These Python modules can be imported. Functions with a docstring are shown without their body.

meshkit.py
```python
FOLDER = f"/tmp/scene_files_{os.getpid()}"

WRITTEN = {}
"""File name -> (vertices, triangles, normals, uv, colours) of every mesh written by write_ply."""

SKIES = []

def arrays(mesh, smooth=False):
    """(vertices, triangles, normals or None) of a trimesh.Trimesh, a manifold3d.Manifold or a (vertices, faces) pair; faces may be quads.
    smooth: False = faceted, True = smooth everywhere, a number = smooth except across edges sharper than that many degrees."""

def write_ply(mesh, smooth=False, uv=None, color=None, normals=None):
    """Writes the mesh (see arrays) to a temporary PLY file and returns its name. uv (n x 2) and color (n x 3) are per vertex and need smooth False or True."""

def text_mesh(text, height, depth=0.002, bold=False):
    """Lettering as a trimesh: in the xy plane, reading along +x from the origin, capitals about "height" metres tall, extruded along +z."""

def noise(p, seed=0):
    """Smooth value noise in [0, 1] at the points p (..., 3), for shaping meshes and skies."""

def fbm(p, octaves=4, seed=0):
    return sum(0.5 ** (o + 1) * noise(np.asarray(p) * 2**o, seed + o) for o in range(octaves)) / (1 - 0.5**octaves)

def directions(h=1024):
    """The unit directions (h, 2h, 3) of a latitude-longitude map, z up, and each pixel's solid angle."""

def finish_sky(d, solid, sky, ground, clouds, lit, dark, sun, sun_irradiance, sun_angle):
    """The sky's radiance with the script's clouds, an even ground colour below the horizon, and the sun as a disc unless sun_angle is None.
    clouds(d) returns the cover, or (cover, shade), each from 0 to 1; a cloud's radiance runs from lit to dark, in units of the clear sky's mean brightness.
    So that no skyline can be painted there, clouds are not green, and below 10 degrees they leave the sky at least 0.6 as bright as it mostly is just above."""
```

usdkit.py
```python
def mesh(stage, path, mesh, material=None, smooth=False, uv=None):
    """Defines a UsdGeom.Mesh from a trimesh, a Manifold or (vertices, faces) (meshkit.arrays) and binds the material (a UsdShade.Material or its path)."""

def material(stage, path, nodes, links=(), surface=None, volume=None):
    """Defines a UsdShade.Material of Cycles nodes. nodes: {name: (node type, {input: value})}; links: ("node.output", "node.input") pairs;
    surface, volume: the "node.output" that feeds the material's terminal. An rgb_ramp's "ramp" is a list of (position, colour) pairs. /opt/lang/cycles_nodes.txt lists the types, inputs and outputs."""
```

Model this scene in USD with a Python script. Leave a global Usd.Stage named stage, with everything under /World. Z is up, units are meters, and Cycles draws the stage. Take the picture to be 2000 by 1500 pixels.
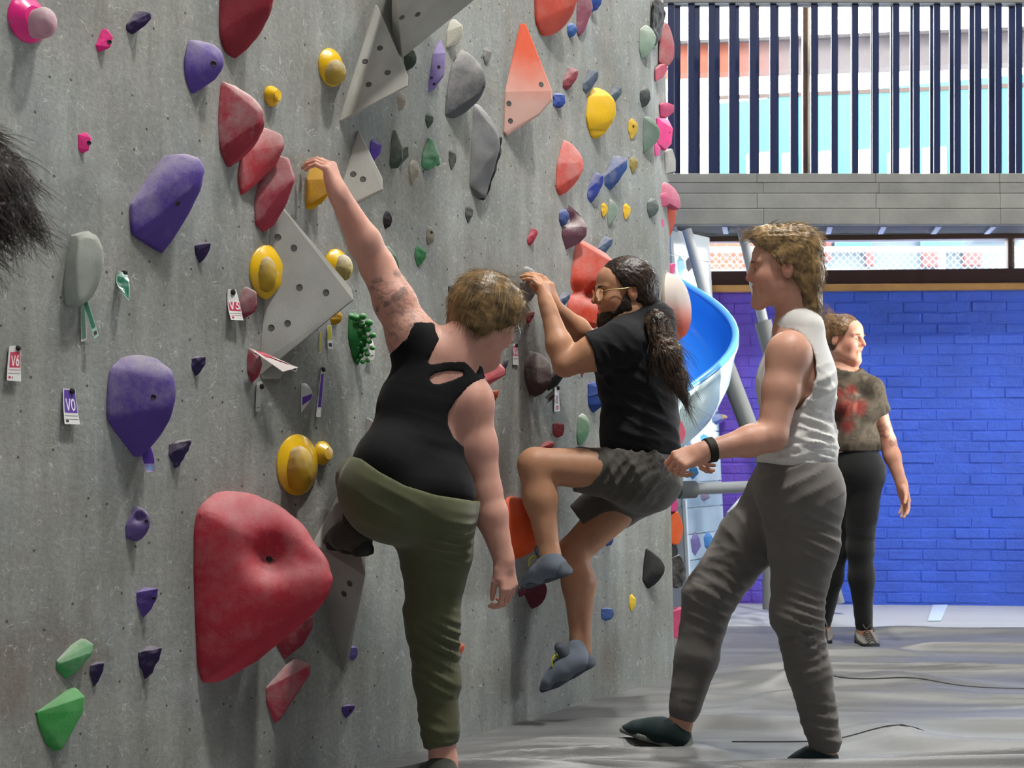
import math, random
import numpy as np
import trimesh, manifold3d as m3
import meshkit, usdkit
from scipy.spatial import cKDTree
from pxr import Usd, UsdGeom, UsdLux, UsdShade, Gf, Sdf, Vt

stage = Usd.Stage.CreateInMemory()
UsdGeom.SetStageUpAxis(stage, 'Z')
UsdGeom.Xform.Define(stage, '/World')
UsdGeom.Scope.Define(stage, '/World/Looks')
rng = np.random.default_rng(7)

# ------------------------------------------------------------------ camera
F, CX, HOR, CAMH = 3000.0, 1000.0, 850.0, 1.04      # focal length in pixels of the 2000 px frame, horizon row, eye height
cam = UsdGeom.Camera.Define(stage, '/World/camera')
cam.AddTranslateOp().Set(Gf.Vec3d(0, 0, CAMH))
cam.AddRotateXOp().Set(90.0)
cam.CreateHorizontalApertureAttr(36.0)
cam.CreateVerticalApertureAttr(27.0)
cam.CreateFocalLengthAttr(36.0 * F / 2000)
cam.CreateVerticalApertureOffsetAttr((HOR - 750) * 36.0 / 2000)
cam.CreateClippingRangeAttr(Gf.Vec2f(0.05, 500))
cam.CreateFStopAttr(8.0)
cam.CreateFocusDistanceAttr(4.9)
cam.CreateExposureAttr(0.14)

# ------------------------------------------------------------------ light
def lin(c):
    if isinstance(c, str):
        c = [int(c[i:i + 2], 16) / 255 for i in (1, 3, 5)]
    return tuple(x / 12.92 if x <= 0.04045 else ((x + 0.055) / 1.055) ** 2.4 for x in c)

dome = UsdLux.DomeLight.Define(stage, '/World/sky')
dome.CreateColorAttr(Gf.Vec3f(0.94, 0.97, 1.0))
dome.CreateIntensityAttr(6.0)

sun = UsdLux.DistantLight.Define(stage, '/World/sun')       # low sun that reaches in through the side window
SUN_DIR = np.array([-5.15, 1.25, -0.16]) / np.linalg.norm([-5.15, 1.25, -0.16])
_z = -SUN_DIR; _x = np.cross([0, 0, 1.0], _z); _x /= np.linalg.norm(_x); _y = np.cross(_z, _x)
sun.AddTransformOp().Set(Gf.Matrix4d(*_x, 0, *_y, 0, *_z, 0, 0, 0, 0, 1))
sun.CreateIntensityAttr(1.7); sun.CreateNormalizeAttr(True); sun.CreateAngleAttr(0.6); sun.CreateColorAttr(Gf.Vec3f(1.0, 0.96, 0.9))

CEIL = 8.2
LAMPS = [  # x, y, width, length, power : lamps along the climbing wall, then fill lamps added over the mats
    (1.46, 3.45, 0.30, 0.60, 600),
    (2.55, 5.30, 0.30, 0.60, 330),
    (2.7, 8.1, 0.40, 1.2, 300),  # unseen lamp added to brighten the back, standing in for daylight
    (0.2, 1.2, 0.40, 1.0, 55),  # this and the next two are unseen fill lights
    (4.2, 4.2, 0.5, 1.3, 60),
    (2.6, 0.2, 0.5, 1.3, 40),
]
LAMP_GAIN = 0.72

# ------------------------------------------------------------------ helpers
def px(u, v, d):
    """The point at depth d behind pixel (u, v) of the 2000 x 1500 frame."""
    return np.array([(u - CX) / F * d, d, CAMH - (v - HOR) / F * d])

def project(p):
    p = np.asarray(p)
    return np.stack([CX + p[..., 0] / p[..., 1] * F, HOR - (p[..., 2] - CAMH) / p[..., 1] * F], -1)

USED = {}
def path_for(parent, name):
    base = parent.GetPath() if parent is not None else Sdf.Path('/World')
    k = USED.get((base, name), 0)
    USED[(base, name)] = k + 1
    return base.AppendChild(name if k == 0 else f'{name}_{k:03d}')

def say(p, label=None, cat=None, group=None, kind=None):
    for k, v in (('label', label), ('category', cat), ('group', group), ('kind', kind)):
        if v:
            p.SetCustomDataByKey(k, v)
    return p

def obj(name, mesh, mat, parent=None, smooth=False, label=None, cat=None, group=None, kind=None, tint=None):
    m = usdkit.mesh(stage, str(path_for(parent, name)), mesh, mat, smooth)
    if tint is not None:      # per-vertex pigment, read by an attribute node
        UsdGeom.PrimvarsAPI(m).CreatePrimvar('tint', Sdf.ValueTypeNames.Color3fArray, 'vertex').Set(Vt.Vec3fArray.FromNumpy(np.asarray(tint, np.float32)))
    return say(m.GetPrim(), label, cat, group, kind)

def thing(name, label, cat, loc=None, group=None, kind=None):
    x = UsdGeom.Xform.Define(stage, path_for(None, name))
    return say(x.GetPrim(), label, cat, group, kind)

def box(c, s, rz=0.0, bev=0.0):
    """A box, centre c, size s, its edges bevelled by bev."""
    s = np.asarray(s, float)
    if bev > 0:
        pts = []
        for sx in (-1, 1):
            for sy in (-1, 1):
                for sz in (-1, 1):
                    q = np.array([sx, sy, sz]) * s / 2
                    for a in range(3):
                        e = q.copy()
                        for b in range(3):
                            if b != a:
                                e[b] -= np.sign(q[b]) * bev
                        pts.append(e)
        m = trimesh.convex.convex_hull(np.array(pts))
    else:
        m = trimesh.creation.box(s)
    if rz:
        m.apply_transform(trimesh.transformations.rotation_matrix(rz, [0, 0, 1]))
    m.apply_translation(c)
    return m

def tube(pts, r, sides=12, cap=True):
    """A swept round tube through pts; r a number or one per point."""
    p = np.asarray(pts, float)
    r = np.broadcast_to(np.asarray(r, float), (len(p),))
    t = np.gradient(p, axis=0)
    t /= np.linalg.norm(t, axis=1, keepdims=True) + 1e-12
    ref = np.array([0, 0, 1.0]) if abs(t[0][2]) < 0.9 else np.array([1.0, 0, 0])
    rings, a = [], np.cross(t[0], ref)
    for i in range(len(p)):
        a = a - t[i] * (a @ t[i]); a /= np.linalg.norm(a) + 1e-12
        b = np.cross(t[i], a)
        ang = np.arange(sides) * 2 * np.pi / sides
        rings.append(p[i] + r[i] * (np.cos(ang)[:, None] * a + np.sin(ang)[:, None] * b))
    v = np.vstack(rings)
    f = []
    for i in range(len(p) - 1):
        for j in range(sides):
            q = [i * sides + j, i * sides + (j + 1) % sides, (i + 1) * sides + (j + 1) % sides, (i + 1) * sides + j]
            f += [[q[0], q[1], q[2]], [q[0], q[2], q[3]]]
    if cap:
        v = np.vstack([v, p[:1], p[-1:]])
        n = len(v)
        for j in range(sides):
            f += [[n - 2, (j + 1) % sides, j], [n - 1, (len(p) - 1) * sides + j, (len(p) - 1) * sides + (j + 1) % sides]]
    return trimesh.Trimesh(v, np.array(f), process=False)

def bar(a, b, w, h=None, up=(0, 0, 1)):
    """A square bar from a to b."""
    a, b = np.asarray(a, float), np.asarray(b, float)
    d = (b - a) / np.linalg.norm(b - a)
    s = np.cross(d, up)
    if np.linalg.norm(s) < 1e-6:
        s = np.cross(d, (1, 0, 0))
    s /= np.linalg.norm(s)
    t = np.cross(s, d)
    h = h or w
    v = [q + sx * s * w / 2 + st * t * h / 2 for q in (a, b) for sx, st in ((-1, -1), (1, -1), (1, 1), (-1, 1))]
    return trimesh.convex.convex_hull(np.array(v))

def cat_(ms):
    return trimesh.util.concatenate(ms)

def prism(poly, depth_vec):
    """A convex polygon (n x 3) extruded along depth_vec."""
    p = np.asarray(poly, float)
    return trimesh.convex.convex_hull(np.vstack([p, p + np.asarray(depth_vec, float)]))

# ------------------------------------------------------------------ materials
LOOKS = {}
def mat(key, nodes, links, surface):
    if key not in LOOKS:
        LOOKS[key] = usdkit.material(stage, '/World/Looks/' + key, nodes, links, surface=surface)
    return LOOKS[key]

def plain(key, color, rough=0.6, spec=0.4, bump=0.0, bscale=60, vary=0.0, vscale=6, metallic=0.0, coat=0.0, sheen=0.0):
    c = lin(color)
    n = {'p': ('principled_bsdf', {'base_color': c, 'roughness': rough, 'specular_ior_level': spec, 'metallic': metallic, 'coat_weight': coat, 'coat_roughness': 0.15, 'sheen_weight': sheen}),
         'tc': ('texture_coordinate', {})}
    l = []
    if vary:
        n['nz'] = ('noise_texture', {'scale': vscale, 'detail': 5.0})
        n['rp'] = ('rgb_ramp', {'ramp': [(0.25, tuple(x * (1 - vary) for x in c)), (0.75, tuple(min(1, x * (1 + vary)) for x in c))]})
        l += [('tc.object', 'nz.vector'), ('nz.fac', 'rp.fac'), ('rp.color', 'p.base_color')]
    if bump:
        n['bz'] = ('noise_texture', {'scale': bscale, 'detail': 6.0, 'roughness': 0.65})
        n['bp'] = ('bump', {'strength': bump, 'distance': 0.01})
        l += [('tc.object', 'bz.vector'), ('bz.fac', 'bp.height'), ('bp.normal', 'p.normal')]
    return mat(key, n, l, 'p.BSDF')

# climbing wall plane: through two points of its foot
def ground(u, v):
    d = F * CAMH / (v - HOR)
    return px(u, v, d)
W0, W1 = ground(700, 1500), ground(1310, 1322)
WD = (W1 - W0) / np.linalg.norm(W1 - W0)                 # along the wall, away from the camera
WN = np.array([WD[1], -WD[0], 0.0])                       # out of the wall, to the right and towards the camera
UP = np.array([0, 0, 1.0])

def on_plane(u, v, p0=None, n=None, h=0.0):
    p0 = W0 if p0 is None else p0
    n = WN if n is None else n
    d = np.array([(u - CX) / F, 1.0, -(v - HOR) / F])
    c = np.array([0, 0, CAMH])
    return c + d * (((p0 + n * h - c) @ n) / (d @ n))

def lifted(u, v, uf, p0=None, n=None):
    """The point seen at (u, v) that stands straight out from the wall at the pixel column uf; returns (point, foot)."""
    p0 = W0 if p0 is None else p0
    n = WN if n is None else n
    t = (u - CX) / F
    q = on_plane(uf, HOR, p0, n)
    h = (t * q[1] - q[0]) / (n[0] - t * n[1])
    p = q + n * h
    p[2] = CAMH - (v - HOR) / F * p[1]
    f = p - n * h
    return p, f

def wall_material():
    n = {
        'tc': ('texture_coordinate', {}),
        'sd': ('vector_math', {'math_type': 'dot_product', 'vector2': tuple(WD)}),
        'sx': ('separate_xyz', {}),
        'uv': ('combine_xyz', {'z': 0.0}),
        'm1': ('mapping', {'scale': (7, 0.9, 1)}), 'streak': ('noise_texture', {'scale': 2.2, 'detail': 6.0, 'roughness': 0.6}),
        'blot': ('noise_texture', {'scale': 2.3, 'detail': 7.0, 'roughness': 0.62}),
        'hue': ('noise_texture', {'scale': 3.1, 'detail': 4.0, 'distortion': 0.6}),
        'fine': ('noise_texture', {'scale': 70, 'detail': 5.0, 'roughness': 0.7}),
        'r1': ('rgb_ramp', {'ramp': [(0.28, lin('#7f807b')), (0.5, lin('#90928d')), (0.72, lin('#a2a49f'))]}),
        'r2': ('rgb_ramp', {'ramp': [(0.3, lin('#847f72')), (0.5, lin('#8a8c88')), (0.7, lin('#828c90'))]}),
        'mx1': ('mix_color', {'blend_type': 'mix', 'fac': 0.33}),
        'r3': ('rgb_ramp', {'ramp': [(0.3, (0.80, 0.80, 0.80)), (0.7, (1.18, 1.18, 1.18))]}),
        'mx2': ('mix_color', {'blend_type': 'multiply', 'fac': 1.0, 'use_clamp_result': False}),
        'r4': ('rgb_ramp', {'ramp': [(0.3, (0.83, 0.83, 0.83)), (0.7, (1.15, 1.15, 1.15))]}),
        'mx3': ('mix_color', {'blend_type': 'multiply', 'fac': 1.0}),
        # scuffed chalk scratches
        'ln': ('noise_texture', {'scale': 9.0, 'detail': 3.0, 'distortion': 2.2}),
        'lr': ('rgb_ramp', {'ramp': [(0.487, (0, 0, 0)), (0.498, (1, 1, 1)), (0.506, (0, 0, 0))]}),
        'lm': ('noise_texture', {'scale': 26.0, 'detail': 2.0}),
        'lmr': ('rgb_ramp', {'ramp': [(0.48, (0, 0, 0)), (0.60, (0.8, 0.8, 0.8))]}),
        'lmul': ('math', {'math_type': 'multiply'}),
        'mx4': ('mix_color', {'blend_type': 'mix', 'b': lin('#c9c9c4')}),
        # sockets for the hold bolts
        'vo': ('voronoi_texture', {'dimensions': '2D', 'feature': 'f1', 'scale': 7.0, 'randomness': 0.95}),
        'vr': ('rgb_ramp', {'ramp': [(0.018, (0.8, 0.8, 0.8)), (0.034, (0, 0, 0))]}),
        'mx5': ('mix_color', {'blend_type': 'mix', 'b': lin('#2e2e2c')}),
        # soft chalk clouds and brown rubber marks
        'cl': ('noise_texture', {'scale': 1.7, 'detail': 6.0, 'roughness': 0.7, 'distortion': 0.5}),
        'clr': ('rgb_ramp', {'ramp': [(0.56, (0, 0, 0)), (0.78, (0.5, 0.5, 0.5))]}),
        'mx6': ('mix_color', {'blend_type': 'mix', 'b': lin('#b9bcbb')}),
        'br': ('noise_texture', {'scale': 1.35, 'detail': 5.0, 'roughness': 0.65}),
        'brm': ('mapping', {'location': (3.7, 1.9, 0)}),
        'brr': ('rgb_ramp', {'ramp': [(0.60, (0, 0, 0)), (0.76, (0.6, 0.6, 0.6))]}),
        # two smears of brown shoe rubber
        'd1': ('vector_math', {'math_type': 'distance', 'vector2': (float(on_plane(968, 920) @ WD), float(on_plane(968, 920)[2]), 0.0)}), 'd1r': ('map_range', {'from_min': 0.05, 'from_max': 0.17, 'to_min': 1.0, 'to_max': 0.0, 'clamp': True}),
        'd2': ('vector_math', {'math_type': 'distance', 'vector2': (float(on_plane(1190, 1290) @ WD), float(on_plane(1190, 1290)[2]), 0.0)}), 'd2r': ('map_range', {'from_min': 0.04, 'from_max': 0.16, 'to_min': 0.7, 'to_max': 0.0, 'clamp': True}),
        'd3': ('math', {'math_type': 'maximum'}), 'd4': ('math', {'math_type': 'multiply'}), 'd5': ('math', {'math_type': 'multiply_add', 'value2': 2.4, 'value3': -0.55, 'use_clamp': True}), 'd6': ('math', {'math_type': 'maximum'}), 'd7': ('math', {'math_type': 'multiply', 'value2': 0.8}),
        'mx7': ('mix_color', {'blend_type': 'mix', 'b': lin('#6d5a48')}),
        'bp': ('bump', {'strength': 0.35, 'distance': 0.006}),
        'p': ('principled_bsdf', {'roughness': 0.78, 'specular_ior_level': 0.25}),
    }
    l = [('tc.object', 'sd.vector1'), ('tc.object', 'sx.vector'), ('sd.value', 'uv.x'), ('sx.z', 'uv.y'),
         ('uv.vector', 'm1.vector'), ('m1.vector', 'streak.vector'), ('uv.vector', 'blot.vector'), ('uv.vector', 'hue.vector'), ('uv.vector', 'fine.vector'),
         ('streak.fac', 'r1.fac'), ('hue.fac', 'r2.fac'), ('r1.color', 'mx1.a'), ('r2.color', 'mx1.b'),
         ('blot.fac', 'r3.fac'), ('mx1.result', 'mx2.a'), ('r3.color', 'mx2.b'), ('fine.fac', 'r4.fac'), ('mx2.result', 'mx3.a'), ('r4.color', 'mx3.b'),
         ('uv.vector', 'ln.vector'), ('ln.fac', 'lr.fac'), ('uv.vector', 'lm.vector'), ('lm.fac', 'lmr.fac'), ('lr.color', 'lmul.value1'), ('lmr.color', 'lmul.value2'),
         ('mx3.result', 'mx6.a'), ('uv.vector', 'cl.vector'), ('cl.fac', 'clr.fac'), ('clr.color', 'mx6.fac'),
         ('uv.vector', 'brm.vector'), ('brm.vector', 'br.vector'), ('br.fac', 'brr.fac'), ('mx6.result', 'mx7.a'), ('brr.color', 'd6.value1'), ('uv.vector', 'd1.vector1'), ('d1.value', 'd1r.value'), ('uv.vector', 'd2.vector1'), ('d2.value', 'd2r.value'), ('d1r.result', 'd3.value1'), ('d2r.result', 'd3.value2'), ('blot.fac', 'd5.value1'), ('d5.value', 'd4.value1'), ('d3.value', 'd4.value2'), ('d4.value', 'd7.value1'), ('d7.value', 'd6.value2'), ('d6.value', 'mx7.fac'),
         ('mx7.result', 'mx4.a'), ('lmul.value', 'mx4.fac'), ('uv.vector', 'vo.vector'), ('vo.distance', 'vr.fac'), ('mx4.result', 'mx5.a'), ('vr.color', 'mx5.fac'),
         ('mx5.result', 'p.base_color'), ('fine.fac', 'bp.height'), ('bp.normal', 'p.normal')]
    return mat('painted_plywood', n, l, 'p.BSDF')

def hold_mat(color, chalk=0.35, rough=0.62, spec=0.3):
    """Coloured resin with chalk dust that has settled on what faces up."""
    key = 'resin_' + color.strip('#') + f'_{int(chalk * 100)}_{int(rough * 100)}'
    c = lin(color)
    n = {'tc': ('texture_coordinate', {}), 'g': ('geometry', {}), 's': ('separate_xyz', {}),
         'nz': ('noise_texture', {'scale': 16.0, 'detail': 5.0, 'roughness': 0.7}),
         'a': ('math', {'math_type': 'multiply_add', 'value2': 0.55, 'value3': -0.30}),
         'b': ('math', {'math_type': 'multiply_add', 'value2': 1.1}),
         'f': ('map_range', {'from_min': 0.14, 'from_max': 0.82, 'to_min': 0.0, 'to_max': chalk, 'clamp': True}),
         'fn': ('noise_texture', {'scale': 160.0, 'detail': 3.0}),
         'mx': ('mix_color', {'a': c, 'b': lin('#b9b4b0')}),
         'v': ('noise_texture', {'scale': 7.0, 'detail': 3.0}),
         'vr': ('rgb_ramp', {'ramp': [(0.3, (0.82, 0.82, 0.82)), (0.7, (1.12, 1.12, 1.12))]}),
         'mm': ('mix_color', {'blend_type': 'multiply', 'fac': 1.0}),
         'bp': ('bump', {'strength': 0.12, 'distance': 0.004}),
         'p': ('principled_bsdf', {'roughness': rough, 'specular_ior_level': spec})}
    l = [('g.normal', 's.vector'), ('s.z', 'a.value1'), ('tc.object', 'nz.vector'), ('nz.fac', 'b.value1'), ('a.value', 'b.value3'), ('b.value', 'f.value'),
         ('f.result', 'mx.fac'), ('tc.object', 'v.vector'), ('v.fac', 'vr.fac'), ('mx.result', 'mm.a'), ('vr.color', 'mm.b'), ('mm.result', 'p.base_color'),
         ('tc.object', 'fn.vector'), ('fn.fac', 'bp.height'), ('bp.normal', 'p.normal')]
    return mat(key, n, l, 'p.BSDF')
# ================================================================== the setting
# --- the climbing wall on the left: main plane, then a narrow face turned a little away, then the return
SEAM = [(1267, -60), (1270, 60), (1276, 300), (1290, 500), (1303, 800), (1309, 1000), (1310, 1322)]
SILH = [(1295, -60), (1298, 60), (1306, 300), (1308.5, 500), (1309, 800), (1310.5, 1000), (1318, 1310)]
S_ = np.array([on_plane(u, v) for u, v in SEAM]); S_[-1, 2] = 0.0
BD = np.array([math.sin(math.radians(17)), math.cos(math.radians(17)), 0])
BN = np.array([BD[1], -BD[0], 0.0])
def bevel_point(i):
    t = (SILH[i][0] - CX) / F
    q = S_[i]
    k = (q[0] - t * q[1]) / (t * BD[1] - BD[0])
    return q + BD * max(k, 0.004)
B_ = np.array([bevel_point(i) for i in range(len(SEAM))])
z0, z1 = -0.02, CEIL
S_[-1, 2] = B_[-1, 2] = z0
far = np.array([-0.85, 0.5, 0]); far /= np.linalg.norm(far)
def column(P):
    P = P.copy(); top = P[0].copy(); top[2] = z1
    return np.vstack([[top], P])
cs, cb = column(S_), column(B_)
zs = cs[:, 2]
cl_ = np.array([[*(W0 - WD * 9.46)[:2], z] for z in zs])       # far left end, behind the camera
cb[:, 2] = zs
cr = cb + far * 2.2
ck = cl_ - WN * 0.15
def strip(A, B):
    n = len(A); v = np.vstack([A, B]); f = []
    for i in range(n - 1):
        f += [[i, i + 1, n + i + 1], [i, n + i + 1, n + i]]
    return trimesh.Trimesh(v, f, process=False)
def fan(k, flip):
    v = np.array([A[k] for A in (cl_, cs, cb, cr, ck)])
    f = np.array([[1, 2, 3], [1, 3, 4], [1, 4, 0]])
    return trimesh.Trimesh(v, f[:, ::-1] if flip else f, process=False)
wall = cat_([strip(cl_, cs), strip(cs, cb), strip(cb, cr), strip(cr, ck), strip(ck, cl_), fan(0, False), fan(-1, True)])
wall.merge_vertices(); wall.fix_normals()
PLY = wall_material()
obj('wall_left', wall, PLY, kind='structure', label='tall grey painted plywood climbing wall covered in coloured holds')

# --- matted floor with creased grey cover
def floor_height(x, y):
    p = np.stack([x * 0.55 + y * 0.08, y * 4.6, 0 * x], -1)
    a = 1 - np.abs(2 * meshkit.noise(p, 3) - 1)
    q = np.stack([x * 0.9 - y * 0.15, y * 8.5, 0 * x + 5], -1)
    b = 1 - np.abs(2 * meshkit.noise(q, 5) - 1)
    m = meshkit.noise(np.stack([x * 0.7, y * 1.1, 0 * x + 9], -1), 11)
    m2 = np.clip((m - 0.25) * 2.2, 0, 1)
    flat = 1 - 0.85 * np.clip((y - 8.15) / 0.12, 0, 1)
    # nearer the wall the cover is pulled taut
    dist = (np.stack([x, y, 0 * x], -1) - W0) @ WN
    taut = np.clip(dist / 0.35, 0.05, 1)
    def ridge(sx, sy, shear, seed, w, hgt, cover):
        n = meshkit.noise(np.stack([x * sx, (y + shear * x) * sy, 0 * x + seed], -1), seed)
        k = np.clip((meshkit.noise(np.stack([x * 0.8, y * 2.0, 0 * x + 3], -1), seed + 50) - cover) * 4, 0, 1)
        return hgt * np.exp(-((n - 0.5) / w) ** 2) * k
    h = ridge(.45, 3.4, .05, 3, .05, .045, .36) + ridge(.6, 6.0, -.06, 5, .07, .034, .36) + ridge(.35, 2.2, .10, 8, .04, .040, .45) + ridge(.9, 9.0, .02, 13, .10, .016, .40) + 0.018 * (meshkit.noise(np.stack([x * 1.2, y * 2.2, 0 * x], -1), 21) - 0.5)
    # dents where feet press the foam
    for fx, fy in DENTS:
        r = np.hypot((x - fx) / 0.45, (y - fy) / 0.28)
        h = h - 0.016 * np.exp(-r ** 2 * 1.6)
    return h * flat * taut - 0.004

DENTS = [tuple(ground(1612, 1490)[:2]), tuple(ground(1688, 1258)[:2])]
gx = np.concatenate([np.arange(-3.4, -0.8, 0.2), np.arange(-0.8, 4.2, 0.045), np.arange(4.2, 6.2, 0.2)])
gy = np.concatenate([np.arange(-3.0, 4.2, 0.25), np.arange(4.2, 8.4, 0.0085), np.arange(8.4, 9.9, 0.03)])
GX, GY = np.meshgrid(gx, gy, indexing='ij')
GZ = floor_height(GX, GY)
ii, jj = np.meshgrid(np.arange(len(gx) - 1), np.arange(len(gy) - 1), indexing='ij')
q0 = (ii * len(gy) + jj).ravel(); q1 = q0 + len(gy)
ff = np.vstack([np.stack([q0, q1, q1 + 1], 1), np.stack([q0, q1 + 1, q0 + 1], 1)])
vv = np.stack([GX.ravel(), GY.ravel(), GZ.ravel()], 1)
dist = (vv - W0) @ WN
keepv = (dist > -0.12) | (vv[:, 1] > 6.9)
ff = ff[keepv[ff].all(1)]
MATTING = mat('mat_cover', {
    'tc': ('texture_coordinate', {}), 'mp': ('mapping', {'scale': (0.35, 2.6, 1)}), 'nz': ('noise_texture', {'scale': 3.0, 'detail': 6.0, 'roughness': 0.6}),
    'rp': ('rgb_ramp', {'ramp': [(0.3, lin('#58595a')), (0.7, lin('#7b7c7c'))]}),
    # same cover along the back wall; window light there is mixed in as paler grey
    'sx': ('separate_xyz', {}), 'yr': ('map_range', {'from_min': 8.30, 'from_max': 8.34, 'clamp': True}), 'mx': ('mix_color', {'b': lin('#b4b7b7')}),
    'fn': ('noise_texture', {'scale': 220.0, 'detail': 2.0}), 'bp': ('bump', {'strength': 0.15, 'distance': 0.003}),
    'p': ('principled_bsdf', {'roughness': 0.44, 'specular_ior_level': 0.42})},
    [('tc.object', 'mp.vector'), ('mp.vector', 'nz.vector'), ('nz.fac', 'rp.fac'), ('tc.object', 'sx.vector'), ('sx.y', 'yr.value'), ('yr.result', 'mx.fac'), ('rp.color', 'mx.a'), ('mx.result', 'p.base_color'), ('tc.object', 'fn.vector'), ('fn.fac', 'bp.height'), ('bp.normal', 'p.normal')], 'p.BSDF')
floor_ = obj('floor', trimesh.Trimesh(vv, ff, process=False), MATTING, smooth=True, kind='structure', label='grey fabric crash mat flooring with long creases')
def floor_z(x, y):
    return float(floor_height(np.array([x]), np.array([y]))[0])

seam_m = plain('seam_thread', '#3c3d3e', 0.8)
for y, x0, x1 in ((8.33, 0.9, 4.0), (6.35, 1.1, 4.0), (5.22, 0.75, 3.6)):
    xs = np.linspace(x0, x1, 60)
    pts = [(x, y + 0.02 * math.sin(x * 1.7), floor_z(x, y + 0.02 * math.sin(x * 1.7)) + 0.001) for x in xs]
    obj('seam', tube(pts, 0.0028, 5), seam_m, floor_)

# --- ceiling, right and rear walls (outside the frame, they close the room)
PAINT = plain('wall_paint', '#4f5055', 0.8, 0.2)
obj('wall_corner', box((-5.6, -3.0, CEIL / 2), (1.6, 0.5, CEIL)), PAINT, kind='structure')
obj('ceiling', box((0.4, 3.2, CEIL + 0.05), (13, 13.6, 0.1)), plain('ceiling_paint', '#3a3b3e', 0.9, 0.2), kind='structure')
obj('wall_side', box((-1.35, 8.75, CEIL / 2), (0.2, 2.6, CEIL)), PAINT, kind='structure')
obj('wall_front', box((0.2, -3.2, CEIL / 2), (13, 0.12, CEIL)), PAINT, kind='structure')
SY0, SY1, SZ0, SZ1 = 6.25, 8.2, 1.15, 2.33        # a side window near the back, outside the frame: daylight comes in through it
obj('wall_right', cat_([box((6.3, (SY0 - 3.3) / 2, CEIL / 2), (0.12, SY0 + 3.3, CEIL)), box((6.3, (SY1 + 9.9) / 2, CEIL / 2), (0.12, 9.9 - SY1, CEIL)), box((6.3, (SY0 + SY1) / 2, SZ0 / 2), (0.12, SY1 - SY0, SZ0)), box((6.3, (SY0 + SY1) / 2, (SZ1 + CEIL) / 2), (0.12, SY1 - SY0, CEIL - SZ1))]), PAINT, kind='structure')

# --- back wall: rotated by BA, foot at depth ~9.45
BA = math.radians(5.0)
BT = np.array([math.cos(BA), -math.sin(BA), 0])
BNN = np.array([-math.sin(BA), -math.cos(BA), 0.0])           # faces the camera
BP0 = px(1700, 1180, F * CAMH / 330.0); BP0[2] = 0
def bpt(x, z, out=0.0):
    """A point of the back wall: x metres along it from the column under pixel 1700, height z, out towards the room."""
    return BP0 + BT * x + UP * z + BNN * out
def bx_of(u):
    return (on_plane(u, HOR, BP0, BNN) - BP0) @ BT
def bz_of(u, v):
    return on_plane(u, v, BP0, BNN)[2]
BRZ = -BA
ZW0 = bz_of(1700, 569)                     # top of the blue bricks
ZW1 = bz_of(1700, 556)                     # top of the wooden ledge
ZW2 = bz_of(1700, 527)                     # top of the dark sill
ZB0 = 2.245                                # lower window head (behind the beam)
XL, XR = bx_of(1150), 3.6

def back_box(x0, x1, zz0, zz1, out, thick, bev=0.0):
    c = bpt((x0 + x1) / 2, (zz0 + zz1) / 2, out - thick / 2)
    return box(c, (x1 - x0, thick, zz1 - zz0), BRZ, bev)

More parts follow.
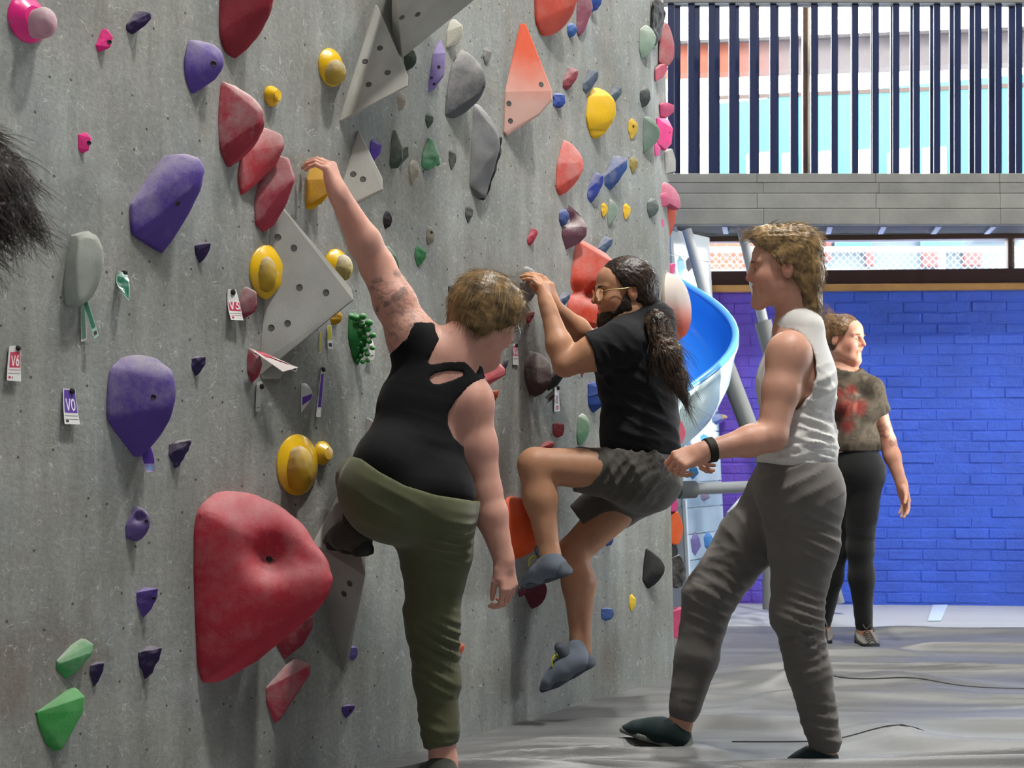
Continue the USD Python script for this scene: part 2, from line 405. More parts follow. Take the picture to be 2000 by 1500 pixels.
def blue_paint(key, edge):
    return mat(key, {
        'tc': ('texture_coordinate', {}), 'sx': ('separate_xyz', {}), 'oi': ('object_info', {}),
        'nz': ('noise_texture', {'scale': 5.0, 'detail': 6.0, 'roughness': 0.6}), 'rr': ('rgb_ramp', {'ramp': [(0.3, (0.86, 0.86, 0.86)), (0.7, (1.1, 1.1, 1.1))]}),
        # the wall was painted purple at its left end, blue along the rest
        'xr': ('map_range', {'from_min': edge - 0.22, 'from_max': edge + 0.3, 'clamp': True}),
        'xn': ('math', {'math_type': 'multiply_add', 'value2': 0.35}),
        'cm': ('mix_color', {'a': lin('#6d4ec4'), 'b': lin('#3c62d6')}),
        'mm': ('mix_color', {'blend_type': 'multiply', 'fac': 1.0}),
        'chip': ('noise_texture', {'scale': 11.0, 'detail': 5.0, 'roughness': 0.7}), 'cr': ('rgb_ramp', {'ramp': [(0.735, (0, 0, 0)), (0.76, (1, 1, 1))]}),
        'mc': ('mix_color', {'b': lin('#b06a4c')}),
        'bz': ('noise_texture', {'scale': 26.0, 'detail': 6.0, 'roughness': 0.75}), 'bp': ('bump', {'strength': 0.8, 'distance': 0.012}),
        'p': ('principled_bsdf', {'roughness': 0.42, 'specular_ior_level': 0.4})},
        [('tc.object', 'sx.vector'), ('sx.x', 'xn.value3'), ('tc.object', 'nz.vector'), ('nz.fac', 'rr.fac'), ('nz.fac', 'xn.value1'), ('xn.value', 'xr.value'), ('xr.result', 'cm.fac'),
         ('cm.result', 'mm.a'), ('rr.color', 'mm.b'), ('tc.object', 'chip.vector'), ('chip.fac', 'cr.fac'), ('mm.result', 'mc.a'), ('cr.color', 'mc.fac'),
         ('mc.result', 'p.base_color'), ('tc.object', 'bz.vector'), ('bz.fac', 'bp.height'), ('bp.normal', 'p.normal')], 'p.BSDF')
BLUE = blue_paint('painted_brick', bpt(bx_of(1565), 0)[0])
MORTAR = BLUE
wb = obj('wall_back', cat_([back_box(XL - 0.6, XR, 0 - 0.02, ZW0, -0.0035, 0.25)]), MORTAR, kind='structure', label='blue and purple painted brick wall under the window strip')
COURSE, BLEN = 0.0662, 0.206
rb = np.random.default_rng(3)
rows = int(ZW0 / COURSE)
def brick_mesh(x0, x1, zz0, zz1):
    o = 0.0 + rb.uniform(-0.0025, 0.0035)
    m = back_box(x0 + rb.uniform(0.000, 0.0012), x1 - rb.uniform(0.000, 0.0012), zz0 + rb.uniform(0.001, 0.004), zz1 - rb.uniform(0.001, 0.004), o, 0.016, 0.0055)
    m.vertices += rb.normal(0, 0.0010, m.vertices.shape)
    return m
xa, xb = bx_of(1400), bx_of(2012)
rest = []
count = 0
for r in range(rows):
    zz0 = ZW0 - (r + 1) * COURSE
    x = xa - 0.6 - (0.5 * BLEN if r % 2 else 0) - rb.uniform(0, 0.03)
    while x < XR:
        m = brick_mesh(x, min(x + BLEN, XR), max(zz0, 0.0), zz0 + COURSE)
        if x + BLEN > xa and x < xb and count < 300:
            obj('brick', m, BLUE, wb); count += 1
        elif x > xb - BLEN and x < xb + 0.8 or x < xa:
            rest.append(m)
        x += BLEN
obj('brick_field', cat_(rest), BLUE, wb, kind='stuff')

OAK = plain('ledge_wood', '#b98a52', 0.5, 0.4, vary=0.2, vscale=9)
obj('trim_1', back_box(XL - 0.6, XR, ZW0, ZW1, 0.055, 0.12, 0.004), OAK, kind='structure', label='light wooden ledge along the top of the blue bricks')
SILLD = plain('sill_paint', '#3a2422', 0.6, 0.3)
obj('trim_2', back_box(XL - 0.6, XR, ZW1, ZW2, 0.02, 0.14, 0.004), SILLD, kind='structure', label='dark brown window sill above the wooden ledge')

# windows: panes, mullions, frame
GLASS = mat('pane_glass', {'f': ('fresnel', {'IOR': 1.45}), 't': ('transparent_bsdf', {'color': (0.97, 0.985, 0.98)}), 'g': ('glossy_bsdf', {'color': (1, 1, 1), 'roughness': 0.02}), 'm': ('mix_closure', {})},
            [('f.fac', 'm.fac'), ('t.BSDF', 'm.closure1'), ('g.BSDF', 'm.closure2')], 'm.closure')
FRAME = plain('frame_paint', '#4a3428', 0.5, 0.4)
CREAM = plain('frame_cream', '#e6ddc8', 0.6, 0.3)
def window(name, zz0, zz1, mull, label):
    w = thing(name, label, None, kind='structure')
    xs = [XL - 0.6] + mull + [XR]
    for a, b in zip(xs[:-1], xs[1:]):
        obj('pane', back_box(a + 0.012, b - 0.012, zz0 + 0.01, zz1 - 0.01, -0.06, 0.006), GLASS, w)
    for m_ in mull:
        obj('mullion', back_box(m_ - 0.014, m_ + 0.014, zz0, zz1, -0.03, 0.09, 0.003), FRAME, w)
        obj('mullion_reveal', back_box(m_ + 0.015, m_ + 0.033, zz0, zz1, -0.06, 0.07, 0.003), CREAM, w)
    obj('window_head', back_box(XL - 0.6, XR, zz1, zz1 + 0.03, -0.02, 0.10, 0.003), FRAME, w)
window('window_1', ZW2, ZB0, [bx_of(1588), bx_of(1976), bx_of(1976) + 1.25], 'low window strip with dark mullions above the blue wall')
w3 = thing('window_3', 'side window near the back', None, kind='structure')
obj('pane', box((6.3, (SY0 + SY1) / 2, (SZ0 + SZ1) / 2), (0.006, SY1 - SY0, SZ1 - SZ0)), GLASS, w3)
window('window_2', 2.50, 4.35, [bx_of(1574), bx_of(1985), bx_of(1985) + 1.25], 'tall bright window behind the upper railing')
obj('wall_back', cat_([back_box(XL - 0.6, XR, ZB0 + 0.03, 2.50, 0.0, 0.25), back_box(XL - 0.6, XR, 4.38, CEIL, 0.0, 0.25), box(bpt(XL - 2.9, CEIL / 2, -0.12), (4.6, 0.24, CEIL), BRZ), box(bpt(XR + 1.0, CEIL / 2, -0.12), (2.0, 0.24, CEIL), BRZ)]), plain('header_paint', '#55575a', 0.8), kind='structure', label='grey wall between and above the windows')

# --- mezzanine edge: stacked planks, and the railing of bars above
BF, BK = 8.86, 9.22
def ubx(u, d): return (u - CX) / F * d
mz = thing('mezzanine_edge', 'grey beam of stacked horizontal planks under the bar railing', 'beam')
PLANK = [plain(f'plank_grey_{i}', c, 0.6, 0.3, vary=0.18, vscale=5, bump=0.2, bscale=30) for i, c in enumerate(('#7c7c76', '#787873', '#80807a'))]
rows_v = [338, 357.5, 378.5, 408.5, 440]
zz = [px(1000, v, BF)[2] for v in rows_v]
xl, xr = ubx(1180, BF), 3.9
for i in range(4):
    joints = [xl, ubx(1478 + 12 * (i % 2), BF), ubx(1710 + 6 * (i % 2), BF), ubx(1952, BF), xr]
    for j in range(4):
        o = -0.007 * i
        obj('plank', box(((joints[j] + joints[j + 1]) / 2, BF + 0.03 + o, (zz[i] + zz[i + 1]) / 2 + 0.0006 * (j % 2)), (joints[j + 1] - joints[j] - 0.0006, 0.06, zz[i] - zz[i + 1] - 0.003), 0, 0.003), PLANK[i % 3], mz)
obj('deck', box(((xl + xr) / 2, (BF + BK) / 2 + 0.05, zz[4] + 0.035), (xr - xl, BK - BF + 0.02, 0.05)), plain('deck_under', '#2d3034', 0.7), mz)
obj('deck_top', box(((xl + xr) / 2, (BF + BK) / 2 + 0.05, zz[0] - 0.03), (xr - xl, BK - BF - 0.02, 0.04)), PLANK[1], mz)
for u in (1327, 1428, 1636, 1742, 1850, 1958):
    obj('bracket', bar((ubx(u, BF) - 0.03, BF + 0.06, zz[4] + 0.004), (ubx(u, BF) + 0.02, BK, zz[4] + 0.002), 0.03, 0.012), plain('bracket_steel', '#8c95a8', 0.45, metallic=0.6), mz)

NAVY = plain('bar_navy', '#1d2646', 0.34, 0.5)
ZTOPS = (px(1000, 6, BF)[2], px(1000, 11, BK)[2])
for which, (dd, lab) in enumerate(((BF + 0.015, 'dark navy railing of upright bars along the mezzanine edge'), (BK + 0.02, 'second navy bar railing just behind the front one'))):
    rl = thing('railing', lab, 'railing')
    sp = 0.1183
    x0 = ubx(1630, dd)
    zb = zz[0]; ztop = ZTOPS[which]
    for k in range(-9, 16):
        x = x0 + k * sp
        if x > 3.8: break
        obj('bar', box((x, dd, (zb + ztop) / 2), (0.038, 0.016, ztop - zb), 0, 0.003), NAVY, rl)
    obj('top_rail', box(((xl + xr) / 2, dd, ztop + 0.025), (xr - xl, 0.05, 0.05), 0, 0.004), plain('rail_grey', '#6c6b68', 0.5), rl)

# --- outside: street seen through the windows
OUT = 0.0
obj('street', box((6, 30, -0.06), (60, 40, 0.1)), plain('asphalt', '#9a9a98', 0.9), kind='structure', label='pale street outside the windows')
# red brick shop with a pale strip at the left, teal front on the right
D1 = 17.0
shop = thing('brick_shop', 'orange red brick building with pale and teal shop windows outside', 'building')
REDB = mat('far_brick', {'tc': ('texture_coordinate', {}), 'mp': ('mapping', {'rotation': (math.pi / 2, 0, 0)}), 'b': ('brick_texture', {'color1': lin('#8a442c'), 'color2': lin('#783624'), 'mortar': lin('#8f6d5f'), 'scale': 4.0, 'mortar_size': 0.012}), 'p': ('principled_bsdf', {'roughness': 0.85})},
           [('tc.object', 'mp.vector'), ('mp.vector', 'b.vector'), ('b.color', 'p.base_color')], 'p.BSDF')
zt = px(1000, 446, D1)[2]
xm = ubx(1565, D1)
obj('wall', box((xm - 1.8, D1 + 2, zt / 2 + 0.1), (3.6, 4.0, zt + 0.2)), REDB, shop)
obj('wall', box((xm + 2.6, D1 + 2, zt / 2 + 0.1), (5.2, 4.0, zt + 0.2)), plain('shop_grey_blue', '#54606a', 0.7, vary=.2, vscale=1.5), shop)
for u0, u1, v0, v1 in ((1600, 1622, 448, 512), (1690, 1705, 490, 520), (1715, 1790, 446, 462), (1800, 1835, 490, 522), (1880, 1915, 492, 520), (1900, 1990, 446, 470)):
    obj('brick_pier', box((ubx((u0 + u1) / 2, D1), D1 - 0.02, px(0, (v0 + v1) / 2, D1)[2]), ((u1 - u0) / F * D1, 0.08, (v1 - v0) / F * D1), 0, 0.008), plain('pier_pink', '#6a3c3a', 0.8), shop)
TEAL = plain('shop_teal', '#3c5f60', 0.3, 0.5)
for u0, u1, c in ((1628, 1700, 0), (1795, 1880, 0)):
    obj('window', box((ubx((u0 + u1) / 2, D1), D1 - 0.03, px(0, 468, D1)[2]), ((u1 - u0) / F * D1, 0.1, 40 / F * D1), 0, 0.01), TEAL, shop)
obj('plinth', box((ubx(1680, D1), D1 - 0.05, px(0, 528, D1)[2] - 1.2), (9.0, 0.1, 2.4)), plain('shop_plinth', '#c9cdd4', 0.8), shop)
# cyan sign wall
D2 = 24.0
sgn = thing('sign_building', 'long cyan facade with blocky white sign letters outside the window', 'building')
def opx(u, v, d): return px(u, v, d)
CY = plain('cyan_cladding', '#256a6d', 0.5, 0.4)
a_, b_ = opx(1335, 216, D2 + 1.6), opx(2100, 187, D2 - 1.0)
tvec = (b_ - a_) * np.array([1, 1, 0]); L_ = np.linalg.norm(tvec); tvec /= L_
rz = math.atan2(tvec[1], tvec[0])
zc = (a_[2] + b_[2]) / 2
obj('facade', box((a_ + b_) / 2 * np.array([1, 1, 0]) + np.array([0, 0, zc / 2 + 0.05]), (L_, 1.2, zc + 0.1), rz), CY, sgn)
obj('coping', bar(a_ + UP * 0.05 - np.array([0, 0.65, 0]), b_ + UP * 0.05 - np.array([0, 0.65, 0]), 0.05, 0.07), plain('coping_metal', '#33261f', 0.7), sgn)
WHT = plain('sign_white', '#f4f6f4', 0.5)
n2 = np.array([tvec[1], -tvec[0], 0])
for u0, u1, v0 in ((1459, 1466, 302), (1484, 1506, 298), (1528, 1546, 300), (1550, 1556, 299), (1600, 1626, 296), (1676, 1704, 293), (1734, 1742, 300), (1757, 1780, 291), (1801, 1818, 290), (1835, 1848, 288)):
    pc = on_plane((u0 + u1) / 2, (v0 + 345) / 2, (a_ + b_) / 2, n2, 0.66)
    w_ = (u1 - u0) / F * pc[1]; h_ = (345 - v0) / F * pc[1]
    obj('sign_letter', box(pc, (w_, 0.08, h_), rz, 0.012), WHT, sgn)
obj('parapet', box(opx(1300, 265, D2 - 1.2), (1.3, 0.3, 2.4), rz), WHT, sgn)
# canopy beam and its post outside
cb1 = thing('canopy_beam', 'rust and grey steel beam crossing outside the upper window', 'beam')
RUST = mat('rust_beam', {'tc': ('texture_coordinate', {}), 'sx': ('separate_xyz', {}), 'mr': ('map_range', {'from_min': ubx(1420, 13.5), 'from_max': ubx(1560, 13.5), 'clamp': True}), 'mx': ('mix_color', {'a': lin('#83432b'), 'b': lin('#69605c')}), 'p': ('principled_bsdf', {'roughness': 0.7})},
           [('tc.object', 'sx.vector'), ('sx.x', 'mr.value'), ('mr.result', 'mx.fac'), ('mx.result', 'p.base_color')], 'p.BSDF')
p0, p1 = opx(1240, 124, 14.2), opx(2120, 92, 13.0)
obj('girder', bar(p0, p1, 0.22, 0.27), RUST, cb1)
obj('top_flange', bar(p0 + UP * 0.14, p1 + UP * 0.14, 0.34, 0.03), plain('beam_grey', '#4c4644', 0.7), cb1)
for u in (1262, 2080):
    q = opx(u, 110, 13.6); obj('post', bar((q[0], 13.62, 0.0), (q[0], 13.62, q[2]), 0.16), plain('beam_grey', '#4c4644', 0.7), cb1)
# chain link fence
DF = 12.2
fn = thing('chain_link_fence', 'pale chain link fence with a top rail outside the low window', 'fence')
WIRE = plain('galvanised_wire', '#d6dcdf', 0.4, 0.5, metallic=0.3)
fz0, fz1 = 1.1, px(0, 487, DF)[2]
fx0, fx1 = ubx(1370, DF), ubx(2060, DF)
wires = []
pitch = 0.0565
n_ = int((fx1 - fx0) / pitch)
hgt = fz1 - 2.02
for i in range(n_ + 24):
    for s in (1, -1):
        xA = fx0 + (i - 12) * pitch if s == 1 else fx0 + (i + 12 - 12) * pitch
        a0 = np.array([xA, DF + 0.004 * s, 2.02]); b0 = np.array([xA + s * hgt, DF + 0.004 * s, fz1])
        for P_, Q_ in ((a0, b0),):
            if min(P_[0], Q_[0]) > fx1 or max(P_[0], Q_[0]) < fx0: continue
            wires.append(bar(P_, Q_, 0.0042))
obj('wire_mesh', cat_(wires), WIRE, fn, kind='stuff')
obj('top_rail', tube([(fx0 - 0.3, DF, fz1), (fx1, DF, fz1)], 0.021, 10), plain('fence_rail', '#eef3f3', 0.4), fn, smooth=40)
for u in (1578, 1842, 2010):
    obj('post', tube([(ubx(u, DF), DF + 0.03, 0.0), (ubx(u, DF), DF + 0.03, fz1)], 0.026, 10), plain('fence_rail', '#eef3f3', 0.4), fn, smooth=40)
obj('kerb', box(((fx0 + fx1) / 2, DF + 0.1, 1.0), (fx1 - fx0, 0.14, 2.0)), plain('fence_wall', '#c8d0dc', 0.8), fn)

# --- children's panel wall behind the spiral slide
kw = thing('kids_climbing_wall', 'pale blue grey panelled children\'s climbing wall beside the blue slide', 'climbing wall')
KA, KB = px(1338, 1182, F * CAMH / 332), None
KD = np.array([0.56, 0.83, 0]); KD /= np.linalg.norm(KD)
KN0 = np.array([KD[1], -KD[0], 0.0])
KN = KN0 + UP * 0.055; KN /= np.linalg.norm(KN)
KUP = np.cross(KN, KD); KUP = KUP if KUP[2] > 0 else -KUP
KA = px(1349, 1182, 9.0); KA[2] = 0.0
KPAN = [plain(f'kids_panel_{i}', c, 0.45, 0.4, vary=0.12, vscale=6) for i, c in enumerate(('#b4cbd8', '#c0d4e0', '#a9c2d2'))]
kw_w = 0.49
vs = [1182, 1142, 1090, 1040, 989, 940, 917 - 26, 842, 793, 700, 600, 511, 462]
tz = [0.0]
for v in vs[1:]:
    p = on_plane(1380, v, KA, KN); tz.append((p - KA) @ KUP)
for i in range(len(tz) - 1):
    for j, (x0, x1) in enumerate(((-0.02, kw_w),)):
        q = [KA + KD * x + KUP * t for x, t in ((x0, tz[i] + 0.003), (x1, tz[i] + 0.003), (x1, tz[i + 1] - 0.003), (x0, tz[i + 1] - 0.003))]
        obj('panel', prism(q, -KN * 0.02), KPAN[(i * 2 + j) % 3] if i < 9 else plain('kids_white', '#eef3f5', 0.4, 0.4), kw)  # top panels near-white: sunlight on the same panelling put into the colour
q = [KA + KD * x + KUP * t - KN * 0.021 for x, t in ((-0.02, 0), (kw_w, 0), (kw_w, tz[-1]), (-0.02, tz[-1]))]
obj('frame', prism(q, -KN * 0.05), plain('kids_frame', '#dfe9ee', 0.5), kw)
q = [KA + KD * x + KUP * t for x, t in ((-0.30, 0.0), (-0.03, 0.0), (-0.03, 0.62), (-0.30, 0.62))]
obj('side_panel', prism(q, -KN * 0.05), plain('kids_side', '#6d7178', 0.6), kw)
obj('edge_strip', bar(KA - KD * 0.03 + KN * 0.012, KA - KD * 0.03 + KUP * 0.66 + KN * 0.012, 0.02), plain('kids_frame', '#dfe9ee', 0.5), kw)

# --- blue and white spiral slide
sl = thing('spiral_slide', 'spiral slide with glossy blue inside and white outside', 'slide')
AX, AY = ubx(1208, 8.2), 8.2
prof_in = np.array([(0.615, 0.0), (0.600, -0.02), (0.594, -0.10), (0.575, -0.20), (0.53, -0.29), (0.45, -0.345), (0.37, -0.36), (0.28, -0.34), (0.21, -0.28), (0.175, -0.2), (0.165, -0.12), (0.16, -0.05)])
prof_out = np.array([(0.632, 0.0), (0.637, -0.03), (0.628, -0.045), (0.612, -0.11), (0.593, -0.21), (0.545, -0.305), (0.455, -0.362), (0.37, -0.378), (0.275, -0.357), (0.20, -0.29), (0.16, -0.205), (0.148, -0.12), (0.143, -0.05)])
th = np.linspace(-2.9, 4.2, 110)
def spiral(prof):
    v = [[AX + r * math.cos(t), AY + r * math.sin(t), 1.614 + 0.325 * t + z] for t in th for r, z in prof]
    k = len(prof); f = []
    for i in range(len(th) - 1):
        for j in range(k - 1):
            a = i * k + j
            f += [[a, a + 1, a + k + 1], [a, a + k + 1, a + k]]
    return trimesh.Trimesh(v, f, process=False)
obj('chute', spiral(prof_in), plain('slide_blue', '#1f6fd0', 0.25, 0.5, coat=0.4), sl, smooth=True)
obj('shell', spiral(prof_out), plain('slide_white', '#d5f0f0', 0.18, 0.5, coat=0.5), sl, smooth=True)
lip = [[AX + 0.618 * math.cos(t), AY + 0.618 * math.sin(t), 1.614 + 0.325 * t] for t in th]
obj('rim', tube(lip, 0.020, 10), plain('slide_rim', '#5fa9e6', 0.2, 0.5, coat=0.4), sl, smooth=True)
obj('post', tube([(AX, AY, 0), (AX, AY, 3.1)], 0.05, 16), plain('pole_grey', '#878a8d', 0.5), sl, smooth=40)

# --- grey padded steel frame in front of the back wall
fr = thing('pole_frame', 'grey steel pole frame with foam padding beside the slide', 'frame')
POLE = plain('pole_grey', '#878a8d', 0.5)
PAD = plain('foam_pad', '#6a6b6c', 0.85)
DP = 8.75
def leg_at(u0, v0, u1, v1, d0, d1, r, name, m_):
    obj(name, tube([px(u0, v0, d0), px((u0 + u1) / 2, (v0 + v1) / 2, (d0 + d1) / 2), px(u1, v1, d1)], r, 16), m_, fr, smooth=40)
leg_at(1341, 449, 1412, 700, 8.8, 8.75, 0.030, 'leg', POLE)
leg_at(1413, 703, 1462, 832, 8.75, 8.7, 0.052, 'pad', PAD)
leg_at(1462, 832, 1590, 1180, 8.7, 8.6, 0.030, 'leg', POLE)
leg_at(1449, 449, 1494, 640, 8.95, 8.95, 0.030, 'leg', POLE)
leg_at(1490, 628, 1520, 742, 8.95, 8.95, 0.050, 'pad', PAD)
leg_at(1518, 738, 1640, 1178, 8.95, 8.95, 0.030, 'leg', POLE)
leg_at(1334, 956, 1500, 949, 8.05, 8.3, 0.031, 'crossbar', POLE)
leg_at(1325, 957, 1357, 956, 8.04, 8.08, 0.046, 'pad', PAD)
leg_at(1426, 1008, 1500, 925, 8.3, 8.5, 0.028, 'brace', plain('brace_white', '#c8d4d8', 0.4))
leg_at(1500, 949, 1500, 1190, 8.31, 8.31, 0.030, 'leg', POLE)

# --- strip of tape on the far mat
tp = [ground(1812, 1213), ground(1838, 1213), ground(1851, 1182), ground(1822, 1182)]
tz_ = [(x, y, floor_z(x, y) + 0.004) for x, y, _ in tp]
obj('tape_strip', prism(np.array(tz_), (0, 0, 0.002)), plain('tape_white', '#cfe0ee', 0.4), label='pale strip of tape on the far mat by the blue wall', cat='tape')

# --- ceiling lamps; the last four are added lights with made-up housings
LAMP_LABELS = ('short ceiling lamp beside the left part of the climbing wall', 'short ceiling lamp beside the far part of the climbing wall', 'long added ceiling lamp that brightens the blue wall end', 'added fill lamp closest to the near end of the climbing wall', 'long added fill lamp by the right wall', 'long added fill lamp nearest the rear wall')
LAMPM = plain('lamp_housing', '#d8d8d8', 0.5)
for i, (x, y, w, l, e) in enumerate(LAMPS):
    lp = thing('ceiling_lamp', LAMP_LABELS[i], 'lamp', group='ceiling lamps over the mats')
    obj('housing', box((x, y, CEIL - 0.06), (w + 0.06, l + 0.06, 0.10)), LAMPM, lp)
    L = UsdLux.RectLight.Define(stage, lp.GetPath().AppendChild('tube_light'))
    L.AddTranslateOp().Set(Gf.Vec3d(x, y, CEIL - 0.12))
    L.CreateWidthAttr(w); L.CreateHeightAttr(l)
    L.CreateIntensityAttr(e * LAMP_GAIN / (w * l) / math.pi)
    L.CreateColorAttr(Gf.Vec3f(1.0, 0.97, 0.92))
# ================================================================== holds
_SPH = np.array(trimesh.creation.icosphere(1).vertices)
def hull_of(points, r):
    P = np.asarray(points, float)
    V = (P[:, None, :] + _SPH[None] * r).reshape(-1, 3)
    return m3.Manifold.hull_points(V)

def to_tri(man):
    me = man.to_mesh()
    return trimesh.Trimesh(np.array(me.vert_properties[:, :3], float), np.array(me.tri_verts), process=True)

def finish(man, p0, n, size, detail=13, rounds=10, rough=0.0, rscale=40.0, seed=0, crisp=False, soft=0):
    """Refines, softens and roughens a solid that stands on the plane (p0, n), and cuts it there."""
    if soft and not crisp:       # mirrored in the wall while it is smoothed, so that its foot keeps its outline
        R = np.eye(3) - 2 * np.outer(n, n)
        M = np.hstack([R, (2 * (p0 @ n) * n)[:, None]])
        man = man + man.transform(M)
    man = man.refine_to_length(size / detail) if not crisp else man
    t = to_tri(man)
    if rounds and not crisp:
        trimesh.smoothing.filter_taubin(t, lamb=0.55, nu=0.52, iterations=rounds)
    if soft and not crisp:
        ax = np.stack([np.cross(UP, n) / np.linalg.norm(np.cross(UP, n)), UP, n])
        a = (np.array(t.vertices) - p0) @ ax.T
        trimesh.smoothing.filter_laplacian(t, lamb=0.5, iterations=soft)
        b = (np.array(t.vertices) - p0) @ ax.T
        k = np.ptp(a, axis=0) / np.ptp(b, axis=0)
        b = (b - (b.max(0) + b.min(0)) / 2) * k + (a.max(0) + a.min(0)) / 2
        t.vertices = p0 + b @ ax
    v = np.array(t.vertices)
    if rough:
        nn = np.array(t.vertex_normals)
        v = v + nn * ((meshkit.fbm(v * rscale, 3, seed) - 0.5) * 2 * rough)[:, None]
    f = np.array(t.faces)
    h = (v - p0) @ n
    if soft and not crisp:
        f = f[(h[f] > -0.02).any(1)]
    low = h < -0.002
    v[low] -= n * (h[low] + 0.002)[:, None]
    t = trimesh.Trimesh(v, f, process=False)
    t.remove_unreferenced_vertices()
    return t

def wall_points(base, top, p0=None, n=None, feet=True):
    pts = [on_plane(u, v, p0, n) for u, v in base]
    for q in top:
        a, b = lifted(q[0], q[1], q[2], p0, n)
        pts.append(a)
        if feet:
            pts.append(b)
    return np.array(pts)

def socket(parent, mesh, u, v, r=0.008, m_=None):
    """A recessed bolt hole where the ray through (u, v) meets the mesh."""
    d = np.array([(u - CX) / F, 1.0, -(v - HOR) / F]); d /= np.linalg.norm(d)
    o = np.array([0, 0, CAMH])
    tri = mesh.triangles
    e1, e2 = tri[:, 1] - tri[:, 0], tri[:, 2] - tri[:, 0]
    hh = np.cross(d, e2); a = (e1 * hh).sum(1); a[np.abs(a) < 1e-14] = 1e-14
    s = o - tri[:, 0]; uu = (s * hh).sum(1) / a; qq = np.cross(s, e1); w = (qq @ d) / a; t = (e2 * qq).sum(1) / a
    ok = (uu >= 0) & (w >= 0) & (uu + w <= 1) & (t > 0.1)
    if not ok.any():
        return
    k = np.where(ok)[0][np.argmin(t[ok])]
    p = o + d * t[k]
    nrm = np.cross(e1[k], e2[k]); nrm /= np.linalg.norm(nrm)
    if nrm @ d > 0: nrm = -nrm
    a_ = np.cross(nrm, UP if abs(nrm[2]) < 0.9 else np.array([1.0, 0, 0])); a_ /= np.linalg.norm(a_); b2 = np.cross(nrm, a_)
    ang = np.arange(12) * math.pi / 6
    rings = [(r * 1.18, 0.0002), (r, 0.0012), (r * 0.8, 0.0004), (r * 0.55, 0.0003)]
    vs = [p + nrm * z + rr * (math.cos(t_) * a_ + math.sin(t_) * b2) for rr, z in rings for t_ in ang] + [p + nrm * 0.0003]
    f = []
    for i in range(3):
        for j in range(12):
            q = [i * 12 + j, i * 12 + (j + 1) % 12, (i + 1) * 12 + (j + 1) % 12, (i + 1) * 12 + j]
            f += [[q[0], q[1], q[2]], [q[0], q[2], q[3]]]
    f += [[36 + j, 36 + (j + 1) % 12, 48] for j in range(12)]
    obj('bolt_hole', trimesh.Trimesh(np.array(vs), f, process=False), m_ or plain('bolt_dark', '#191818', 0.5), parent)

HN = [0]
def hold(label, color, base, top, r=0.006, chalk=0.35, rough=0.0, rs=40, rounds=10, holes=(), name='climbing_hold', extra=None, dents=(), p0=None, n=None, group=None, detail=13, crisp=False, hr=0.007, gloss=0.62, feet=True, soft=None):
    HN[0] += 1
    P0, N = (W0 if p0 is None else p0), (WN if n is None else n)
    pts = wall_points(base, top, P0, N, feet)
    man = hull_of(pts, r)
    size = np.ptp(pts, axis=0).max()
    if extra:
        for eb, et, er in extra:
            q = wall_points(eb, et, P0, N, feet)
            man = man + hull_of(q, er)
    t = finish(man, P0, N, max(size, 0.03), detail, rounds, rough, rs, HN[0], crisp, (7 if rounds >= 8 else 0) if soft is None else soft)
    v = np.array(t.vertices)
    for (du, dv, rad, depth) in dents:      # hollows for the fingers, pressed into the face
        uv = project(v); nn = np.array(t.vertex_normals)
        w = np.exp(-((uv[:, 0] - du) ** 2 + (uv[:, 1] - dv) ** 2) / rad ** 2) * (nn[:, 1] < 0.1)
        dirn = (nn * w[:, None]).sum(0); dirn /= np.linalg.norm(dirn) + 1e-9
        v = v - dirn * (w * depth)[:, None]
        hh = (v - P0) @ N; lo = hh < -0.002; v[lo] -= N * (hh[lo] + 0.002)[:, None]
    t = trimesh.Trimesh(v, t.faces, process=False)
    x = thing(name, label, 'climbing hold' if name != 'wall_volume' else 'volume', group=group)
    obj('body', t, hold_mat(color, chalk, gloss) if isinstance(color, str) else color, x, smooth=False if crisp else 50)
    for h in holes:
        socket(x, t, h[0], h[1], h[2] if len(h) > 2 else hr)
    return x, t

def small(style, label, color, u0, v0, u1, v1, **kw):
    w, h = u1 - u0, v1 - v0
    U = lambda a: u0 + a * w
    V = lambda b: v0 + b * h
    if style == 'wedge':       # flat lip on top, tapering to a point below
        base = [(U(0.02), V(.2)), (U(0.05), V(.55)), (U(.3), V(.97)), (U(.4), V(.06))]
        top = [(U(.98), V(.08), U(.5)), (U(.9), V(.4), U(.5)), (U(.55), V(.8), U(.38))]
    elif style == 'dome':
        base = [(U(0.03), V(.25)), (U(0.0), V(.6)), (U(.2), V(.98)), (U(.3), V(.03))]
        top = [(U(.98), V(.38), U(.5)), (U(.95), V(.6), U(.5)), (U(.72), V(.1), U(.42)), (U(.7), V(.85), U(.42))]
    elif style == 'finger':    # slanted, its free end up and out
        base = [(U(0.02), V(.62)), (U(0.03), V(.85)), (U(.25), V(1)), (U(.22), V(.45))]
        top = [(U(.6), V(.03), U(.4)), (U(.97), V(.12), U(.5)), (U(.97), V(.35), U(.5)), (U(.6), V(.75), U(.35))]
    elif style == 'chip':      # upright sliver
        base = [(U(0.05), V(.15)), (U(0.0), V(.55)), (U(.3), V(1)), (U(.4), V(0))]
        top = [(U(1), V(.3), U(.7)), (U(.92), V(.62), U(.66))]
    elif style == 'block':
        base = [(U(0.0), V(.12)), (U(0.0), V(.8)), (U(.35), V(.98)), (U(.4), V(0.02))]
        top = [(U(.97), V(.14), U(.55)), (U(1), V(.55), U(.58)), (U(.8), V(.86), U(.5))]
    kw.setdefault('r', 0.003); kw.setdefault('detail', 9); kw.setdefault('rounds', 5); kw.setdefault('rough', 0.0025); kw.setdefault('rs', 70)
    return hold(label, color, base, top, **kw)

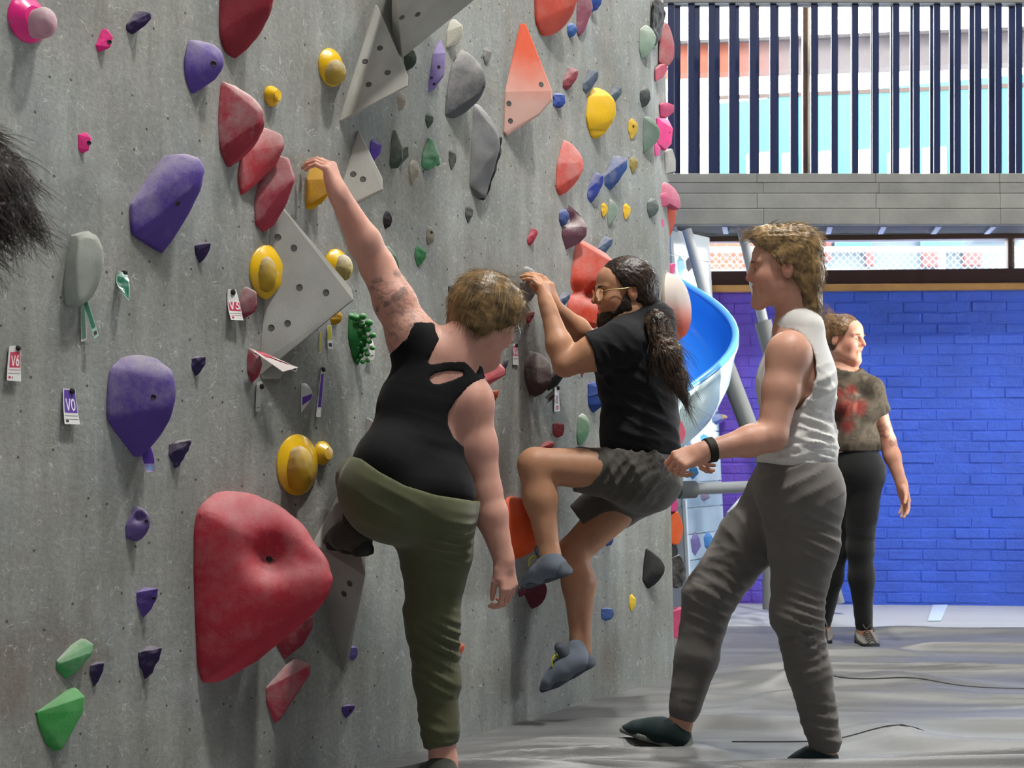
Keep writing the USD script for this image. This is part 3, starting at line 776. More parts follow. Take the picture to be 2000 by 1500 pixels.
def knob(label, color, flange, ball, chalk=0.5, fthick=0.012, kcol=None):
    """A glossy round flange on the wall with a chalked ball standing out of it. flange = u, v, half-height px; ball = u, v, radius px, foot u."""
    fu, fv, fh = flange; fu += 0.55 * fh
    stretch = ball[4] if len(ball) > 4 else 1.15
    P = on_plane(fu, fv); d = P[1]; R = fh / F * d
    x = thing('climbing_hold', label, 'climbing hold')
    a1 = WD; ang = np.arange(28) * 2 * np.pi / 28
    prof = [(R, -0.002), (R, 0.004), (R * .93, fthick * .8), (R * .72, fthick * 1.6), (R * .5, fthick * 2.4)]
    v = [P + WN * z + rr * (np.cos(t) * a1 + np.sin(t) * UP) for rr, z in prof for t in ang] + [P + WN * fthick * 2.5]
    f = []
    for i in range(len(prof) - 1):
        for j in range(28):
            q = [i * 28 + j, (i + 1) * 28 + j, (i + 1) * 28 + (j + 1) % 28, i * 28 + (j + 1) % 28]
            f += [[q[0], q[1], q[2]], [q[0], q[2], q[3]]]
    k = (len(prof) - 1) * 28
    f += [[k + j, len(v) - 1, k + (j + 1) % 28] for j in range(28)]
    fl = trimesh.Trimesh(np.array(v), f, process=False); fl.fix_normals()
    obj('flange', fl, plain('gloss_' + color.strip('#'), color, 0.28, 0.5, coat=0.3), x, smooth=35)
    bu, bv, br, bf = ball[:4]
    c, ft = lifted(bu, bv, bf)
    rr = br / F * c[1]
    mid = ft * 0.45 + c * 0.55
    sz = np.array([1, 1, stretch])
    s = [c + _SPH * rr * sz, mid + _SPH * rr * 0.95 * sz, ft + _SPH * rr * 0.8 * sz]
    man = m3.Manifold.hull_points(np.vstack(s))
    t = finish(man, W0, WN, rr * 3, 14, 6)
    obj('knob', t, hold_mat(kcol or color, chalk, 0.7), x, smooth=60)
    return x, t

HPUR, HPURD, HRED, HMAR, HYEL, HGRN, HORG, HBLU, HPNK = '#513c8c', '#372a58', '#a5303f', '#7c2430', '#e0b414', '#2f8f45', '#d4573c', '#2f4f94', '#e0287f'

# ---- grey plywood volumes (flat faces, bolt holes)
GREYV = mat('volume_grey', {'tc': ('texture_coordinate', {}), 'nz': ('noise_texture', {'scale': 6.0, 'detail': 6.0}), 'rp': ('rgb_ramp', {'ramp': [(0.3, lin('#96968f')), (0.7, lin('#adada6'))]}),
                            'fn': ('noise_texture', {'scale': 300.0, 'detail': 2.0}), 'bp': ('bump', {'strength': 0.25, 'distance': 0.002}), 'p': ('principled_bsdf', {'roughness': 0.8, 'specular_ior_level': 0.2})},
            [('tc.object', 'nz.vector'), ('nz.fac', 'rp.fac'), ('rp.color', 'p.base_color'), ('tc.object', 'fn.vector'), ('fn.fac', 'bp.height'), ('bp.normal', 'p.normal')], 'p.BSDF')
SOCK = plain('socket_grey', '#4c4c48', 0.7)
def volume(label, base, top, holes=(), color=GREYV, r=0.004, **kw):
    x, t = hold(label, color, base, top, r=r, crisp=True, name='wall_volume', **kw)
    for u, v in holes:
        socket(x, t, u, v, 0.0085, SOCK)
    return x, t
volume('grey triangular volume with four bolt holes at the top, above the purple chip', [(734, 12), (668, 222), (664, 236), (745, 70)], [(736, 14, 733), (795, 150, 720), (794, 168, 716), (668, 226, 667)], [(742, 94), (713, 120), (757, 142), (720, 165)])
volume('large grey overhanging volume cut off by the top edge of the picture', [(767, 64), (786, 110), (800, -150), (830, -150)], [(768, -60, 668), (1060, -112, 842), (1000, -160, 800)], [(785, 34), (816, 28)], feet=False)
volume('small grey triangular volume with two bolt holes beside the raised hand', [(699, 258), (656, 408), (657, 418)], [(701, 260, 698), (745, 350, 699), (745, 370, 695), (657, 414, 656)], [(690, 340), (709, 350)])
volume('largest grey triangular volume with six bolt holes left of the raised arm', [(534, 392), (509, 700), (509, 730)], [(540, 394, 537), (684, 565, 610), (688, 585, 608), (515, 704, 512)], [(543, 463), (574, 484), (585, 561), (637, 571), (562, 631), (530, 640)])
volume('light grey wedge volume low down below the large triangle, behind the red tape tag', [(510, 715), (512, 738), (549, 700)], [(545, 738, 540), (577, 690, 570), (560, 690, 556)])
volume('grey kite shaped volume under the raised foot with a dark underside', [(648, 1004), (612, 1062), (671, 1308), (675, 1310)], [(677, 950, 670), (711, 1088, 645), (711, 1122, 628)], [(683, 1140), (672, 1160)])
volume('small pale grey volume showing beside the black top', [(717, 818), (715, 850)], [(722, 820, 719), (758, 848, 735), (740, 868, 732)])

# ---- left part of the wall: big shapes
knob('pink flanged knob hold at the top left corner', '#e0287f', (27, 38, 46), (86, 44, 26, 58, 1.2), 0.9, kcol='#b98a98')
hold('small pink screw-on hold below the pink flanged knob', HPNK, [(188, 88), (192, 100), (200, 60)], [(207, 58, 203), (219, 72, 207), (214, 92, 203)], r=0.002, chalk=0.1, rounds=3, rough=0.002, holes=[(214, 82, .005)])
small('finger', 'dark purple slanted hold at the top between two pink holds', HPURD, 247, 22, 294, 65, chalk=0.5)
hold('rounded purple hold with a bolt hole near the top', HPUR, [(371, 84), (363, 122), (366, 152), (376, 178), (392, 88)], [(396, 86, 390), (424, 96, 404), (432, 120, 404), (424, 144, 402), (398, 165, 392)], r=0.008, chalk=0.55, holes=[(417, 124)])
hold('dark red dome cut off by the top edge, left of the yellow knob', '#86202c', [(436, -30), (433, 60), (441, 92), (456, 106), (450, -30)], [(528, -25, 480), (527, 5, 480), (512, 45, 478), (488, 80, 470)], r=0.012, chalk=0.1)
hold('red dome with a chalked band above the pink red slope', '#a03440', [(436, 167), (431, 228), (433, 288), (446, 320), (452, 172)], [(470, 182, 462), (502, 206, 468), (511, 232, 468), (504, 262, 468), (480, 297, 466)], r=0.01, chalk=0.85)
hold('middle red sloping hold in the stack of three', '#b5363f', [(474, 300), (467, 345), (472, 376), (492, 268)], [(516, 254, 508), (546, 266, 520), (551, 284, 520), (535, 320, 514), (502, 352, 494)], r=0.008, chalk=0.75, rounds=5)
hold('lowest pinkish red hold in the stack of three', '#a83a4a', [(512, 340), (500, 392), (501, 434), (513, 448)], [(532, 306, 524), (560, 313, 534), (571, 350, 534), (554, 398, 530), (531, 437, 522)], r=0.008, chalk=0.8, rounds=6)
hold('small bright pink cube hold on the upper left', HPNK, [(154, 264), (154, 290), (160, 298), (166, 261)], [(168, 261, 164), (176, 270, 168), (172, 292, 165)], r=0.0025, chalk=0.1, rounds=2, holes=[(174, 279, .005)])
hold('long purple sloper leaning right with a pointed lower end', HPUR, [(259, 402), (262, 452), (290, 463), (314, 486), (288, 372)], [(342, 310, 322), (374, 307, 338), (391, 322, 345), (391, 350, 345), (374, 392, 340), (344, 442, 330), (318, 484, 314)], r=0.011, chalk=0.6, holes=[(347, 397, .006)])
hold('upright grey green pinch block at the left', '#8d938a', [(154, 470), (138, 500), (130, 560), (133, 588), (150, 592)], [(158, 464, 142), (176, 457, 160), (191, 474, 166), (197, 502, 168), (192, 540, 166), (176, 578, 158), (152, 500, 134), (151, 545, 131), (153, 592, 134)], r=0.008, chalk=0.4, soft=3)
small('wedge', 'small dark purple wedge right of the long purple sloper', HPURD, 381, 473, 410, 513)
small('wedge', 'small purple ridged wedge right of the lower big purple hold', HPURD, 374, 694, 401, 733, rough=0.004)
hold('big purple rounded hold with a hanging pointed tip', HPUR, [(219, 726), (214, 772), (214, 816), (236, 834), (252, 866), (265, 884), (240, 706)], [(282, 701, 268), (318, 714, 282), (336, 742, 284), (333, 790, 282), (318, 830, 280), (292, 862, 276), (272, 884, 268)], r=0.011, chalk=0.6, holes=[(300, 775, .006)])
small('wedge', 'dark purple knobbly rock hold below the big purple hold', HPURD, 329, 857, 371, 914, rough=0.008, rs=45, chalk=0.6)
hold('greyish purple twin lobed hold above the green holds', '#5d4c86', [(247, 1028), (248, 1048), (262, 1054), (258, 1008)], [(272, 992, 262), (282, 998, 268), (291, 1012, 270), (288, 1034, 268), (272, 1054, 264)], r=0.004, chalk=0.5, dents=[(272, 1012, 9, 0.012)], holes=[(286, 1018, .004)])
small('wedge', 'purple wedge with one bolt hole between the twin lobed and textured ones', '#5b4296', 267, 1146, 308, 1206, holes=[(300, 1168, .004)], chalk=0.3)
small('wedge', 'dark purple wedge with rough bark texture at the lower left', HPURD, 271, 1262, 314, 1326, rough=0.006, rs=60)
small('wedge', 'smallest dark purple wedge beside the upper green hold', HPURD, 176, 1292, 202, 1339)
hold('green sloping hold, the upper of the two at the lower left', '#3f9a56', [(112, 1292), (112, 1304), (128, 1322), (140, 1262)], [(166, 1251, 158), (179, 1260, 164), (177, 1275, 160), (150, 1308, 142), (116, 1296, 114)], r=0.004, chalk=0.75, rounds=4)
hold('large bright green hold at the bottom left corner', '#3fa04c', [(73, 1392), (76, 1412), (90, 1448), (106, 1464), (118, 1368)], [(148, 1347, 138), (162, 1362, 142), (160, 1388, 140), (145, 1404, 130), (82, 1396, 80), (120, 1460, 112)], r=0.004, chalk=0.35, rounds=4)
hold('chalky maroon block beside the small V3 card', '#8c3040', [(465, 598), (466, 612), (470, 580)], [(482, 564, 476), (498, 572, 480), (499, 596, 480), (494, 608, 478), (474, 620, 471)], r=0.005, chalk=0.85, rounds=5)
hold('chalky pink edge under the large grey triangle with a tape tag on it', '#a03a4a', [(485, 700), (485, 725), (492, 744)], [(490, 684, 487), (504, 690, 494), (509, 712, 494), (502, 734, 493)], r=0.005, chalk=0.85, rounds=6)
hold('very large red macro hold with a finger pocket, low on the wall', '#b02c3c', [(396, 1010), (393, 1080), (398, 1240), (403, 1312), (412, 1314), (430, 985)], [(440, 980, 432), (505, 988, 470), (560, 1020, 492), (600, 1072, 496), (629, 1120, 498), (631, 1144, 498), (618, 1165, 494), (560, 1210, 484), (470, 1290, 452)], r=0.03, chalk=0.35, rounds=14, detail=24, soft=10, dents=[(535, 1082, 42, 0.075), (600, 1098, 26, 0.018)], holes=[(527, 1090, .010)])
hold('red chunk tucked under the very large red macro', '#8c2a38', [(537, 1240), (540, 1256), (556, 1284), (566, 1214)], [(592, 1200, 580), (609, 1205, 586), (608, 1226, 586), (590, 1258, 576), (548, 1242, 545)], r=0.004, chalk=0.8, rounds=4)
hold('red incut edge with chalk on top, lowest of the red holds', '#a23444', [(521, 1344), (522, 1368), (536, 1408), (560, 1302)], [(582, 1290, 570), (603, 1300, 578), (602, 1316, 578), (570, 1362, 554), (544, 1404, 538), (530, 1348, 528)], r=0.005, chalk=0.8, rounds=4)
# ---- yellow flanged knobs
knob('yellow flanged knob at the top beside the grey triangular volume', HYEL, (625, 132, 37), (656, 141, 21, 640, 1.2), 0.75, kcol='#a58d3c')
knob('smallest yellow flanged knob near the top', HYEL, (518, 188, 20), (536, 190, 9, 527), 0.3)
knob('yellow flanged knob at the left edge of the large grey triangle', HYEL, (494, 533, 54), (522, 536, 19, 508, 1.9), 0.6, kcol='#b8982c')
knob('yellow flanged knob half hidden behind the right corner of the large triangle', HYEL, (637, 521, 35), (671, 523, 19, 655, 1.4), 0.9, kcol='#b0a468')
knob('biggest yellow flanged knob above the red macro', HYEL, (547, 908, 60), (588, 916, 25, 566, 1.85), 0.55, kcol='#bf9a22')
knob('small yellow flanged knob right of the biggest one', HYEL, (615, 885, 24), (632, 886, 8, 624, 1.6), 0.25)
hold('yellow sloper gripped by the raised hand', '#d9a81c', [(600, 352), (598, 404), (606, 408), (608, 324)], [(612, 325, 610), (634, 330, 618), (647, 350, 620), (646, 372, 619), (628, 394, 614), (603, 352, 602), (604, 375, 602)], r=0.004, chalk=0.35, rounds=5)
small('dome', 'yellow hold peeping out under the large grey triangle', '#c79a1e', 645, 606, 668, 634)
# ---- green cluster shaped like berries
def berries():
    x = thing('climbing_hold', 'bright green hold shaped like a bunch of berries left of the black top', 'climbing hold')
    r_ = np.random.default_rng(11)
    base = wall_points([(682, 620), (681, 660), (690, 700), (698, 711), (694, 612)], [(706, 628, 697), (714, 650, 699), (714, 672, 700), (706, 694, 699)])
    obj('body', finish(hull_of(base, 0.004), W0, WN, 0.15, 12, 5), hold_mat('#247a3a', 0.2), x, smooth=50)
    for i, v in enumerate(np.linspace(618, 704, 8)):
        for j in range(3):
            k = (v - 618) / 86
            wdt = 10 + 26 * math.sin(math.pi * min(1, 0.16 + 0.84 * (1 - abs(k - 0.45) * 1.5)) / 2)
            u = 685 + k * 9 + (j + 0.5 * (i % 2)) / 2.6 * wdt * 1.15
            q, ft = lifted(u, v + (j % 2) * 3, 685 + k * 9 + 0.35 * (u - 685 - k * 9))
            s = (0.0125 - 0.0045 * k) * r_.uniform(0.9, 1.1)
            b = trimesh.creation.icosphere(2, s); b.vertices *= [1, 1, 0.85]; b.apply_translation(q)
            obj('berry', b, hold_mat('#2f9a48', 0.45, 0.45), x, smooth=True)
berries()
# ---- middle of the wall, top
small('chip', 'small violet hold with white flecks right of the small grey volume', '#5a3aa6', 723, 272, 743, 313, chalk=0.5)
hold('dark green chalked hold with a black end, right of the violet chip', '#4a5a4e', [(766, 268), (762, 320), (764, 327)], [(772, 256, 769), (783, 285, 772), (785, 312, 772), (776, 326, 770)], r=0.004, chalk=0.7, rounds=4, extra=[([(784, 296), (780, 322)], [(796, 288, 788), (797, 304, 788)], 0.003)])
hold('pale green lumpy hold shaped like a pear', '#5c9a72', [(826, 300), (824, 324), (834, 276)], [(840, 270, 836), (848, 282, 840), (856, 308, 842), (850, 324, 840), (836, 329, 832)], r=0.005, chalk=0.7, rough=0.006, rs=45, rounds=5, extra=[([(845, 306)], [(856, 310, 848), (854, 318, 847)], 0.008)])
small('dome', 'cream chip below the pear shaped green hold', '#b5b29e', 799, 312, 818, 358, chalk=0.5)
small('chip', 'dark slotted chip right of the pear shaped green hold', '#42463f', 877, 290, 890, 331)
small('dome', 'dark green rounded hold tucked beside the overhanging grey volume', '#3d4a41', 790, 95, 813, 137, chalk=0.2)
hold('lilac upright blade with three bolt holes', '#7a68ac', [(846, 106), (838, 160), (837, 178)], [(860, 80, 858), (868, 104, 856), (866, 146, 852), (848, 172, 844)], r=0.003, crisp=True, chalk=0.6, holes=[(857, 131, .005), (843, 152, .004), (848, 164, .004)])
hold('cream knob above the black and grey dome', '#b9b8a8', [(874, 62), (872, 92), (880, 44)], [(888, 40, 884), (901, 52, 886), (901, 66, 886), (894, 84, 884)], r=0.005, chalk=0.5, rounds=6)
small('dome', 'cream chip under the right corner of the top triangular volume', '#b2ae9e', 777, 182, 792, 216, chalk=0.5)
small('chip', 'tiny dark green hold below the lilac blade', '#31483a', 832, 220, 845, 250)
hold('black and grey rounded dome hold near the top centre', '#4e5154', [(884, 130), (875, 178), (872, 222), (880, 227), (898, 105)], [(904, 101, 900), (930, 122, 906), (945, 150, 908), (944, 174, 908), (922, 206, 902), (892, 226, 888)], r=0.008, chalk=0.6, holes=[(944, 170, .004)])
hold('long grey feature hold with a dark rocky edge below the dome', '#7d8082', [(926, 206), (921, 300), (918, 362), (924, 372)], [(934, 206, 931), (958, 232, 938), (971, 264, 940), (974, 286, 940), (962, 330, 938), (946, 384, 934), (938, 378, 930)], r=0.005, chalk=0.5, rounds=5, rough=0.004, rs=25)
hold('dark cracked rock strip on the long grey feature', '#333638', [(940, 330), (934, 374)], [(962, 288, 946), (978, 270, 948), (977, 296, 948), (968, 318, 946), (952, 380, 941), (945, 388, 939)], r=0.004, chalk=0.25, rounds=3, rough=0.010, rs=40)
small('chip', 'grey half moon chip right of the black and grey dome', '#777876', 944, 93, 958, 126)
small('dome', 'black half dome hold right of the raised forearm', '#2a282e', 749, 413, 765, 447, chalk=0.1)
small('dome', 'cream chip with a bolt hole left of the green leaf hold', '#a5a292', 833, 443, 849, 479, holes=[(843, 454, .004)])
small('chip', 'green leaf shaped hold above the bowed head', '#36814e', 810, 480, 831, 519, chalk=0.3, rough=0.004)
hold('grey green rounded edge showing beyond the upper arm', '#4d6e5c', [(748, 486), (747, 500), (756, 482)], [(762, 486, 757), (774, 505, 760), (778, 526, 762), (770, 530, 760)], r=0.004, chalk=0.45)
small('dome', 'little stone coloured chip beyond the upper arm', '#a09a8c', 777, 539, 793, 558, chalk=0.5)
small('chip', 'dark grey chip just left of the bowed head', '#46484a', 876, 556, 888, 578)
small('chip', 'dark grey oval chip in the open middle of the wall', '#3c3c3e', 909, 402, 923, 433)
small('chip', 'small violet fleck behind the red macro', '#5d4bab', 574, 1018, 585, 1040)
small('block', 'violet block beside the tip of the kite shaped volume', '#6c60ae', 683, 1262, 697, 1289)
small('wedge', 'purple screw-on nub near the bottom left of the standing leg', '#5a4496', 668, 1376, 692, 1402, holes=[(684, 1388, .004)])
# ---- centre right
hold('orange red dome cut off by the top edge', '#c9503f', [(1046, -25), (1048, 40), (1058, 64), (1066, -25)], [(1122, -22, 1086), (1120, 8, 1086), (1106, 40, 1084), (1080, 62, 1076)], r=0.012, chalk=0.35)
hold('chalky mauve sloper at the top edge beside the orange dome', '#8c4f62', [(1128, -20), (1127, 60), (1130, 69)], [(1150, -15, 1138), (1155, 16, 1139), (1150, 30, 1138), (1140, 58, 1134)], r=0.006, chalk=0.85, rounds=6)
small('dome', 'blue dome at the very top edge', '#2c4a92', 1144, -22, 1175, 25, chalk=0.1)
small('dome', 'small blue hold under the orange dome at the top', '#3060a0', 1108, 45, 1126, 73)
volume('orange triangular volume with a chalked lower half', [(1017, 52), (988, 180), (985, 258)], [(1024, 50, 1019), (1074, 178, 1030), (1074, 194, 1030), (1050, 222, 1018), (988, 262, 987)], [(1057, 165), (994, 202), (997, 236)],
       color=mat('orange_chalked', {'tc': ('texture_coordinate', {}), 'sx': ('separate_xyz', {}), 'nz': ('noise_texture', {'scale': 9.0, 'detail': 5.0}), 'a': ('math', {'math_type': 'multiply_add', 'value2': 0.16}), 'mr': ('map_range', {'from_min': px(1000, 158, 5.7)[2] + .16, 'from_max': px(1000, 178, 5.7)[2] - .0, 'clamp': True}), 'mx': ('mix_color', {'a': lin('#cc4a1e'), 'b': lin('#c8a094')}), 'p': ('principled_bsdf', {'roughness': 0.65})},
                 [('tc.object', 'nz.vector'), ('tc.object', 'sx.vector'), ('nz.fac', 'a.value1'), ('sx.z', 'a.value3'), ('a.value', 'mr.value'), ('mr.result', 'mx.fac'), ('mx.result', 'p.base_color')], 'p.BSDF'), r=0.008)
small('finger', 'small dark red hold right of the orange triangle', '#8a3040', 1099, 132, 1129, 176, chalk=0.6)
small('finger', 'grey blue finger hold above the yellow dome', '#4a5a6c', 1138, 135, 1168, 182, chalk=0.3)
small('finger', 'grey blue finger hold beside the yellow dome', '#485a66', 1189, 168, 1214, 203, chalk=0.3)
small('block', 'small bright blue nub left of the yellow dome', '#3550a0', 1081, 182, 1103, 211, rough=0.004)
hold('big yellow dome with a small lobe under it', HYEL, [(1150, 190), (1146, 230), (1150, 250), (1160, 176)], [(1170, 175, 1166), (1193, 190, 1172), (1200, 212, 1174), (1196, 232, 1172), (1182, 252, 1168)], r=0.008, chalk=0.2, extra=[([(1151, 252), (1154, 264), (1160, 269)], [(1186, 248, 1172), (1178, 262, 1166)], 0.005)])
hold('pale green drip hold near the end of the wall', '#7e9483', [(1250, 60), (1249, 95), (1253, 114), (1258, 54)], [(1264, 51, 1260), (1277, 66, 1264), (1279, 80, 1264), (1270, 100, 1260)], r=0.005, chalk=0.7)
small('dome', 'dark grey spiral marked hold near the end of the wall', '#3f4545', 1250, 168, 1270, 210, chalk=0.3)
small('chip', 'small yellow chip with a bolt hole near the end of the wall', '#c9a52c', 1227, 232, 1245, 273, holes=[(1237, 247, .005)], chalk=0.2)
hold('sage green dome near the end of the wall', '#5d7566', [(1258, 232), (1256, 270), (1257, 298), (1266, 230)], [(1274, 234, 1268), (1287, 255, 1271), (1284, 274, 1270), (1270, 286, 1264)], r=0.005, chalk=0.35)
hold('salmon red dome with a chalked crease', '#cf4f44', [(1099, 282), (1089, 320), (1087, 366), (1092, 378)], [(1104, 276, 1102), (1126, 294, 1108), (1137, 318, 1110), (1134, 336, 1108), (1114, 366, 1102), (1096, 379, 1094)], r=0.006, chalk=0.7)
small('finger', 'blue chalk tipped hold, lower of the slanted pair', '#2a3f94', 1147, 336, 1178, 396, chalk=0.75)
small('finger', 'blue chalk tipped hold, larger of the slanted pair', '#2d4f8c', 1180, 303, 1225, 371, chalk=0.65)
small('chip', 'olive yellow chip right of the slanted blue pair', '#8a7a3c', 1230, 307, 1245, 338)
small('chip', 'yellow chip left of the white green hold', '#d9ae20', 1174, 397, 1186, 425, chalk=0.1)
hold('white green teardrop between two yellow chips', '#7c9484', [(1190, 402), (1187, 424), (1188, 440)], [(1192, 391, 1191), (1203, 402, 1195), (1206, 412, 1196), (1198, 428, 1193)], r=0.004, chalk=0.95)
small('chip', 'yellow chip right of the white green hold', '#d9ae20', 1217, 398, 1231, 429, chalk=0.1)
small('dome', 'grey green block near the wall end under the sage dome', '#5d6866', 1264, 386, 1286, 425, chalk=0.3)
small('dome', 'blue rounded hold behind the mauve drip', '#41548f', 1092, 408, 1111, 442, chalk=0.3)
hold('mauve drip shaped hold with a white chalked ledge', '#6f4657', [(1098, 440), (1098, 460), (1104, 478), (1106, 485)], [(1112, 402, 1111), (1134, 424, 1120), (1145, 444, 1122), (1143, 460, 1122), (1130, 474, 1118), (1100, 442, 1099)], r=0.004, chalk=0.85, dents=[(1118, 426, 12, 0.02), (1108, 432, 10, 0.015)], rounds=4)
small('finger', 'small dark pink hold above the joined hands', '#a8384c', 1030, 447, 1049, 479, chalk=0.3)
small('finger', 'blue finger hold above the orange dish', '#3e5a7c', 1166, 462, 1196, 500, chalk=0.5)
hold('large orange dish shaped hold behind the climber in glasses', '#cf4a34', [(1126, 472), (1110, 582), (1108, 622), (1118, 640)], [(1133, 470, 1131), (1180, 496, 1150), (1205, 520, 1152), (1196, 560, 1148), (1170, 572, 1140), (1180, 590, 1142), (1172, 632, 1138), (1140, 650, 1130)], r=0.006, chalk=0.5, dents=[(1160, 572, 16, 0.05), (1125, 568, 14, 0.03)], rounds=6, detail=20)
hold('pale grey pinch hold under the joined hands', '#8a9092', [(1024, 524), (1018, 560), (1020, 585), (1027, 590)], [(1032, 523, 1027), (1044, 532, 1029), (1048, 552, 1030), (1040, 580, 1029), (1030, 590, 1027)], r=0.005, chalk=0.6, dents=[(1028, 540, 7, 0.012)])
small('finger', 'blue hold behind the wrist of the climber in glasses', '#34567e', 1086, 572, 1113, 602, chalk=0.6)
small('wedge', 'dark pink wedge below the joined hands', '#9a3048', 1025, 608, 1043, 633)
hold('big chalk topped mauve hold under the elbow', '#4d3a3e', [(1026, 715), (1027, 740), (1036, 768)], [(1040, 690, 1034), (1062, 698, 1042), (1074, 720, 1044), (1072, 752, 1044), (1050, 771, 1040)], r=0.008, chalk=0.95)
hold('black wedge right of the chalk topped mauve hold', '#1c1a1c', [(1072, 744), (1070, 762)], [(1096, 724, 1082), (1103, 730, 1085), (1088, 752, 1079)], r=0.003, chalk=0.1, rounds=3)
hold('salmon pink nose shaped hold behind the bowed head', '#d0626a', [(937, 690), (932, 750)], [(958, 692, 950), (984, 722, 955), (983, 732, 955), (964, 738, 950), (942, 756, 940)], r=0.005, chalk=0.55, holes=[(964, 712, .005)], rounds=5)
small('wedge', 'orange nub just right of the lowered shoulder', '#c85030', 952, 762, 973, 792)
small('finger', 'small dark purple wedge right of the pink nose', '#3a3640', 980, 700, 992, 724)
small('wedge', 'dark red twist hold under the bent elbow', '#a82c44', 1132, 705, 1145, 735, rough=0.004)
hold('blue hold with a black stripe behind the black t-shirt', '#2f4f9c', [(1149, 752), (1150, 790), (1158, 804)], [(1165, 748, 1158), (1180, 762, 1163), (1180, 786, 1163)], r=0.005, chalk=0.15, extra=[([(1149, 774)], [(1166, 760, 1158), (1182, 764, 1163)], 0.006)])
small('block', 'dark red cube hold above the bent knee', '#98262e', 1080, 826, 1101, 854, chalk=0.2)
hold('white and green egg shaped hold left of the grey shorts', '#5c8f6c', [(1130, 816), (1127, 850), (1130, 868)], [(1140, 810, 1137), (1150, 826, 1139), (1149, 844, 1139), (1138, 864, 1134)], r=0.005, chalk=0.95)
small('finger', 'red lump just above the bent knee', '#9a2c36', 1053, 862, 1082, 884, chalk=0.3)
small('chip', 'dark chip right of the lowered arm', '#4b4c4a', 953, 880, 964, 914)
hold('large bright orange sloper under the bent knee', '#e0521e', [(978, 1000), (980, 1078), (985, 1088), (988, 982)], [(1004, 976, 996), (1040, 988, 1015), (1064, 1014, 1020), (1069, 1038, 1020), (1052, 1062, 1016), (1016, 1086, 1004)], r=0.012, chalk=0.15, holes=[(990, 1036, .005)])
hold('dark maroon foothold under the grey shoe', '#5c2030', [(1024, 1130), (1022, 1150), (1036, 1182)], [(1058, 1136, 1044), (1066, 1150, 1047), (1060, 1172, 1045), (1044, 1186, 1040)], r=0.006, chalk=0.1)
small('block', 'small blue nub below the shorts', '#34509a', 1180, 1044, 1197, 1066)
small('block', 'small blue hold low on the right part of the wall', '#3c62a4', 1175, 1187, 1198, 1212)
small('chip', 'yellow chip low on the right part of the wall', '#d8b41e', 1229, 1161, 1241, 1194, chalk=0.1, gloss=0.4)
hold('black teardrop hold low near the wall end', '#1a1919', [(1258, 1100), (1256, 1132), (1265, 1147), (1262, 1074)], [(1268, 1076, 1266), (1292, 1098, 1276), (1296, 1112, 1277), (1288, 1128, 1275), (1272, 1144, 1268)], r=0.006, chalk=0.12)
small('chip', 'small orange nub right of the olive trouser leg', '#c85a34', 891, 1254, 906, 1279)
small('dome', 'tiny maroon hold behind the climber\'s raised shoe', '#6d2b3a', 1012, 1145, 1026, 1165)

# ---- holds on the narrow turned face and round the far end
BP_, NP_ = B_[2], BN
def far_hold(label, color, base, top, **kw):
    return hold(label, color, base, top, p0=BP_, n=BN, **kw)
far_hold('black ribbed hold at the top of the wall end', '#1d1f1e', [(1275, 6), (1273, 60), (1277, 86)], [(1284, 2, 1281), (1296, 12, 1286), (1297, 36, 1286), (1290, 66, 1283), (1280, 86, 1278)], r=0.006, chalk=0.08, rough=0.007, rs=45, soft=3)
far_hold('dull red macro on the wall end below the black ribbed hold', '#9c4a50', [(1290, 60), (1288, 120)], [(1300, 44, 1294), (1311, 70, 1297), (1315, 100, 1298), (1309, 122, 1296), (1298, 128, 1292)], r=0.006, chalk=0.55)
far_hold('rose pink wedge under the dull red macro', '#a83050', [(1280, 136), (1280, 158)], [(1298, 126, 1288), (1303, 134, 1290), (1294, 150, 1286)], r=0.003, chalk=0.4, rounds=2)
far_hold('faceted rose hold at the top of the pink cluster', '#b23a64', [(1288, 205), (1290, 226)], [(1302, 201, 1294), (1315, 206, 1298), (1315, 218, 1298), (1302, 229, 1294)], r=0.003, chalk=0.2, rounds=1)
far_hold('big shiny pink faceted hold on the wall end', '#dc2a7c', [(1283, 232), (1284, 280), (1290, 288)], [(1290, 232, 1287), (1304, 234, 1294), (1313, 252, 1296), (1310, 280, 1295), (1300, 292, 1292)], r=0.003, chalk=0.05, rounds=2, gloss=0.3, holes=[(1308, 259, .004)])
far_hold('small pink lump below the big shiny one', '#d83a86', [(1278, 284), (1279, 304)], [(1282, 280, 1280), (1289, 290, 1283), (1286, 303, 1282)], r=0.003, chalk=0.05, rounds=3, gloss=0.4)
far_hold('chalky white bulge behind the pink cluster', '#a3a49c', [(1298, 298), (1299, 338)], [(1312, 292, 1303), (1318, 312, 1305), (1318, 334, 1305)], r=0.004, chalk=0.8, rounds=3)
far_hold('pink curled macro at railing beam height', '#c05a78', [(1290, 366), (1288, 386)], [(1300, 358, 1295), (1318, 372, 1300), (1327, 392, 1303), (1326, 408, 1303), (1310, 400, 1298)], r=0.005, chalk=0.6)
far_hold('pink lower lip of the curled macro', '#c24a74', [(1286, 384), (1288, 402)], [(1302, 377, 1294), (1312, 388, 1298), (1300, 402, 1293)], r=0.005, chalk=0.4)
far_hold('long orange red tongue hanging below the curled macro', '#c94a2c', [(1298, 404), (1300, 452), (1303, 466)], [(1310, 398, 1303), (1320, 412, 1306), (1316, 440, 1306), (1306, 466, 1304)], r=0.003, chalk=0.15, rounds=3)
far_hold('small grey green nub beside the orange tongue', '#7f8d88', [(1283, 408), (1284, 424)], [(1291, 408, 1287), (1287, 420, 1285)], r=0.003)
far_hold('small bright pink nub left of the orange tongue', '#d84a8c', [(1284, 428), (1285, 452)], [(1295, 430, 1289), (1296, 440, 1290), (1289, 450, 1287)], r=0.003, chalk=0.2, rounds=2)
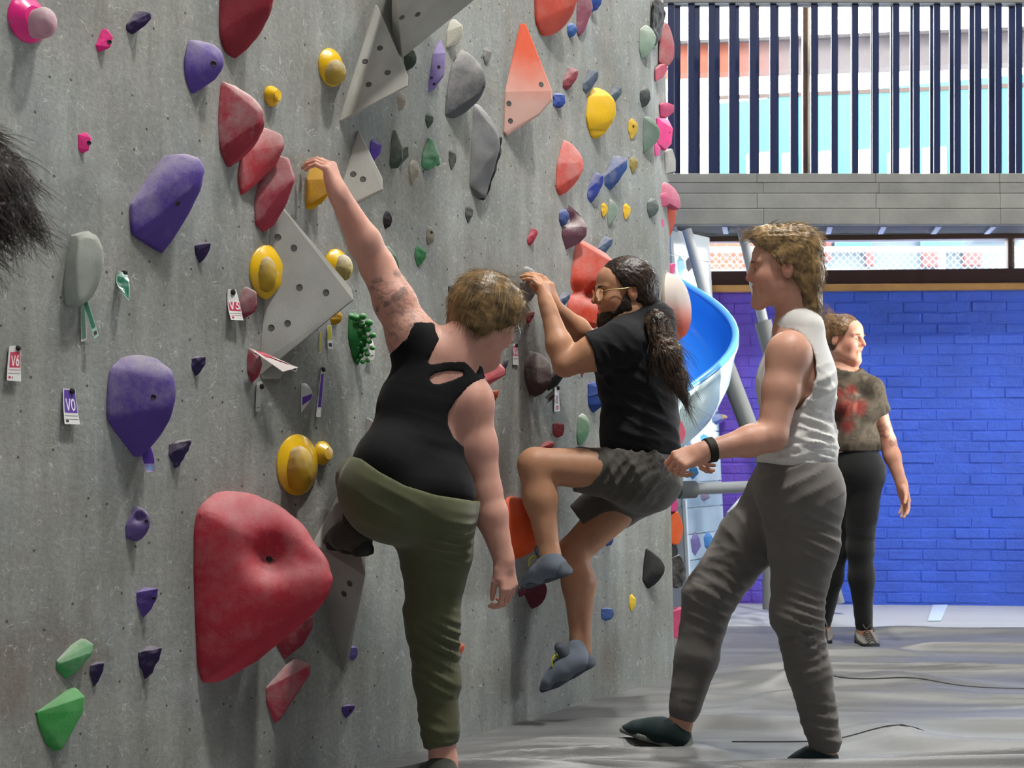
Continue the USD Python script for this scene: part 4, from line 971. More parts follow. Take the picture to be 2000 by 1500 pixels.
far_hold('bright pink rag shaped hold above the pink carrot', '#d8387c', [(1297, 522), (1297, 538)], [(1304, 518, 1300), (1318, 516, 1306), (1316, 530, 1305), (1308, 542, 1302)], r=0.003, chalk=0.1, rough=0.004, rounds=2)
far_hold('pink carrot shaped ribbed hold', '#cc3578', [(1292, 546), (1295, 586)], [(1308, 542, 1299), (1311, 552, 1300), (1302, 586, 1297)], r=0.003, chalk=0.1, rough=0.003, rs=80, rounds=3)
far_hold('rosy star shaped hold under the pink carrot', '#d2487e', [(1291, 604), (1300, 618)], [(1306, 596, 1300), (1318, 600, 1306), (1312, 612, 1303), (1306, 624, 1302)], r=0.003, chalk=0.15, rough=0.004, rounds=2)
def shell_macro():
    x = thing('climbing_hold', 'large white and orange dish shaped macro at the wall end beside the slide', 'climbing hold')
    c = px(1310, 600, 6.66); n_ = np.array([0.93, -0.32, 0.12]); n_ /= np.linalg.norm(n_)
    a_ = np.cross(UP, n_); a_ /= np.linalg.norm(a_); b_2 = np.cross(n_, a_)
    vs, f = [], []
    K, M = 36, 7
    for i in range(M):
        k = i / (M - 1)
        for j in range(K):
            t = 2 * math.pi * j / K
            vs.append(c + n_ * (0.085 * math.sqrt(max(0, 1 - k ** 2.2))) + k * (0.155 * math.sin(t) * b_2 + 0.13 * math.cos(t) * a_))
    for i in range(M - 1):
        for j in range(K):
            q = [i * K + j, i * K + (j + 1) % K, (i + 1) * K + (j + 1) % K, (i + 1) * K + j]
            f += [[q[0], q[2], q[1]], [q[0], q[3], q[2]]]
    m_ = mat('shell_chalk', {'tc': ('texture_coordinate', {}), 'sx': ('separate_xyz', {}), 'nz': ('noise_texture', {'scale': 12.0, 'detail': 4.0}), 'a': ('math', {'math_type': 'multiply_add', 'value2': 0.1}), 'mr': ('map_range', {'from_min': c[2] - .04, 'from_max': c[2] + .09, 'clamp': True}), 'mx': ('mix_color', {'a': lin('#d0583c'), 'b': lin('#b9aea6')}), 'p': ('principled_bsdf', {'roughness': 0.6})},
             [('tc.object', 'nz.vector'), ('tc.object', 'sx.vector'), ('nz.fac', 'a.value1'), ('sx.z', 'a.value3'), ('a.value', 'mr.value'), ('mr.result', 'mx.fac'), ('mx.result', 'p.base_color')], 'p.BSDF')
    t = trimesh.Trimesh(np.array(vs), f, process=False)
    obj('body', t, m_, x, smooth=True)
    rim = [c + (0.155 * math.sin(t) * b_2 + 0.13 * math.cos(t) * a_) for t in np.linspace(0, 2 * math.pi, 40)]
    obj('rim', tube(rim, 0.008, 8, False), plain('shell_rim', '#8d8578', 0.7), x, smooth=True)
shell_macro()
RX = B_[-2]
RN = np.array([far[1], -far[0], 0.0])
def ret_hold(label, color, u0, v0, u1, v1, back=0.12, **kw):
    """A hold on the hidden return face that sticks out past the wall's end."""
    e = on_plane(min(u0, 1312), (v0 + v1) / 2, B_[-3], BN)
    d = e[1] + back * 0.5
    w = (u1 - u0) / F * d; h = (v1 - v0) / F * d
    pts = []
    c0 = px(u0, (v0 + v1) / 2, d)
    for s, t in ((0.0, -.42), (0.0, .42), (.55, -.5), (.8, -.32), (1, -.05), (.95, .2), (.7, .45), (.3, .5)):
        for dy in (-0.4, 0.4):
            k = 1.0 if abs(t) > .4 else 0.55
            pts.append(c0 + np.array([w * s - 0.004, dy * back * (1 - 0.5 * s), -t * h]))
        pts.append(c0 + np.array([-0.03, 0.04 + back * .5, -t * h * .7]))
    man = hull_of(np.array(pts), kw.get('r', 0.004))
    t = finish(man, c0 - np.array([0.2, 0, 0]), np.array([1.0, 0, 0]), max(w, h, .05), 10, kw.get('rounds', 6), kw.get('rough', 0), 50, int(u1))
    x = thing('climbing_hold', label, 'climbing hold')
    obj('body', t, hold_mat(color, kw.get('chalk', 0.2), kw.get('gloss', 0.6)), x, smooth=50)
ret_hold('pink skull like hold round the wall end beside the black t-shirt', '#d05a74', 1316, 822, 1338, 866, chalk=0.4)
ret_hold('magenta ball hold round the wall end below the hands', '#c22e74', 1309, 968, 1323, 998)
ret_hold('bright orange round macro at the far wall end', '#ea6428', 1310, 1000, 1333, 1062)
ret_hold('pink small hold overlapping the orange round macro', '#e04a96', 1310, 1028, 1322, 1056, back=0.22)
ret_hold('flat black hold under the orange round macro', '#161616', 1311, 1060, 1323, 1094)
ret_hold('black macro with dusty top at the far wall end', '#242424', 1311, 1084, 1339, 1146, chalk=0.7)
ret_hold('pink bucket shaped hold at the foot of the far wall end', '#cf4a7a', 1315, 1188, 1345, 1244, rounds=2)

# ---- little holds on the children's wall
for i, (lab, c, u, v, w, h) in enumerate((
        ('purple spotted hold on the kids wall under the slide', '#7c5aa8', 1347, 818, 16, 36), ('lime green hold on the kids wall', '#5cb84a', 1375, 813, 12, 24), ('navy block hold on the kids wall', '#33477c', 1398, 816, 24, 26),
        ('tan stick hold over the navy block on the kids wall', '#d8bf96', 1408, 815, 22, 10), ('sky blue hold on the kids wall near the forearm', '#5aa6d8', 1373, 856, 14, 14), ('blue hold on the kids wall behind the hand', '#2f78a8', 1352, 922, 16, 26),
        ('grey purple hold on the kids wall under the crossbar', '#8a80a0', 1374, 970, 16, 16), ('mauve long hold low on the kids wall', '#7c74b0', 1356, 1062, 18, 44), ('light blue hold low on the kids wall', '#4a8ad0', 1381, 1056, 18, 34),
        ('pale blue fin hold high on the kids wall above the slide', '#a6d2e6', 1327, 520, 12, 40), ('dark curved hold high on the kids wall above the slide', '#5a5660', 1344, 517, 12, 26))):
    c0 = on_plane(u, v, KA, KN); s = c0[1] / F
    pts = [c0 + KD * a * w * s * 1.5 + KUP * b * h * s + KN * o for a, b, o in ((-.5, .2, 0), (-.4, -.3, 0), (0, -.5, 0), (.5, 0, 0), (.1, .5, 0), (0, .25, .03), (.1, -.1, .035), (.3, .2, .02))]
    man = hull_of(np.array(pts), 0.004)
    x = thing('climbing_hold', lab, 'climbing hold')
    obj('body', finish(man, KA, KN, 0.08, 8, 4), hold_mat(c, 0.1, 0.5), x, smooth=50)
# ================================================================== people: one smooth signed distance field per body, meshed by surface nets
def _n(v):
    v = np.asarray(v, float); return v / (np.linalg.norm(v) + 1e-12)

class Prim:
    """A blended piece: kind 'rc' (tapered limb, optionally flattened and cut flat at its ends) or 'el' (ellipsoid)."""
    def __init__(s, kind, k, sub=False, **a):
        s.kind, s.k, s.sub, s.late = kind, k, sub, False
        s.__dict__.update(a)
        if kind == 'rc':
            s.a, s.b = np.asarray(a['a'], float), np.asarray(a['b'], float)
            s.ba = s.b - s.a; s.L2 = s.ba @ s.ba + 1e-12
            s.flat = a.get('flat'); s.caps = a.get('caps', (False, False))
            s.c, s.R = (s.a + s.b) / 2, math.sqrt(s.L2) / 2 + max(s.ra, s.rb) * (s.flat[1] if s.flat else 1)
        else:
            s.c = np.asarray(a['c'], float); s.r = np.asarray(a['r'], float); s.M = np.eye(3) if a.get('M') is None else a['M']; s.R = s.r.max()
    def d(s, P):
        if s.kind == 'rc':
            p = P - s.a
            t = np.clip(p @ s.ba / s.L2, 0, 1)
            q = p - t[:, None] * s.ba
            if s.flat:                              # flat = (axis, factor): that much wider along the axis
                ax, w = s.flat
                q = q - (q @ ax)[:, None] * ax * (1 - 1 / w)
            d = np.sqrt((q * q).sum(1)) - (s.ra + t * (s.rb - s.ra))
            n = s.ba / math.sqrt(s.L2)
            if s.caps[0]: d = np.maximum(d, -(p @ n))
            if s.caps[1]: d = np.maximum(d, (P - s.b) @ n)
            return d
        q = (P - s.c) @ s.M.T
        k0 = np.sqrt(((q / s.r) ** 2).sum(1)); k1 = np.sqrt(((q / s.r ** 2) ** 2).sum(1)) + 1e-9
        return k0 * (k0 - 1) / k1
    def grown(s, g, k=None, **over):
        a = {x: y for x, y in s.__dict__.items() if x in ('a', 'b', 'ra', 'rb', 'flat', 'caps', 'c', 'r', 'M')}
        if s.kind == 'rc':
            a.pop('c', None); a['ra'] += g; a['rb'] += g
        else:
            a['r'] = s.r + g
        a.update(over)
        return Prim(s.kind, s.k if k is None else k, s.sub, **a)

def limb(a, b, ra, rb, k=0.02, flat=None, caps=(False, False), sub=False):
    return Prim('rc', k, sub, a=a, b=b, ra=ra, rb=rb, flat=flat, caps=caps)
def chain(pts, rs, k=0.02, flat=None):
    return [limb(pts[i], pts[i + 1], rs[i], rs[i + 1], k, flat) for i in range(len(pts) - 1)]
def ell(c, r, M=None, k=0.02, sub=False):
    return Prim('el', k, sub, c=c, r=r, M=M)

def field(prims, P, cuts=(), near=None):
    d = np.full(len(P), 1e3)
    for late in (False, True):
        for q in prims:
            if q.sub or q.late != late: continue
            e = q.d(P)
            h = np.clip(0.5 + 0.5 * (e - d) / q.k, 0, 1)
            d = np.where(d > 100, e, e + (d - e) * h - q.k * h * (1 - h))
        for q in prims:
            if not q.sub or q.late != late: continue
            e = -q.d(P)
            h = np.clip(0.5 - 0.5 * (e - d) / q.k, 0, 1)
            d = e + (d - e) * h + q.k * h * (1 - h)
    for c in cuts:
        d = np.maximum(d, c(P))
    return d

def mesh_field(prims, res, cuts=(), bounds=None, B=14):
    """Surface nets over the blocks that the surface can pass through."""
    lo = np.min([q.c - q.R for q in prims if not q.sub], axis=0) - 0.03
    hi = np.max([q.c + q.R for q in prims if not q.sub], axis=0) + 0.03
    if bounds is not None:
        lo, hi = np.maximum(lo, bounds[0]), np.minimum(hi, bounds[1])
    nb = np.maximum(1, np.ceil((hi - lo) / (res * B)).astype(int))
    bi = np.stack(np.meshgrid(*[np.arange(n) for n in nb], indexing='ij'), -1).reshape(-1, 3)
    cen = lo + (bi + 0.5) * res * B
    rad = res * B * 0.5 * math.sqrt(3)
    dist = np.stack([q.d(cen) for q in prims], 1)
    sub = np.array([q.sub for q in prims])
    dm = np.where(sub[None], 9, dist).min(1)
    ok = dm < rad + 0.06
    dc = np.full(len(cen), 9.0); dc[ok] = field(prims, cen[ok])
    ok &= np.abs(dc) < rad * 1.5 + 0.03
    N = nb * B + 4
    gid = lambda i: (i[..., 0] * N[1] + i[..., 1]) * N[2] + i[..., 2]
    s = np.arange(B + 1)
    loc = np.stack(np.meshgrid(s, s, s, indexing='ij'), -1).reshape(-1, 3)
    ids, pos, edges = [], [], []
    corner = np.array([[a, b, c] for a in (0, 1) for b in (0, 1) for c in (0, 1)])
    epairs = [(a, b) for a in range(8) for b in range(a + 1, 8) if np.abs(corner[a] - corner[b]).sum() == 1]
    for n in np.where(ok)[0]:
        use = [q for q, dd in zip(prims, dist[n]) if dd < rad + 0.07]
        if not any(not q.sub for q in use): continue
        P = lo + (bi[n] * B + loc) * res
        v = field(use, P, cuts).reshape(B + 1, B + 1, B + 1)
        ins = v < 0
        if ins.all() or not ins.any(): continue
        c8 = np.stack([v[c[0]:B + c[0], c[1]:B + c[1], c[2]:B + c[2]] for c in corner], -1)
        i8 = c8 < 0
        act = i8.any(-1) & ~i8.all(-1)
        ci = np.argwhere(act)
        vals, insd = c8[act], i8[act]
        acc, cnt = np.zeros((len(ci), 3)), np.zeros(len(ci))
        for a, b in epairs:
            x = insd[:, a] != insd[:, b]
            t = vals[x, a] / (vals[x, a] - vals[x, b])
            acc[x] += corner[a] + t[:, None] * (corner[b] - corner[a]); cnt[x] += 1
        g = ci + bi[n] * B
        ids.append(gid(g)); pos.append(lo + (g + acc / cnt[:, None]) * res)
        for ax in range(3):
            o = [slice(0, B)] * 3; o2 = list(o); o2[ax] = slice(1, B + 1)
            w0, w1 = ins[tuple(o)], ins[tuple(o2)]
            e = np.argwhere(w0 != w1)
            if len(e):
                edges.append((ax, e + bi[n] * B, w0[tuple(e.T)]))
    ids, pos = np.concatenate(ids), np.vstack(pos)
    order = np.argsort(ids); ids, pos = ids[order], pos[order]
    F_ = []
    for ax, e, w in edges:
        b, c = [(1, 2), (2, 0), (0, 1)][ax]
        q = []
        for db, dc_ in ((-1, -1), (0, -1), (0, 0), (-1, 0)):
            k = e.copy(); k[:, b] += db; k[:, c] += dc_
            g = gid(k); i = np.minimum(np.searchsorted(ids, g), len(ids) - 1)
            q.append(np.where((ids[i] == g) & (k >= 0).all(1), i, -1))
        q = np.stack(q, 1)
        good = (q >= 0).all(1)
        q, w = q[good], w[good]
        q = np.where(w[:, None], q, q[:, ::-1])
        F_.append(np.vstack([q[:, [0, 1, 2]], q[:, [0, 2, 3]]]))
    return trimesh.Trimesh(pos, np.vstack(F_), process=False)

# ------------------------------------------------------------------ parts of a figure
def frame(fwd, up):
    f = _n(fwd); u = np.asarray(up, float); u = _n(u - f * (u @ f)); r = np.cross(f, u)
    return np.stack([r, f, u])          # rows: right, forward, up

class Head:
    def __init__(s, c, fwd, up, size=1.0):
        s.c, s.M, s.s = np.asarray(c, float), frame(fwd, up), size
    def at(s, x, y, z):
        return s.c + (np.array([x, y, z]) * s.s) @ s.M
    def loc(s, P):
        return (P - s.c) @ s.M.T / s.s
    def prims(s, jaw=1.0, nose=1.0):
        A, k = s.at, s.s
        e = lambda c, r, kk=0.02, sub=False: ell(A(*c), np.array(r) * k, s.M, kk, sub)
        l = lambda a, b, ra, rb, kk=0.012: limb(A(*a), A(*b), ra * k, rb * k, kk)
        p = [e((0, -0.018, 0.035), (0.074, 0.094, 0.084)), e((0, 0.035, -0.028), (0.060 * jaw, 0.058, 0.078), 0.03),
             e((0, 0.052, 0.045), (0.058, 0.04, 0.05), 0.03)]
        for x in (-1, 1):
            p += [l((x * 0.054 * jaw, 0.0, -0.06), (x * 0.017, 0.074, -0.103), 0.020, 0.017, 0.036), e((x * 0.038, 0.056, -0.028), (0.028, 0.029, 0.028), 0.03),
                  l((x * 0.012, 0.090, 0.022), (x * 0.046, 0.074, 0.024), 0.0090, 0.008, 0.014)]
        p += [e((0, 0.082, -0.105), (0.021, 0.017, 0.017), 0.018),
              l((0, 0.090, 0.018), (0, 0.113 * (0.35 + 0.65 * nose), -0.022), 0.0078, 0.0105, 0.012), l((-0.012, 0.096, -0.027), (0.012, 0.096, -0.027), 0.0088, 0.0088, 0.008),
              l((-0.021, 0.083, -0.0535), (0.021, 0.083, -0.0535), 0.0055, 0.0055, 0.008), l((-0.013, 0.0905, -0.0515), (0.013, 0.0905, -0.0515), 0.0062, 0.0062, 0.006), l((-0.013, 0.088, -0.064), (0.013, 0.088, -0.064), 0.0068, 0.0068, 0.006),
              e((0, 0.085, -0.078), (0.02, 0.010, 0.009), 0.012)]
        for x in (-1, 1):
            p.append(e((x * 0.034, 0.093, 0.003), (0.017, 0.014, 0.0125), 0.010, True))
            R = s.M
            p.append(ell(A(x * 0.077, -0.012, -0.004), np.array([0.008, 0.019, 0.032]) * k, R, 0.006))
            p.append(ell(A(x * 0.0875, -0.010, 0.001), np.array([0.007, 0.010, 0.018]) * k, R, 0.004, True))
        p.append(l((-0.018, 0.0965, -0.0575), (0.018, 0.0965, -0.0575), 0.0016, 0.0016)); p[-1].sub = True; p[-1].k = 0.004
        for x in (-1, 1):      # lids with a slit between them
            q = e((x * 0.033, 0.0745, 0.003), (0.0150, 0.0150, 0.0135), 0.004); q.late = True; p.append(q)
            q = e((x * 0.034, 0.094, 0.0015), (0.0125, 0.016, 0.0042), 0.0015, True); q.late = True; p.append(q)
        return p
    def eyes(s, parent, look=(0, 1, 0), iris='#4a3a2c'):
        for x in (-1, 1):
            c = s.at(x * 0.033, 0.0745, 0.003)
            b = trimesh.creation.icosphere(3, 0.0128 * s.s); b.apply_translation(c)
            col = np.tile(np.array(lin('#b5aaa2')), (len(b.vertices), 1))
            dr = _n(np.asarray(look) @ s.M)
            cs = (np.array(b.vertices) - c) @ dr / (0.0128 * s.s)
            col[cs > 0.84] = lin(iris); col[cs > 0.95] = (0.005, 0.005, 0.005)
            obj('eye', b, TINT_GLOSS, parent, smooth=True, tint=col)
            pts = [s.at(x * (0.033 + a), 0.0965 - 0.30 * abs(a + 0.012) ** 1.15, 0.0235 + 0.003 * math.cos(a * 60)) for a in np.linspace(-0.019, 0.021, 9)]
            obj('eyebrow', tube(pts, np.array([.002, .003, .0034, .0034, .0032, .003, .0026, .002, .001]) * s.s, 8), s.browm, parent, smooth=True)

def hand(w, d, palm, thumb_side, curl=(0.4, 0.5, 0.3), spread=0.10, size=1.0, thumb=(0.7, 0.35), fingers=None):
    """Palm and five fingers. w: wrist, d: direction to the fingers, palm: the way the palm faces, thumb_side: unit vector roughly towards the thumb.
    curl: bends at the three joints; thumb: (opening angle from the fingers, closing bend). fingers: curl for each, index first."""
    d = _n(d); n = _n(np.asarray(palm) - d * (np.asarray(palm) @ d)); t = _n(np.asarray(thumb_side) - d * (np.asarray(thumb_side) @ d) - n * (np.asarray(thumb_side) @ n))
    k = size; P = []
    w = np.asarray(w, float)
    offs = (0.027, 0.009, -0.009, -0.026); lens = ((0.042, 0.025, 0.019), (0.046, 0.029, 0.020), (0.043, 0.027, 0.020), (0.033, 0.020, 0.018)); mc = (0.088, 0.090, 0.085, 0.078)
    P.append(limb(w - d * 0.012, w + d * 0.03 * k, 0.022 * k, 0.023 * k, 0.02, (t, 1.25)))
    for i in range(4):
        kn = w + (d * mc[i] + t * offs[i]) * k - n * 0.002 * k
        P.append(limb(w + d * 0.018 * k + t * offs[i] * 0.55 * k, kn, 0.0145 * k, 0.0112 * k, 0.012))
    P.append(limb(w + (d * 0.022 + t * 0.018 + n * 0.008) * k, w + (d * 0.058 + t * 0.030 + n * 0.006) * k, 0.015 * k, 0.011 * k, 0.014))
    P.append(limb(w + (d * 0.022 - t * 0.018 + n * 0.006) * k, w + (d * 0.055 - t * 0.020 + n * 0.006) * k, 0.013 * k, 0.010 * k, 0.014))
    def rot(v, ang, ax):
        return v * math.cos(ang) + np.cross(ax, v) * math.sin(ang) + ax * (ax @ v) * (1 - math.cos(ang))
    side = np.cross(d, n)                     # bending axis: d turns towards n
    if np.cross(side, d) @ n < 0: side = -side
    for i in range(4):
        c = fingers[i] if fingers else curl
        p = w + (d * mc[i] + t * offs[i]) * k
        dirn = _n(d + t * offs[i] / 0.027 * spread); a = 0.0
        r = (0.0088, 0.0080, 0.0072, 0.0060) if i < 3 else (0.0076, 0.0068, 0.0062, 0.0052)
        for j in range(3):
            a = c[j]
            dirn = rot(dirn, a, side)
            q = p + dirn * lens[i][j] * k
            P.append(limb(p, q, r[j] * k, r[j + 1] * k, 0.0035 if j else 0.006))
            p = q
    p = w + (d * 0.030 + t * 0.026 + n * 0.008) * k
    dirn = _n(d * math.cos(thumb[0]) + t * math.sin(thumb[0]) + n * 0.35)
    ax = _n(np.cross(dirn, _n(d * 0.4 - t + n * 0.8)))
    for j, (L, r0, r1) in enumerate(((0.036, 0.0125, 0.0100), (0.031, 0.0098, 0.0090), (0.026, 0.0088, 0.0066))):
        q = p + dirn * L * k
        P.append(limb(p, q, r0 * k, r1 * k, 0.008 if j == 0 else 0.004))
        p = q; dirn = rot(dirn, thumb[1], ax)
    return P

def body_mesh(prims, fine, res=0.0065, fres=0.003):
    """The whole body at res, with finer patches inside the boxes in fine [(lo, hi)]; the patches overlap a little."""
    ms = []
    for lo, hi in fine:
        ms.append(mesh_field(prims, fres, bounds=(lo, hi)))
    m = mesh_field(prims, res)
    if fine:
        c = m.triangles_center
        inside = np.zeros(len(c), bool)
        for lo, hi in fine:
            inside |= ((c > lo + res) & (c < hi - res)).all(1)
        m = trimesh.Trimesh(m.vertices, m.faces[~inside], process=False)
        m.remove_unreferenced_vertices()
    return cat_([m] + ms)

def around(pts, pad):
    pts = np.asarray(pts); return pts.min(0) - pad, pts.max(0) + pad

def folds(m, amp, axis, freq, seed=0, sharp=2.0, along=0.25, region=None):
    """Creases in cloth: ridged noise stretched across the given axis, pushed along the normals."""
    v = np.array(m.vertices); n = np.array(m.vertex_normals)
    ax = _n(axis)
    h = (v @ ax)[:, None] * ax
    q = (h + (v - h) * along) * freq
    w = meshkit.noise(v * 3.1, seed + 40)
    a = 1 - np.abs(2 * meshkit.noise(q + (w * 1.4)[:, None], seed) - 1)
    b = 1 - np.abs(2 * meshkit.noise(q * 2.1 + 7, seed + 1) - 1)
    g = (a ** sharp - 0.35) + 0.45 * (b ** sharp - 0.35)
    msk = np.clip((meshkit.noise(v * 5.0, seed + 2) - 0.25) * 2.2, 0.15, 1)
    if region is not None: msk = msk * region(v)
    return trimesh.Trimesh(v + n * (g * msk * amp)[:, None], m.faces, process=False)

def pulls(m, spots):
    """Single drag lines in cloth: each spot is (centre, line direction across the ridges, radius, spacing, height)."""
    v = np.array(m.vertices); n = np.array(m.vertex_normals); g = np.zeros(len(v))
    for c, ax, R, sp, amp in spots:
        d = v - np.asarray(c, float); ax = _n(ax)
        w = np.exp(-(d * d).sum(1) / (R * R))
        ph = (d @ ax) / sp * 2 * math.pi + 3.0 * (meshkit.noise(v * 9, 17) - .5)
        g += amp * w * (1 - np.abs(np.sin(ph * .5)) ** 0.7)
    return trimesh.Trimesh(v + n * g[:, None], m.faces, process=False)

SKIN = {}
def skin_mat(key, color, red=0.16):
    c = lin(color)
    return mat('skin_' + key, {
        'tc': ('texture_coordinate', {}), 'at': ('attribute', {'attribute': 'tint'}),
        'nz': ('noise_texture', {'scale': 22.0, 'detail': 4.0}), 'rp': ('rgb_ramp', {'ramp': [(0.3, tuple(np.array(c) * (0.92, 0.86, 0.84))), (0.7, tuple(np.minimum(1, np.array(c) * (1.05, 1.02, 1.0))))]}),
        'mm': ('mix_color', {'blend_type': 'multiply', 'fac': 1.0}),
        'bz': ('noise_texture', {'scale': 260.0, 'detail': 2.0}), 'bp': ('bump', {'strength': 0.08, 'distance': 0.002}),
        'p': ('principled_bsdf', {'roughness': 0.5, 'specular_ior_level': 0.35, 'subsurface_weight': 0.12, 'subsurface_scale': 0.01, 'subsurface_radius': (1.0, 0.35, 0.2)})},
        [('tc.object', 'nz.vector'), ('nz.fac', 'rp.fac'), ('rp.color', 'mm.a'), ('at.color', 'mm.b'), ('mm.result', 'p.base_color'), ('tc.object', 'bz.vector'), ('bz.fac', 'bp.height'), ('bp.normal', 'p.normal')], 'p.BSDF')
TINT_GLOSS = mat('eye_gloss', {'at': ('attribute', {'attribute': 'tint'}), 'p': ('principled_bsdf', {'roughness': 0.12, 'specular_ior_level': 0.5})}, [('at.color', 'p.base_color')], 'p.BSDF')
def cloth_mat(key, color, rough=0.85, weave=500, vary=0.08, sheen=0.15):
    c = lin(color)
    return mat('cloth_' + key, {
        'tc': ('texture_coordinate', {}), 'nz': ('noise_texture', {'scale': 12.0, 'detail': 5.0}), 'rp': ('rgb_ramp', {'ramp': [(0.3, tuple(x * (1 - vary) for x in c)), (0.7, tuple(min(1, x * (1 + vary)) for x in c))]}),
        'bz': ('noise_texture', {'scale': float(weave), 'detail': 2.0}), 'bp': ('bump', {'strength': 0.2, 'distance': 0.0015}),
        'p': ('principled_bsdf', {'roughness': rough, 'specular_ior_level': 0.2, 'sheen_weight': sheen, 'sheen_roughness': 0.5})},
        [('tc.object', 'nz.vector'), ('nz.fac', 'rp.fac'), ('rp.color', 'p.base_color'), ('tc.object', 'bz.vector'), ('bz.fac', 'bp.height'), ('bp.normal', 'p.normal')], 'p.BSDF')

def hair_mat(key, root, tip):
    return mat('hair_' + key, {
        'tc': ('texture_coordinate', {}), 'nz': ('noise_texture', {'scale': 28.0, 'detail': 5.0, 'distortion': 0.4}), 'rp': ('rgb_ramp', {'ramp': [(0.34, lin(root)), (0.66, lin(tip))]}),
        'p': ('principled_bsdf', {'roughness': 0.42, 'specular_ior_level': 0.35})},
        [('tc.object', 'nz.vector'), ('nz.fac', 'rp.fac'), ('rp.color', 'p.base_color')], 'p.BSDF')

def groove(m, flow, amp, freq, seed=0):
    """Strand relief on a hair mesh: noise stretched along the flow direction."""
    v = np.array(m.vertices); n = np.array(m.vertex_normals)
    f = flow(v)
    f = f - n * (f * n).sum(1)[:, None]; f /= np.linalg.norm(f, axis=1)[:, None] + 1e-9
    s = np.cross(n, f)
    # walk down the flow to a shared root so that neighbours along a strand agree
    r = v.copy()
    for _ in range(6):
        g = flow(r); g /= np.linalg.norm(g, axis=1)[:, None] + 1e-9
        r = r - g * 0.012
    h = meshkit.fbm(r * freq, 3, seed) - 0.5 + 0.35 * (meshkit.noise(r * freq * 2.7, seed + 3) - 0.5)
    return trimesh.Trimesh(v + n * (h * 2 * amp)[:, None], m.faces, process=False)

def strands(parent, m, flow, count, length, mats, width=0.0009, lift=0.35, curl=0.006, seed=0, where=None, name='hair_strands'):
    r_ = np.random.default_rng(seed)
    v = np.array(m.vertices); n = np.array(m.vertex_normals)
    idx = np.arange(len(v)) if where is None else np.where(where(v))[0]
    pick = r_.choice(idx, count)
    p = v[pick] - n[pick] * 0.003; nn = n[pick]
    K = 6
    pts = np.zeros((count, K, 3)); pts[:, 0] = p
    L = length * r_.uniform(0.5, 1.25, count)
    ph = r_.uniform(0, 6.28, count)
    side = np.cross(nn, flow(p)); side /= np.linalg.norm(side, axis=1)[:, None] + 1e-9
    for j in range(1, K):
        f = flow(pts[:, j - 1])
        f = f - nn * ((f * nn).sum(1) * (1 - 0.3 * j / K))[:, None]
        f /= np.linalg.norm(f, axis=1)[:, None] + 1e-9
        d = f + nn * lift * (1 - 1.15 * j / K) + side * (curl * 20 * np.sin(ph + j * 1.1))[:, None]
        d /= np.linalg.norm(d, axis=1)[:, None] + 1e-9
        pts[:, j] = pts[:, j - 1] + d * (L / (K - 1))[:, None]
    c = UsdGeom.BasisCurves.Define(stage, path_for(parent, name))
    c.CreateTypeAttr('linear'); c.CreateCurveVertexCountsAttr([K] * count)
    c.CreatePointsAttr(Vt.Vec3fArray.FromNumpy(pts.reshape(-1, 3).astype(np.float32)))
    w = np.tile(np.linspace(1, 0.35, K) * width, count)
    c.CreateWidthsAttr(Vt.FloatArray.FromNumpy(w.astype(np.float32))); c.SetWidthsInterpolation('vertex')
    UsdShade.MaterialBindingAPI.Apply(c.GetPrim()).Bind(mats)
    say(c.GetPrim(), kind='stuff')
    return c

